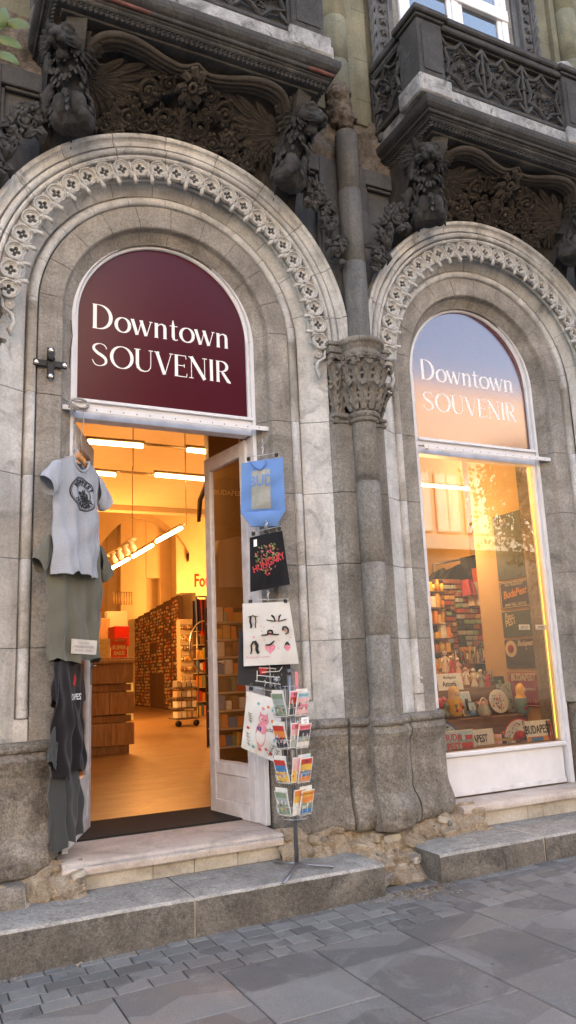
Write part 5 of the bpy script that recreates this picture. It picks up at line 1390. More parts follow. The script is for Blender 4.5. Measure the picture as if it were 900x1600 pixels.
part_plane('shop_ceiling',[(-6,.61,CE),(13,.61,CE),(13,12,CE),(-6,12,CE)],wl)
part_plane('shop_ceiling_high',[(-6,12.3,7.2),(13,12.3,7.2),(13,26,7.2),(-6,26,7.2)],wl)
mb=MB(); mb.box(-6,13,12.001,12.3,CE-.12,7.19,wl); tag(mb.build('ceiling_beam',wl),kind='structure')
part_plane('shop_wall_left',[(-5.9,.6,0),(-5.9,26,0),(-5.9,26,7.2),(-5.9,.6,7.2)],wl)
part_plane('shop_wall_right',[(12.9,.6,0),(12.9,26,0),(12.9,26,7.2),(12.9,.6,7.2)],wl)
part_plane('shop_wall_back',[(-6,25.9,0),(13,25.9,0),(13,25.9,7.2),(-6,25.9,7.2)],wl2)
mb=MB(); 
for x0,x1 in ((-6,-4.2),(-.73,.73),(4.2,13)): mb.box(x0,x1,.601,.62,.3,5.14,wl)
mb.box(-4.2,4.2,.601,.62,4.60,5.14,wl); tag(mb.build('shop_wall_front',wl),kind='structure')
def wx0(px,Y=21.5): return at(px,900,Y).x
# shallow vault with an arched edge
mb=MB()
c=at(305,870,17.5)
mb.box(at(338,0,17).x,at(338,0,17).x+6,17,17.5,FZ,7.15,wl)
A=at(330,860,16.9); 
tag(mb.build('shop_pier_right',wl),kind='structure')
def vault(x0,x1,y0,y1,z0,z1,name,n=20):
    mb=MB()
    for (dirn) in ('x',):
        mb.grid(lambda u,v: (x0+(x1-x0)*u, y0+(y1-y0)*v, z0+(z1-z0)*max(0,math.sin(PI*u))**.8),n,2,wl)
        pts=[(x0+(x1-x0)*i/n,y0,z0+(z1-z0)*max(0,math.sin(PI*i/n))**.8) for i in range(n+1)]
        mb.add(pts+[(x,y0,z1+.35) for x,y,z in pts],[(i,i+1,n+2+i,n+1+i) for i in range(n)],wl)
    tag(mb.build(name,wl),kind='structure')
CEF=7.15
vault(wx0(150),wx0(292),21.2,21.98,5.6,6.9,'vault_arch'); vault(wx0(292),wx0(400),21.2,21.98,5.3,6.9,'vault_arch_right')
# far wall with pilasters and a window recess, above the magnet wall
mb=MB()
yw=22.0
def wx(px,Y=yw): return at(px,950,Y).x
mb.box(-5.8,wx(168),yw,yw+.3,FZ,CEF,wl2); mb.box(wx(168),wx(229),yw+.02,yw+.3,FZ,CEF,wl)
mb.box(wx(183),wx(205),yw-.5,yw,FZ,CEF,wl); 
z0,z1=at(240,945,yw).z,at(240,903,yw).z
mb.box(wx(205),wx(229),yw,yw+.3,FZ,CE,wl2) if False else None
mb.box(wx(229),wx(250),yw,yw+.3,z1,CEF,wl); mb.box(wx(250),12.9,yw,yw+.3,FZ,CEF,wl); mb.box(wx(229),wx(250),yw+.31,yw+.35,FZ,CEF,wl2)
mb.box(wx(268),wx(284),yw-.6,yw-.001,FZ,CEF,wl); 
tag(mb.build('shop_wall_far',wl),kind='structure')
# red letters on the far walls
rd=plain('red_sign_letters',(.55,.02,.03),.5)
p=at(303,908,20.0); T=Matrix.Translation(p)@Matrix.Rotation(R(-6),4,'Z')@Matrix.Rotation(PI/2,4,'X')
o=btext('Found',.62,rd,None,T,'wall_letters',.02,'LEFT',sx=.62,weight=.012); tag(o,'red wall letters starting with Foun near the right door leaf','letters')
p=at(160,946,21.4); o=btext('SALE',.62,rd,None,Matrix.Translation(p)@Matrix.Rotation(PI/2,4,'X'),'wall_letters',.02,'RIGHT',weight=.01); tag(o,'red capital letters ending in E beside the olive shirt','letters')
# tube lights
tube=emis('tube_glow',(1,.80,.48),3); brass=plain('brass_track',(.40,.27,.13),.4,.5)
def tubelight(A,B,label,power=0,rad=.028,lc=None):
    mid=(A+B)/2; t=empty('tube_light',mid,label=label,cat='lamp',group='tube lights under the shop ceiling')
    d=(B-A).normalized(); MB().tube([A-mid,B-mid],rad,8,tube).build('tube',tube,t)
    MB().tube([A-mid+ZV*(.017+rad)-d*.02,B-mid+ZV*(.017+rad)+d*.02],rad*.9,6,brass).build('housing',brass,t)
    if power:
        ld=bpy.data.lights.new('tube_lamp','POINT'); ld.shadow_soft_size=.25; ld.energy=power; ld.color=lc or warm
        lo=bpy.data.objects.new('tube_lamp',ld); col.objects.link(lo); lo.parent=t; lo.location=(0,0,-.55)
def zY(px,py,Z): return atZ(px,py,Z)
PW=1.1
tubelight(zY(137,690,4.15),zY(223,697,4.15),'long tube light at the top left of the open doorway',PW)
tubelight(zY(293,703,4.15),zY(322,706,4.15),'short tube light at the top right above the open door leaf',PW)
tubelight(zY(148,739,4.15),zY(180,742,4.15),'tube light partly behind the grey shirt sleeve',PW)
tubelight(zY(243,742,4.15),zY(345,751,4.15),'long tube light in the middle of the second lamp row',PW)
zl=3.45
for (x0,y0,x1,y1,l,pw) in ((283,825,245,846,'tube light nearest the end of the slanting lamp row',PW),(238,852,208,870,'middle tube light of the slanting lamp row',PW),(201,873,172,890,'farthest tube light of the slanting lamp row by the olive sleeve',PW)):
    tubelight(zY(x0,y0,zl),zY(x1,y1,zl),l,pw*9.5)
tubelight(Vector((6.3,19.6,4.3)),Vector((7.6,19.6,4.3)),'added fill tube light deep in the shop, mostly hidden by the door leaf',120)  # added lamp, there to brighten the far wall
tubelight(zY(150,900,zl),zY(118,917,zl),'added tube light continuing the slanting row unseen behind the hanging olive shirt',90)  # added past the visible end of the row to light the far left
mb=MB()
for (x0,y0,x1,y1) in ((130,684,345,706),(140,733,345,750)): 
    a,b=zY(x0,y0,4.22),zY(x1,y1,4.22); mb.tube([a,b],.020,6,brass)
a,b=zY(290,818,zl+.08),zY(168,886,zl+.08); mb.tube([a,b],.022,6,brass)
for px_,py_ in ((291,818),(207,866)): q=zY(px_,py_,zl+.08); mb.tube([q,(q.x,q.y,CE)],.008,5,brass)
for px_,py_ in ((208,735),(320,704)): q=zY(px_,py_,4.22); mb.tube([q,(q.x,q.y,CE)],.008,5,brass)
tag(mb.build('lamp_track',brass),'thin suspended lamp tracks hanging on rods from the shop ceiling','lamp track')
# spot rail with white gear at the left
mb=MB(); a,b=zY(208,842,3.5),zY(170,868,3.5); mb.tube([a,b],.06,6,wl,flat=.4)
for k in range(4):
    q=a+(b-a)*(k+.5)/4; mb.tube([q,q-ZV*.15+Vector((.05,-.1,0))],.045,8,M['txtw'])
tag(mb.build('spotlight_rail',wl),'cream spotlight rail with small lamp heads left of the slanting tubes','lamp')
# filling lamps of the shop that hang nearer the street, hidden by the arch from the pavement
# counter of staggered boards
s=NT('reclaimed_board'); n=s.noise(2.5,7,.65,1.6,sc=(7,7,1.0)); b2=s.n('ShaderNodeTexBrick'); 
s.set(Base_Color=s.ramp(n,[(.25,(.24,.125,.055)),(.5,(.46,.27,.13)),(.75,(.60,.40,.22))]),Roughness=.55,Normal=s.bump(n,.3,.004)); bw=s.mat
c0=atZ(206,1177,FZ); c1=atZ(128,1181,FZ); Y0=c0.y; 
ztop=at(206,1030,Y0).z; H=ztop-FZ; xR=c0.x; xL=xR-2.2
ct=empty('shop_counter',(xR,Y0,FZ),label='wooden counter clad in staggered rough boards inside the door',cat='counter')
MB().box(-2.2,-.06,.06,1.0,.0,H-.05,bw).build('carcass',bw,ct)
MB().box(-2.25,.03,-.05,1.05,H-.05,H,bw,.006).build('counter_top',bw,ct)
rows=[(0,.11,.05,-.02),(.115,.40,-.02,.03),(.41,.50,.03,-.0),(.51,.80,-.02,.03),(.81,.90,.03,0),(.91,1.17,-.02,.02),(1.18,1.24,.03,0),(1.25,H-.055,-.02,.03)]
rnd=random.Random(2)
for z0,z1,y_,e in rows:
    x=-2.2
    while x<e-.05:
        w_=rnd.choice((.3,.42,.5)); x1=min(x+w_,e); 
        if e-x1<.12: x1=e
        MB().box(x+.002,x1-.002,y_+rnd.uniform(-.006,.006),.059,z0+.002,z1-.002,bw,.004).build('board',bw,ct); x=x1
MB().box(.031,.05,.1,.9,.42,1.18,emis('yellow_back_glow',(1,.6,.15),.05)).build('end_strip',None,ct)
# leaflets on the counter
def standcard(px0,px1,py0,py1,Y,mat,label,name='display_card',cat='card'):
    a,b=at(px0,py1,Y),at(px1,py1,Y); h=at(px0,py0,Y).z-at(px0,py1,Y).z
    zc=ztop
    o=MB().box(a.x,b.x,Y,Y+.01,zc+.002,zc+h,mat,.002).build(name,mat); tag(o,label,cat); return o,a.x,b.x,zc,h
yel=plain('yellow_card',(.80,.62,.25),.6); red=plain('red_card',(.72,.09,.04),.6)
o,xa,xb,zc,h=standcard(146,172,995,1029,Y0+.2,yel,'pale yellow card standing on the counter, left of the red one')
for i,tx in enumerate(('- - - - -','- - - -','- - -')): btext(tx,.05,red,o,face_y((xa+xb)/2,Y0+.197,zc+h*(.8-.25*i)),'lettering',.001)
o,xa,xb,zc,h=standcard(173,199,994,1029,Y0+.2,red,'red orange card standing on the counter beside the yellow one')
for i,tx in enumerate(('*****','SUPER','SALE')): btext(tx,.07,yel,o,face_y((xa+xb)/2,Y0+.197,zc+h*(.8-.25*i)),'lettering',.001,weight=.004)
# cash corner behind the counter
Yc=Y0+1.6
bx=lambda x0,x1,y0,y1,Y,mat,name,label,cat,d=.4: tag(MB().box(at(x0,y0,Y).x,at(x1,y0,Y).x,Y,Y+d,at((x0+x1)/2,y1,Y).z,at((x0+x1)/2,y0,Y).z,mat,.01).build(name,mat),label,cat)
bx(178,202,978,1010,Yc,plain('red_fridge',(.60,.02,.02),.3),'red_cabinet','red glossy cabinet behind the counter cards','cabinet')
bx(150,172,966,1030,Yc+.8,bw,'wooden_cabinet','plain wooden cabinet partly behind the olive shirt','cabinet')
bx(167,200,955,1030,Yc+3,wl2,'cream_partition','low cream partition behind the red cabinet','partition',.2)
mb=MB()
for i in range(5):
    q=at(178+4*i,945,Yc+3); mb.tube([q,q+Vector((0,0,.25)),q+Vector((.15,0,.25)),q+Vector((.15,0,0))],.012,4,brass)
tag(mb.build('wire_baskets',brass),'small wire racks on top of the cream partition','rack')
# magnet wall
A=at(281,1103,15.8); A.z=FZ; B=at(207,1085,22); B.z=FZ; ax=(B-A); L_=Vector((ax.x,ax.y,0)).length; dx=Vector((ax.x,ax.y,0)).normalized(); nn_=Vector((dx.y,-dx.x,0))
if nn_.dot(CAM-A)<0: nn_=-nn_
HT=at(281,930,A.y).z-FZ; ang=math.atan2(dx.y,dx.x)
dkw=plain('dark_backing',(.13,.075,.05),.7); 
mw=empty('magnet_display',(A.x,A.y,FZ),label='tall dark display wall carrying columns of small magnets',cat='display')
Tm=Matrix.Translation((A.x,A.y,FZ))@Matrix(((dx.x,nn_.x,0,0),(dx.y,nn_.y,0,0),(0,0,1,0),(0,0,0,1)))
def onwall(s_,z,l=0): return Vector((A.x,A.y,FZ))+dx*s_+nn_*l+ZV*z
npan=7; pw=L_/npan; gl=Vector((A.x,A.y,FZ)); pos=[]
for i in range(npan):
    mb=MB(); h=HT*(1-.012*i)
    a_,b_=i*pw+.03,(i+1)*pw-.03; vs=[onwall(a_,0)-gl,onwall(b_,0)-gl,onwall(b_,h)-gl,onwall(a_,h)-gl]; vs+=[v_-nn_*.12 for v_ in vs]
    mb.add(vs,[(0,1,2,3),(4,5,6,7),(0,1,5,4),(1,2,6,5),(2,3,7,6),(3,0,4,7)],dkw); mb.build('display_panel',dkw,mw)
    nx=max(3,int((pw-.1)/.14)); nzv=int((h-.1)/.10)
    for a in range(nx):
        for b in range(nzv):
            if rnd.random()<.07 or (i in (2,3) and b<nzv*.32) or (i==3 and .55*nzv<b<.63*nzv): continue
            pos.append((a_+.06+a*.14+rnd.uniform(-.02,.02),.08+b*.10+rnd.uniform(-.012,.012),i,a,b))
mc=[plain('magnet_'+k,v,.35) for k,v in dict(cream=(.62,.50,.36),brown=(.25,.13,.07),red=(.42,.08,.05),gold=(.60,.36,.12),grey=(.40,.36,.32),dark=(.10,.06,.05)).items()]
mm_=[]
for k,mt in enumerate(mc):
    me=MB().box(-.045,.045,-.012,.012,-.033,.033,mt,.006).build('fridge_magnet',mt); mm_.append(me.data); bpy.data.objects.remove(me)
pos.sort(key=lambda q:q[0]); rnd2=random.Random(8)
pn_=['nearest','second','third','fourth','fifth','sixth','farthest']; cn_=['cream','brown','red','gold','grey','dark']
def od(k): return '%d%s'%(k,'th' if 10<k%100<14 else {1:'st',2:'nd',3:'rd'}.get(k%10,'th'))
for s_,z,pi_,ca_,rb_ in pos[:290]:
    ck=rnd2.randrange(6); o=bpy.data.objects.new('fridge_magnet',mm_[ck]); col.objects.link(o); o.location=onwall(s_,z,.015); o.rotation_euler=(0,rnd2.uniform(-.15,.15),ang)
    tag(o,'%s magnet, %s row up, %s column from right, %s display panel'%(cn_[ck],od(rb_+1),od(ca_+1),pn_[pi_]),'magnet','souvenir magnets on the display wall')
mb=MB()
for s_,z,_a,_b,_c in pos[290:]:
    p=onwall(s_,z,.015); mb.T=Matrix.Translation(p)@Matrix.Rotation(ang,4,'Z'); mb.box(-.045,.045,-.012,.012,-.033,.033,rnd2.choice(mc))
mb.T=None
tag(mb.build('fridge_magnets'),'mass of small magnets filling the far panels of the display wall','magnets',kind='stuff')
# cream end cabinet, keyring stand, clothes rail, mug trolley
Yk=14.5
bx(283,306,926,1100,16.3,wl,'end_cabinet','cream cabinet end beside the magnet wall','cabinet',.6)
def stand(x0,x1,y0,y1,Y,label):
    t=empty('keyring_stand',at((x0+x1)/2,y1,Y),label=label,cat='stand'); o0=t.location.copy()
    a,b=at(x0,y0,Y),at(x1,y1,Y); w_=b.x-a.x; h=a.z-b.z
    MB().box(-w_/2,w_/2,0,.25,0,h,wl2,.01).build('panel',wl2,t)
    for r_ in range(6):
        mb=MB(); z=h*(.12+.15*r_)
        for k in range(8):
            x=-w_/2+w_*(k+.5)/8; mb.ell((x,-.05,z+rnd.uniform(-.02,.02)),(.035,.03,.05),6,rnd.choice([mc[0],mc[3],mc[4],mc[1],M['chrome']])); mb.tube([(x,0,z+.08),(x,-.06,z+.08),(x,-.05,z)],.006,4,M['chrome'])
        mb.build('keyring_row',None,t)
stand(281,304,968,1075,13.5,'keyring stand with six rows of small hanging charms')
t=empty('mug_trolley',atZ(293,1135,FZ),label='low trolley on castors stacked with boxed mugs',cat='trolley'); q=t.location
sc_=(q-CAM).length/FPX
for k in range(4):
    MB().box(-17*sc_,17*sc_,0,.5,(10+k*15)*sc_,(12+k*15)*sc_,M['steel']).build('shelf',M['steel'],t)
    for j in range(4): 
        x=(-15+8*j)*sc_; MB().box(x,x+6.5*sc_,.02,.3,(12.5+k*15)*sc_,(22+k*15)*sc_,rnd.choice([M['txtw'],mc[0],mc[4]]),.008).build('mug_box',None,t)
for j in (-1,1): MB().lathe([(.0,-.02),(.06,-.02),(.06,.02),(.0,.02)],(j*14*sc_,0,.06),10,M['blk'],axis='Y').build('castor',M['blk'],t)
# clothes rail at right with hung tops
Yr=12.5
def railset(x0,x1,y,Y,items,label):
    a,b=at(x0,y,Y),at(x1,y,Y); t=empty('clothes_rail',a,label=label,cat='clothes rail'); mb=MB(); mb.tube([(0,0,0),b-a],.02,6,M['steel'])
    for P_ in (Vector((0,0,0)),b-a): mb.tube([P_,(P_.x,P_.y,FZ-a.z)],.02,6,M['steel'])
    mb.build('rail',M['steel'],t)
    for (px_,w_,h_,c,l) in items:
        p=at(px_,y,Y); o=MB().grid(lambda u,v:(-w_/2+w_*u+(.1*w_*math.sin(u*9)*v),.05*math.sin(u*14),-.05-h_*v-.06*abs(u-.5)*(1-v)*2),12,6,c).build('hung_garment',c,loc=p); tag(o,l,'garment','garments on the shop rails')
railset(307,322,932,Yr,[(310,.30,.75,plain('navy_knit',(.02,.03,.10)),'navy garment on the rail by the right door leaf'),(316,.18,.85,plain('red_knit',(.55,.03,.01)),'red orange scarf hung beside the navy garment'),(320,.2,.6,plain('dark_knit',(.03,.02,.02)),'dark garment at the right end of the far rail')],'steel clothes rail between cream cabinet and door leaf')
# stock seen through the door leaf glass
def rack_of_goods(Y,x0,x1,y0,y1,rows_,label):
    a,b=at(x0,y1,Y),at(x1,y0,Y); t=empty('goods_shelf',(a.x,Y,a.z),label=label,cat='shelf'); w_=b.x-a.x; h=b.z-a.z
    MB().box(0,w_,.15,.2,0,h,dkw).build('back',dkw,t)
    for r_ in range(rows_):
        z=h*r_/rows_; MB().box(0,w_,-.1,.15,z,z+.02,wl2).build('shelf_board',wl2,t)
        mb=MB(); x=.03
        while x<w_-.05:
            ww=rnd.uniform(.05,.12); hh=rnd.uniform(.5,.85)*h/rows_; mb.box(x,x+ww*.9,-.08,.05,z+.021,z+.02+hh,rnd.choice([pm['red'],pm['org'],pm['yel'],pm['wht'],pm['grn'],pm['dk'],pm['blue'],mc[1],mc[3]]),.006); x+=ww
        mb.build('goods_row',None,t)
mb=MB(); mb.box(at(331,950,3.95).x,at(331,950,3.95).x+1.3,3.95,4.05,FZ,CE,plain('ochre_partition',(.26,.17,.09),.8)); tag(mb.build('shop_partition'),kind='structure')
rack_of_goods(3.6,333,398,948,1170,8,'tall goods shelf seen through the glass of the open door leaf')
def walltop(y,z,c,label,txt=None):
    t=empty('hung_sweatshirt',(y,3.85,z),(0,0,0),label,'sweatshirt','sweatshirts on the wall behind the door leaf')
    MB().grid(lambda u,v:((u-.5)*.52,.02*math.sin(u*14)-.03*math.sin(PI*u),-.62*v-.14*abs(u-.5)*(1-v)),12,8,c).build('body',c,t)
    for sg in (-1,1): MB().tube([(sg*.25,0,-.08),(sg*.36,-.01,-.32),(sg*.38,-.01,-.58)],[.07,.055,.04],7,c,flat=.5).build('sleeve',c,t)
    if txt: btext(txt,.085,pm['wht'],t,face_y(0,-.06,-.22),'lettering',.001,weight=.002)
walltop(at(372,850,3.85).x,at(372,838,3.85).z,cloth('cream_fleece',(.50,.45,.38)),'cream sweatshirt hung above the shelf behind the door glass')
walltop(at(356,790,3.85).x,at(356,745,3.85).z,cloth('brown_fleece',(.16,.12,.10)),'brown sweatshirt reading BUDAPEST hung behind the door glass','BUDAPEST')
rack_of_goods(13.2,307,326,965,1120,7,'goods shelf with coloured packs behind the trolley')
mb=MB(); p=at(320,1010,11.5)
mb.tube([p+Vector((.35*math.cos(a*PI/12),0,.55*math.sin(a*PI/12))) for a in range(24)],.025,6,M['chrome'],closed=True); tag(mb.build('steel_hoop',M['chrome']),'round chrome hoop of a display beside the door leaf edge','display')
# ---------------------------------------------------------------- shop window display
och=plain('ochre_display_wall',(.50,.36,.19),.8,var=.06,vs=4)
brn=NT('display_wood'); n=brn.noise(2,6,.6,1,sc=(1.5,9,9)); brn.set(Base_Color=brn.ramp(n,[(.3,(.16,.09,.055)),(.7,(.30,.18,.11))]),Roughness=.6); brn=brn.mat
mb=MB(); 
mb.add([(.55,3.2,.3),(5.6,3.2,.3),(5.6,3.2,5.1),(.55,3.2,5.1)],[(0,1,2,3)],och); mb.add([(.55,.62,.3),(.55,3.2,.3),(.55,3.2,5.1),(.55,.62,5.1)],[(0,1,2,3)],och)
mb.add([(5.6,.62,.3),(5.6,3.2,.3),(5.6,3.2,5.1),(5.6,.62,5.1)],[(0,1,2,3)],och)
mb.add([(.55,.61,4.55),(5.6,.61,4.55),(5.6,3.2,4.55),(.55,3.2,4.55)],[(0,1,2,3)],och)
tag(mb.build('display_room_walls',och),kind='structure')
mb=MB(); mb.box(.73,2.12,.40,.55,.60,.742,brn); mb.box(.70,5.5,.55,3.19,.41,.56,brn); tag(mb.build('window_shelf',brn),'low brown shelf right behind the white window bulkhead','shelf')
gold_=plain('doll_gold',(.62,.40,.14),.3); dblue=plain('doll_blue',(.20,.36,.42),.3)
# stepped stand
Z1=at(740,1122,.80).z; Z2=at(740,1075,1.05).z
st=empty('display_steps',(1.4,.8,.56),label='stepped brown wooden stand along the shop window',cat='stand')
MB().box(-.85,.85,0,.25,0,Z1-.56,brn,.004).build('lower_step',brn,st); MB().box(-.85,.85,.251,.62,0,Z2-.56,brn,.004).build('upper_step',brn,st)
MB().box(-.83,1.2,-.395,0,.0,.18,brn,.003).build('floor_board',brn,st)
def plate_sign(px0,py0,px1,py1,Y,base,label,draw,zb=None,name='number_plate',cat='plate',lean=.15,dz=0):
    a=at(px0,py0,Y); b=at(px1,py1,Y); w_=b.x-a.x; h=a.z-b.z
    t=empty(name,((a.x+b.x)/2,Y,b.z),(-lean,0,0),label,cat); 
    MB().box(-w_/2,w_/2,0,.004,0,h,base,.0015).build('plate',base,t); draw(t,w_,h); return t
Fy=lambda x,z,y=-.0015: face_y(x,y,z)
def strips(t,lst):
    mb=MB()
    for i,(x0,x1,z0,z1,m) in enumerate(lst): mb.box(x0,x1,-.0006-.0003*(i%3),-.0001,z0,z1,m)
    return mb.build('print',None,t)
def d1(t,w_,h):
    strips(t,[(-w_*.47,w_*.47,h*.52,h*.94,pm['sky']),(-w_*.47,w_*.47,h*.06,h*.52,pm['grey']),(w_*.05,w_*.42,h*.12,h*.42,pm['red']),(w_*.1,w_*.36,h*.42,h*.56,pm['dk']),(w_*.2,w_*.44,h*.55,h*.75,pm['red']),(-w_*.05,w_*.1,h*.5,h*.8,pm['grn'])])
    btext('BUDA',h*.42,pm['red'],t,Fy(-w_*.2,h*.68,-.002),sx=.9,weight=.002); btext('PEST',h*.42,pm['red'],t,Fy(-w_*.2,h*.27,-.002),sx=.9,weight=.002)
    for x in (.1,.35): MB().lathe([(.012,0),(0,-.002)],(w_*x,-.001,h*.14),10,pm['dk'],axis='Y').build('print_wheel',None,t)
plate_sign(694,1143,745,1173,.42,pm['wht'],'number plate reading BUDA PEST with a red car, front left of the window',d1)
def d2(t,w_,h): btext('BUDAPEST',h*.55,pm['dk'],t,Fy(-w_*.0,h*.5),sx=.66,weight=.002); strips(t,[(-w_*.49,w_*.49,h*.02,h*.07,pm['grn'])])
plate_sign(712,1143,775,1167,.50,pm['wht'],'white plate with PEST in black, behind the BUDA PEST plate',d2)
def d3(t,w_,h):
    strips(t,[(-w_*.47,w_*.47,h*.06,h*.30,pm['org']),(-w_*.35,w_*.1,h*.06,h*.26,pm['blue']),(w_*.40,w_*.47,h*.06,h*.94,pm['red']),(w_*.3,w_*.38,h*.06,h*.94,pm['dk'])])
    btext('BUDAPEST',h*.52,pm['dk'],t,Fy(-w_*.04,h*.58,-.002),sx=.62,weight=.0015)
plate_sign(822,1127,867,1158,.42,pm['wht'],'cream number plate reading BUDAPEST at the right end of the window',d3)
def d4(t,w_,h): btext('Budapest',h*.26,pm['dk'],t,Fy(0,h*.76)); btext('Astoria',h*.44,pm['dk'],t,Fy(-w_*.05,h*.36),sx=.8,weight=.001); MB().tube([(w_*.2+h*.2*math.cos(a*PI/8),-.002,h*.3+h*.24*math.sin(a*PI/8)) for a in range(16)],.0015,4,pm['grey'],closed=True).build('emblem_ring',None,t)
plate_sign(684,1053,725,1077,.86,M['txtw'],'white sign reading Budapest Astoria on the upper step',d4)
def fan(cx_,cz,Y,r,a0,a1,c1,c2,label,tilt=0):
    t=empty('hand_fan',at(cx_,cz,Y),(0,tilt,0),label,'fan'); n=18; mb=MB()
    for i in range(n):
        a,b=R(a0+(a1-a0)*i/n),R(a0+(a1-a0)*(i+1)/n); m=(a+b)/2
        q=lambda an,rr,y: (rr*math.cos(an),y,rr*math.sin(an))
        mb.add([q(a,r*.42,0),q(m,r*.42,-.006),q(m,r*.93,-.006),q(a,r*.93,0)],[(0,1,2,3)],c1); mb.add([q(m,r*.42,-.006),q(b,r*.42,0),q(b,r*.93,0),q(m,r*.93,-.006)],[(0,1,2,3)],c1)
        mb.add([q(a,r*.93,0),q(m,r*.93,-.006),q(m,r*1.02,-.006),q(a,r*.98,0)],[(0,1,2,3)],c2); mb.add([q(m,r*.93,-.006),q(b,r*.93,0),q(b,r*.98,0),q(m,r*1.02,-.006)],[(0,1,2,3)],c2)
    mb.build('leaf',c1,t); mb=MB()
    for i in range(n+1):
        a=R(a0+(a1-a0)*i/n); mb.tube([(0,-.002,0),(r*.44*math.cos(a),-.004,r*.44*math.sin(a))],.0035,4,c2)
    mb.build('ribs',c2,t); mb=MB()
    for i in range(22):
        a=R(a0+(a1-a0)*rnd.random()); rr=r*rnd.uniform(.5,.88); mb.add([(rr*math.cos(a)+.008*math.cos(k),-.0075,rr*math.sin(a)+.008*math.sin(k)*rnd.uniform(.6,1.2)) for k in range(6)],[tuple(range(6))],rnd.choice([c2,pm['dk'],pm['grn']]))
    mb.build('print',c2,t)
fan(812,1156,.46,.175,38,168,pm['wht'],pm['red'],'open red edged paper fan beside the cream BUDAPEST plate')
fan(689,1170,.62,.22,20,110,pm['sky'],plain('print_blue2',(.06,.10,.40)),'open pale blue fan at the left end of the window floor')
def lathe_thing(name,px_,pyb,Y,prof,cols_,label,cat,s_=1,group=None,extra=None):
    p=at(px_,pyb,Y); t=empty(name,p,(0,0,0),label,cat,group); n=0
    for i,((a,b),c) in enumerate(cols_): MB().lathe([(r*s_,z*s_) for r,z in prof[a:b+1]],n=16,m=c).build(('base','body','head','top')[min(i,3)],c,t)
    if extra: extra(t,s_)
    return t
dollp=[(0,0),(.026,0),(.036,.02),(.040,.05),(.036,.08),(.027,.095),(.029,.11),(.027,.13),(.016,.145),(0,.15)]
def face(t,s_):
    MB().ell((0,-.026*s_,.115*s_),(.016*s_,.010*s_,.016*s_),8,plain('doll_face',(.72,.50,.36))).build('face',None,t)
    mb=MB()
    for k in range(5): mb.ell((.02*s_*math.cos(k*1.3),-.036*s_,.045*s_+.018*s_*math.sin(k*1.3)),(.009*s_,.006*s_,.009*s_),6,[pm['red'],pm['pink'],pm['grn']][k%3])
    mb.build('flowers',None,t)

lathe_thing('nesting_doll',712,1120,.84,dollp,[((0,4),pm['yel']),((4,9),gold_)],'golden nesting doll with red flowers on the lower step','doll',1.75,'painted nesting dolls',face)
lathe_thing('nesting_doll',819,1117,.84,dollp,[((0,4),dblue),((4,9),pm['yel'])],'blue and yellow nesting doll below the tin signs','doll',1.9,'painted nesting dolls',face)
lathe_thing('nesting_doll',808,1076,1.0,dollp,[((0,4),gold_),((4,9),pm['org'])],'small faded nesting doll on the upper step near the tin signs','doll',1.3,'painted nesting dolls',face)
def plate(px_,py_,Y,r,c1,c2,label):
    t=empty('painted_plate',at(px_,py_,Y),(-.2,0,0),label,'plate','painted plates on the lower step')
    MB().lathe([(0,-.002),(r*.6,-.002),(r*.95,-.016),(r,-.014),(r*.95,.0),(0,.006)],n=28,m=c1,axis='Y').build('dish',c1,t)
    mb=MB()
    for k in range(26):
        a=rnd.random()*6.3; rr=r*rnd.uniform(.1,.85); mb.ell((rr*math.cos(a),-.012 if rr>r*.6 else -.004,rr*math.sin(a)),(.009,.002,.008),6,rnd.choice([c2,pm['grn'],pm['pink'],pm['dk']]))
    mb.build('painting',c2,t)
plate(778,1096,.86,.105,pm['wht'],pm['red'],'smaller painted plate with pink flowers on the lower step')
plate(797,1090,.95,.135,pm['grey'],pm['grn'],'larger grey green painted plate behind the pink one')
def pic(px0,py0,px1,py1,Y,cs,label,lean=.25):
    def dr(t,w_,h): strips(t,[(-w_*.42,w_*.42,h*.06,h*.4,cs[1]),(-w_*.42,w_*.42,h*.4,h*.94,cs[2]),(-w_*.1,w_*.2,h*.2,h*.7,cs[3])])
    return plate_sign(px0,py0,px1,py1,Y,cs[0],label,dr,name='framed_picture',cat='picture',lean=lean)
pic(722,1080,742,1118,.90,(pm['wht'],pm['grey'],pm['sky'],pm['dk']),'tall pale framed city picture on the lower step')
pic(733,1096,747,1118,.82,(pm['dk'],pm['blue'],pm['sky'],pm['grey']),'small dark framed picture leaning in front of the pale one')
pic(772,1057,790,1076,1.0,(pm['dk'],pm['grey'],pm['dk'],pm['grn']),'dark framed picture at the right end of the upper step',.1)
bask=[(0,0),(.03,0),(.038,.02),(.030,.05),(.024,.06)]
def hdl(t,s_): MB().tube([(.03*s_*math.cos(R(a)),0,.05*s_+.05*s_*math.sin(R(a))) for a in range(0,181,20)],.004*s_,5,pm['wht']).ell((0,0,.065*s_),(.018*s_,.018*s_,.02*s_),8,pm['rose']).build('handle',pm['wht'],t)
lathe_thing('china_basket',757,1118,.84,bask,[((0,2),pm['wht']),((2,4),pm['grey'])],'little china basket with a handle, middle of the lower step','ornament',1.5,None,hdl)
lathe_thing('china_basket',763,1118,.95,bask,[((0,2),gold_),((2,4),pm['wht'])],'small golden bowl behind the china basket','ornament',.9)
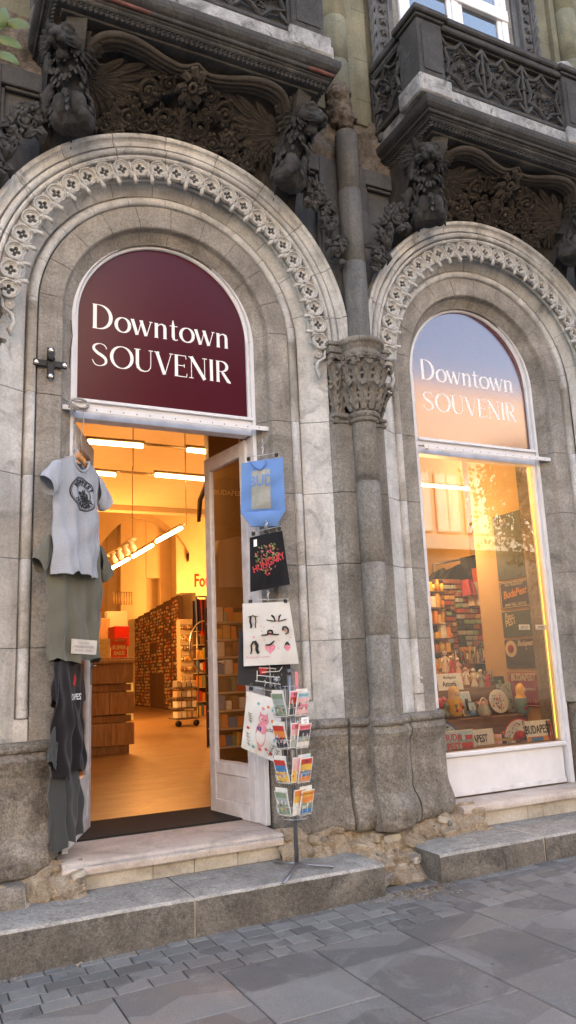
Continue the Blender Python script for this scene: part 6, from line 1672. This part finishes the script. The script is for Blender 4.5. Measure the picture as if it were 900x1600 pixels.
# red fabric bows and dark glass at the left
for i,(x,y,c,l) in enumerate(((686,1116,pm['red'],'red fabric heart ornament at the left end of the lower step'),(696,1118,pm['grn'],'dark green paprika shaped ornament beside the red heart'),(691,1106,pm['pink'],'pink fabric flower ornament above the red heart'))):
    p=at(x,y,.86); mb=MB()
    for k in range(6): mb.ell((rnd.uniform(-.03,.03),rnd.uniform(-.02,.02),.03+rnd.uniform(-.02,.06)),(.022,.02,.026),8,c)
    tag(mb.build('fabric_ornament',c,loc=p),l,'ornament','fabric ornaments in the window')
# white and red folk figurines on the upper step
skin=plain('figurine_skin',(.50,.33,.25))
def tray(px0,px1,py_,Y,rows_,hmax,label):
    a,b=at(px0,py_,Y),at(px1,py_,Y); w_=b.x-a.x; t=empty('souvenir_tray',a,(0,0,0),label,'tray','trays of small souvenirs in the window'); MB().box(0,w_,-.02,.03+.05*rows_,0,.008,brn).build('board',brn,t)
    for r_ in range(rows_):
        x=.0; mb=MB()
        while x<w_-.02:
            ww=rnd.uniform(.018,.045); hh=rnd.uniform(.35,1)*hmax; c=rnd.choice([pm['red'],pm['dk'],pm['wht'],pm['grn'],pm['org'],pm['rose'],pm['blue'],gold_,pm['grey'],mc[1],mc[5]]); q=rnd.random(); y_=.05*r_
            if q<.45: mb.box(x,x+ww*.85,y_,y_+.02,.009,.009+hh,c,.002); mb.box(x+ww*.15,x+ww*.7,y_-.002,y_-.0005,.009+hh*.3,.009+hh*.75,rnd.choice([pm['wht'],pm['dk'],pm['yel'],pm['red']]))
            elif q<.75: mb.lathe([(0,.009),(ww*.38,.009),(ww*.42,hh*.5),(ww*.2,hh*.7),(ww*.26,hh*.85),(0,hh)],(x+ww*.45,y_+.01,0),9,c); mb.ell((x+ww*.45,y_+.008,hh*.82),ww*.22,7,rnd.choice([c,pm['wht'],pm['dk']]))
            else: mb.tube([(x,y_,.012),(x+ww*.4,y_-.005,hh),(x+ww*.8,y_,.012)],[ww*.15,ww*.3,ww*.12],6,c)
            x+=ww
        mb.build('souvenir_row',None,t)
tray(681,790,1071,1.22,3,.13,'tray crowded with tiny souvenirs at the back of the upper step')
tray(684,800,1119,.93,1,.10,'tray of small souvenirs behind the nesting dolls and plates')
tray(697,835,1166,.56,2,.055,'tray of small trinkets behind the number plates on the window floor')
tray(690,770,1040,1.9,2,.20,'tray of taller souvenirs in front of the magnet racks')
def figurine(px_,pyb,Y,h,c1,c2,label):
    h*=.85
    t=empty('figurine',at(px_,pyb,Y),(0,0,rnd.uniform(-.5,.5)),label,'figurine','folk figurines in the window')
    MB().lathe([(0,0),(h*.20,0),(h*.19,h*.05),(h*.10,h*.42),(h*.08,h*.5),(h*.12,h*.66),(h*.06,h*.74),(0,h*.75)],n=12,m=c1).build('dress',c1,t)
    MB().ell((0,0,h*.84),(h*.10,h*.10,h*.12),10,skin).build('head',skin,t); MB().ell((0,h*.02,h*.88),(h*.115,h*.11,h*.10),10,c2).build('scarf',c2,t)
    mb=MB(); 
    for sg in (-1,1): mb.tube([(sg*h*.10,0,h*.64),(sg*h*.18,-h*.05,h*.5),(sg*h*.10,-h*.14,h*.42)],[h*.045,h*.04,h*.03],6,c1)
    mb.build('arms',c1,t)
figurine(697,1051,1.25,.24,pm['wht'],pm['grey'],'tall white folk figurine at the left above the Astoria sign')
figurine(707,1053,1.15,.20,pm['red'],pm['wht'],'figurine in a red dress above the middle of the Astoria sign')
figurine(717,1052,1.2,.17,pm['rose'],pm['wht'],'rose coloured figurine above the right end of the Astoria sign')
figurine(729,1070,1.1,.19,pm['wht'],pm['rose'],'white figurine just right of the Astoria sign')
figurine(742,1073,1.1,.20,pm['wht'],pm['wht'],'all white figurine in the middle of the upper step')
figurine(753,1073,1.1,.19,pm['grey'],pm['wht'],'grey figurine with white scarf, middle of the upper step')
figurine(763,1073,1.15,.17,pm['red'],pm['dk'],'short figurine in red with dark hair at the right of the upper step')
figurine(681,1060,1.1,.22,pm['org'],pm['yel'],'orange figurine at the far left behind the window edge')
# mugs and trinkets on the floor
mugp=[(0,0),(.030,0),(.032,.01),(.033,.075),(.030,.078),(.028,.01),(0,.008)]
for i,(x,c,l) in enumerate(((779,pm['rose'],'pink mug right of the white PEST plate'),(786,pm['dk'],'dark mug in the row left of the red fan'),(793,pm['grey'],'grey mug in the row left of the red fan'),(800,pm['wht'],'white mug with gold band below the red fan'),(807,pm['dk'],'black mug nearest the cream BUDAPEST plate'))):
    p=at(x,1163,.50); t=empty('souvenir_mug',p,(0,0,0),l,'mug','mugs on the window floor'); MB().lathe(mugp,n=14,m=c).build('cup',c,t); MB().tube([(.032+.02*math.sin(k*PI/5),0,.015+.05*k/5) for k in range(6)],.004,5,c).build('handle',c,t)
    MB().lathe([(.0335,.03),(.0337,.05)],n=14,m=gold_).build('band',gold_,t)
# tin signs on the right side wall of the window
wallx=2.06
mb=MB(); mb.box(wallx+.012,wallx+.05,.41,1.30,.56,4.3,och); tag(mb.build('display_side_wall',och),kind='structure')
def tin(py0,py1,px_,base,label,draw):
    t0=atX(835,py0+0,wallx); t1=atX(835,py1,wallx); y0,y1=.62,.99
    a=atX(px_,py0,wallx); z0=t1.z; z1=t0.z
    h=z1-z0; w_=.40; t=empty('tin_sign',(wallx,.99,z0),(0,0,-PI/2),label,'sign','tin signs on the side wall of the window')
    MB().box(0,w_,-.002,.004,0,h,base,.001).build('plate',base,t); draw(t,w_,h); return t
FT=lambda x,z,rot=0: Matrix.Translation((x,-.004,z))@Matrix.Rotation(rot,4,'Y')@Matrix.Rotation(PI/2,4,'X')
dkb=plain('tin_dark',(.055,.05,.055),.45); gr2=plain('tin_teal',(.07,.095,.085),.45); rdn=plain('tin_red',(.25,.03,.035),.45); crm=plain('tin_cream',(.55,.50,.40),.45); ogn=plain('tin_orange',(.62,.28,.06),.45)
def frame_(t,w_,h,m):
    mb=MB()
    for (a,b,c,d) in ((.03,.97,.03,.05),(.03,.97,.95,.97),(.03,.05,.05,.95),(.95,.97,.05,.95)): mb.box(w_*a,w_*b,-.0035,-.0025,h*c,h*d,m)
    mb.build('border',m,t)
def s1(t,w_,h): frame_(t,w_,h,crm); btext('VISIT BUDAPEST',.034,crm,t,FT(w_/2,h*.87)); btext('BudaPest',.098,ogn,t,FT(w_/2,h*.55,-.10),shear=.25,sx=.85,weight=.002); btext('AND FEEL GOOD',.036,crm,t,FT(w_/2,h*.13),weight=.0005); strips(t,[(w_*.25,w_*.7,h*.32,h*.36,ogn)])
def s2(t,w_,h):
    strips(t,[(w_*.05,w_*.95,h*.05,h*.4,crm),(w_*.4,w_*.85,h*.08,h*.6,rdn),(w_*.5,w_*.6,h*.6,h*.7,crm),(w_*.65,w_*.75,h*.6,h*.72,crm),(w_*.75,w_*.9,h*.2,h*.65,ogn)]); btext('Beer',.075,crm,t,FT(w_*.24,h*.82),shear=.2,sx=.8,weight=.001); btext('PEST',.085,crm,t,FT(w_*.28,h*.58,-.2),sx=.8,weight=.002)
def s3(t,w_,h):
    strips(t,[(0,w_,0,h*.32,plain('tin_grey',(.16,.15,.15)))]+[(w_*(.4+.06*k),w_*(.43+.06*k),h*(.36+.06*(j)),h*(.41+.06*j),crm) for j in range(3) for k in range(10)]); MB().lathe([(w_*.19,0),(0,-.002)],(w_*.2,-.0025,h*.68),20,crm,axis='Y').ell((w_*.2,-.006,h*.68),(w_*.10,.004,h*.16),8,rdn).build('round_picture',None,t)
    btext('Budapest',.07,crm,t,FT(w_*.67,h*.85),shear=.3,sx=.75,weight=.001); btext('is',.04,crm,t,FT(w_*.7,h*.66)); btext('CALLING YOU',.062,pm['dk'],t,FT(w_*.55,h*.17),sx=.85,weight=.001)
def s4(t,w_,h): frame_(t,w_,h,crm); btext('BUDAPEST',.082,crm,t,FT(w_*.5,h*.84),sx=.8,weight=.003); btext('experience',.045,crm,t,FT(w_*.62,h*.52),sx=.9); btext('it is a nice trip!!',.048,crm,t,FT(w_*.6,h*.18),shear=.3,sx=.85)
def s0(t,w_,h): strips(t,[(w_*.05,w_*.5,h*.05,h*.9,pm['grey']),(w_*.5,w_*.95,h*.3,h*.9,rdn),(w_*.2,w_*.8,h*.05,h*.35,crm)]); btext('LOVE',.05,crm,t,FT(w_*.3,h*.9))
tin(790,898,0,gr2,'grey green tin poster, topmost on the side wall',s0)
tin(902,946,0,dkb,'black tin sign with orange script BudaPest, under the top poster',s1)
tin(951,993,0,gr2,'green tin sign reading Beer Pest with a red crowd',s2)
tin(997,1043,0,dkb,'dark tin sign with checkered band and CALLING YOU',s3)
tin(1050,1105,0,rdn,'dark red tin sign reading BUDAPEST, lowest on the side wall',s4)
# small labels stuck to the inside of the pane
for (x0,x1,tx,l) in ((810,828,'ANTOS','small white paper label on the pane, left one of two'),(836,853,'AMMA','small white paper label on the pane, right one by the light strip')):
    a,b=at(x0,976,.345),at(x1,984,.345); o=MB().box(a.x,b.x,.343,.3445,b.z,a.z,M['txtw']).build('paper_label',M['txtw']); tag(o,l,'label','paper labels on the window pane'); btext(tx,.028,M['ink'],o,face_y((a.x+b.x)/2,.3425,(a.z+b.z)/2),'lettering',0,sx=.9)
# back of the window: magnets wall block, rail with hoodies, bags, shawls, shelves
bxs=lambda x0,x1,y0,y1,Y,mat,name,label,cat,d=.1: bx(x0,x1,y0,y1,Y,mat,name,label,cat,d)
p=at(779,900,2.6); MB().box(at(764,1000,2.5).x,at(796,1000,2.5).x,2.5,2.7,.56,4.5,plain('cream_column',(.62,.50,.33),.8)).build('display_column'); tag(bpy.data.objects['display_column'],'cream column standing behind the window display','column')
def brickstack(x0,x1,y0,y1,Y,label):
    a,b=at(x0,y1,Y),at(x1,y0,Y); t=empty('magnet_rack',(a.x,Y,a.z),label=label,cat='rack'); w_=b.x-a.x; h=b.z-a.z
    MB().box(0,w_,.03,.08,0,h,brn).build('back_board',brn,t)
    nx,nz_=9,int(h/.058); c=0
    for j in range(nz_):
        for i in range(nx):
            if c>=96: break
            x0_=w_*i/nx
    # rows of small boxes, each row one part
    for j in range(nz_):
        mb=MB(); z=h*j/nz_; x=0
        while x<w_-.05:
            ww=rnd.uniform(.07,.10); mb.box(x+.004,x+ww-.004,-.02,.029,z+.004,z+h/nz_-.010,rnd.choice([mc[1],mc[2],mc[4],mc[3],pm['grn'],pm['dk'],plain('brick_pack',(.30,.12,.07)),plain('brick_pack',(.30,.12,.07)),pm['grey']]),.004); x+=ww
        mb.build('magnet_row',None,t)
brickstack(692,722,905,1040,2.2,'rack of stacked souvenir magnets behind the figurines, left half')
brickstack(722,746,925,1045,2.15,'rack of stacked souvenir magnets behind the figurines, right half')
def shelfgoods(x0,x1,ys,Y,label):
    a,b=at(x0,ys[-1],Y),at(x1,ys[0],Y); t=empty('goods_shelf',(a.x,Y,a.z),label=label,cat='shelf'); w_=b.x-a.x
    MB().box(0,w_,.12,.14,-.02,b.z-a.z,dkw).build('back',dkw,t)
    for y_ in ys:
        z=at((x0+x1)/2,y_,Y).z-a.z; MB().box(0,w_,-.08,.12,z-.012,z,dkw).build('shelf_board',dkw,t); mb=MB(); x=.0
        while x<w_-.04:
            ww=rnd.uniform(.03,.08); hh=rnd.uniform(.06,.16)
            if rnd.random()<.6: mb.box(x,x+ww*.9,-.07,.0,z+.001,z+hh,rnd.choice([pm['org'],pm['yel'],pm['red'],pm['wht'],gold_,pm['dk']]),.004)
            else: mb.lathe([(0,0),(ww*.4,0),(ww*.45,hh*.6),(ww*.2,hh),(0,hh)],(x+ww*.45,-.03,z+.002),8,rnd.choice([pm['yel'],pm['org'],gold_]))
            x+=ww
        mb.build('goods_row',None,t)
shelfgoods(664,693,(925,950,975,998,1020,1045),1.9,'narrow goods shelf at the left edge of the window')
t=empty('clothes_rail',at(677,882,2.7),label='clothes rail with dark tops high behind the window',cat='clothes rail'); a,b=at(677,882,2.7),at(752,868,2.7)
mb=MB(); mb.tube([(0,0,0),b-a],.014,6,M['steel']); mb.tube([(0,0,0),(0,0,-1.6)],.014,6,M['steel']); mb.tube([b-a,(b-a)+Vector((0,0,-1.6))],.014,6,M['steel']); mb.build('rail',M['steel'],t)
def garment(px_,py_,Y,w_,h_,m,label,sh=True):
    p=at(px_,py_,Y); n=12
    o=MB().grid(lambda u,v:((-.5+u)*w_*(1 if v>.25 or not sh else .45+2.2*v)+.0, .04*math.sin(u*13+px_)*(.3+v)-.05*math.sin(PI*u),-h_*v-(.10*w_*abs(u-.5)*2 if v<.3 else 0)),n,10,m).build('hung_garment',m,loc=p); tag(o,label,'garment','garments hung behind the window')
ch=plain('charcoal_knit',(.04,.045,.045)); bkn=plain('black_knit',(.014,.015,.016))
garment(688,888,2.6,.52,.50,ch,'charcoal hooded top, leftmost on the window clothes rail')
garment(713,882,2.5,.62,.55,bkn,'black hooded top in the middle of the window clothes rail')
garment(737,868,2.55,.34,.60,plain('strap_bag',(.03,.03,.028)),'dark bag with long straps at the right end of the rail',False)
garment(753,885,2.3,.33,.52,plain('orange_bag',(.80,.16,.03)),'bright orange bag hanging above the shawls',False)
garment(755,945,2.2,.16,.55,plain('red_shawl',(.55,.03,.05)),'red shawl hanging below the orange bag',False)
garment(762,950,2.15,.10,.55,plain('white_shawl',(.62,.58,.55)),'white and blue shawl beside the red one',False)
garment(745,945,2.3,.34,.40,plain('teal_shawl',(.05,.10,.11)),'dark teal shawl left of the red one',False)
garment(760,998,2.0,.42,.42,bkn,'black shirt with a pale city print low beside the column',True)
p=at(762,1020,1.93); mb=MB()
for k in range(9): mb.box(p.x-.12+.026*k,p.x-.10+.026*k,1.90,1.905,p.z-.08,p.z+.05*abs(math.sin(k*1.7)),crm)
tag(mb.build('city_print'),None); o=bpy.data.objects['city_print']; o['label']='pale city skyline panel in front of the low black shirt'; o['category']='panel'
garment(729,905,2.05,.16,.18,plain('red_pack',(.35,.03,.04)),'small dark red pack hanging over the magnet racks',False)
garment(738,910,2.1,.14,.26,plain('striped_scarf',(.62,.50,.42)),'striped scarf hanging right of the small red pack',False)
tubelight(Vector((1.0,1.6,3.2)),Vector((2.6,1.6,3.2)),'tube light inside the shop window above the display',6.5,.012,(1,.58,.28))
tubelight(Vector((3.0,2.3,4.2)),Vector((4.6,2.3,4.2)),'tube light near the back wall of the window display',10,.028,(1,.50,.20))
tubelight(Vector((.85,1.1,3.5)),Vector((1.7,1.1,3.5)),'tube light right behind the window transom',3.5,.010,(1,.62,.33))
# ---------------------------------------------------------------- the other side of the street (seen in the glass)
def farbuilding(x0,x1,y,h,wallm,label,nx,nz_,win,frame,z0=3.8,fh=3.1,mode='grid'):
    t=empty('opposite_building',((x0+x1)/2,y,0),label=label,cat='building',group='buildings across the street'); cx_=(x0+x1)/2
    MB().box(x0-cx_,x1-cx_,-8,0,0,h,wallm).build('wall',wallm,t)
    w_=(x1-x0)/nx
    fr=MB(); pn=MB()
    for i in range(nx):
        for j in range(nz_):
            a=x0-cx_+w_*i+w_*.12; b=a+w_*.76; zz=z0+fh*j
            if zz+fh*.8>h: continue
            o=MB().box(a-.05,b+.05,.002,.08,zz-.05,zz+fh*.72+.05,frame).build('window',frame,t)
            MB().box(a,b,.081,.09,zz,zz+fh*.72,random.choice(win)).build('pane',None,o)
            MB().box((a+b)/2-.03,(a+b)/2+.03,.091,.11,zz,zz+fh*.72,frame).build('mullion',frame,o)
    return t
beige=plain('beige_render',(.55,.40,.28),.8); cream_=plain('cream_cladding',(.42,.38,.33),.7); greyw=plain('grey_cladding',(.42,.40,.38),.7)
wb=plain('white_blind',(.62,.60,.56),.7); dg=plain('dark_far_glass',(.06,.07,.08),.15)
farbuilding(3,11,-16,12.5,greyw,'grey office block across the street with dark windows',5,3,[dg,dg,wb],greyw)
fb=farbuilding(11.2,24,-16.5,11.6,plain('peach_render',(.52,.37,.28),.8),'peach office block with a band of white blinds across the street',10,1,[wb,wb,dg,wb],cream_,z0=6.0,fh=2.9)
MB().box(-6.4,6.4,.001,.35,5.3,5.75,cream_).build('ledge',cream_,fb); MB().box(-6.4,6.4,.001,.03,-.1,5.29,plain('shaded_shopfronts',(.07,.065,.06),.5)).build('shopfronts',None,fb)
farbuilding(24.2,44,-18,12.5,beige,'beige block across the street, right of the pale offices',8,2,[wb,dg],beige)
farbuilding(-24,2.8,-16,13,beige,'tall beige block across the street, left of the grey offices',12,3,[dg,wb],beige)
# trees
lf=NT('street_leaf'); n=lf.noise(3,3); lf.set(Base_Color=lf.ramp(n,[(.3,(.012,.02,.006)),(.7,(.035,.05,.015))]),Roughness=.5); lf=lf.mat
bark=plain('bark',(.10,.08,.06),.9,bump=.6)
def tree(x,y,h,r,nl,label,ls=.09,seed=1):
    t=empty('street_tree',(x,y,0),label=label,cat='tree',group='trees across the street'); q=random.Random(seed)
    tr=MB(); tr.tube([(0,0,0),(.05,.03,h*.3),(0,.05,h*.62)],[.16,.12,.07],8,bark)
    tips=[]
    for k in range(16):
        a=q.uniform(0,6.3); z=h*q.uniform(.35,.6); e=Vector((r*q.uniform(.4,.9)*math.cos(a),r*q.uniform(.4,.9)*math.sin(a),h*q.uniform(.6,1.0))); tr.tube([(0,.03,z),(e.x*.5,e.y*.5,z+(e.z-z)*.6),e],[.05,.03,.01],5,bark); tips.append(e)
    tr.build('trunk',bark,t); mb=MB()
    for i in range(nl):
        c=q.choice(tips)+Vector((q.gauss(0,r*.24),q.gauss(0,r*.24),q.gauss(0,h*.07))); a=Euler((q.uniform(0,6),q.uniform(0,6),q.uniform(0,6))).to_matrix(); s_=ls*q.uniform(.7,1.4)
        mb.add([c+a@Vector(v_)*s_ for v_ in ((-1,0,0),(0,-.55,.1),(1,0,0),(0,.55,.1))],[(0,1,2,3)],lf)
    mb.build('crown',lf,t,fixn=False); return t
tree(2.8,-8.8,8.5,2.6,8000,'dark leafy street tree across from the shop door',.10,1)
tree(11.6,-8.9,6.3,1.7,6500,'smaller leafy street tree across from the shop window',.075,2)
# twig with leaves reaching in at the top left corner
c=at(-60,40,-2.3)
t=empty('overhanging_tree',(-4.6,-2.6,0),label='green leaves of a street tree reaching in at the top left corner',cat='tree'); o0=Vector((-4.6,-2.6,0))
tr=MB(); e=at(-20,62,-2.35)-o0; tr.tube([(0,0,0),(.05,0,2.2),(.3,.1,3.4),e*.8+Vector((0,0,.5)),e+Vector((-.03,0,.02))],[.07,.06,.03,.014,.005],7,bark); 
tr.tube([e,at(-2,66,-2.38)-o0,at(14,70,-2.4)-o0],[.004,.003,.002],5,bark); tr.build('trunk',bark,t)
lg=NT('fresh_leaf'); n=lg.noise(9,3); lg.set(Base_Color=lg.ramp(n,[(.3,(.045,.085,.015)),(.7,(.10,.15,.035))]),Roughness=.45); lg.b.inputs['Transmission Weight'].default_value=0; lg=lg.mat
mb=MB()
for (px_,py_,dx_,dz,s_) in ((3,28,.2,1,.058),(28,38,1,.35,.050),(14,66,1,-.1,.055),(12,90,1,-.25,.050),(-12,52,.3,1,.06),(-25,90,-.3,-.6,.06),(-18,20,-.5,.8,.06)):
    c=at(px_,py_,-2.4+random.uniform(-.03,.03))-o0; d=Vector((dx_,.1,dz)).normalized(); sd_=d.cross(Vector((.2,-1,.1))).normalized(); n_=d.cross(sd_)
    L=[]; 
    for i in range(9):
        f_=i/8; w_=s_*.42*max(0,math.sin(PI*min(1,f_*.9+.05)))**.8*(1-f_*.2)
        L+= [c+d*s_*(f_*2-1)*.75+sd_*w_+n_*.006*math.cos(f_*5),c+d*s_*(f_*2-1)*.75-n_*.006,c+d*s_*(f_*2-1)*.75-sd_*w_+n_*.006*math.cos(f_*5)]
    mb.add(L,[(3*i,3*i+1,3*i+4,3*i+3) for i in range(8)]+[(3*i+1,3*i+2,3*i+5,3*i+4) for i in range(8)],lg,True)
mb.build('leaves',lg,t,fixn=False)
# lilac grey render of the neighbouring wall patch behind the twig is part of the building
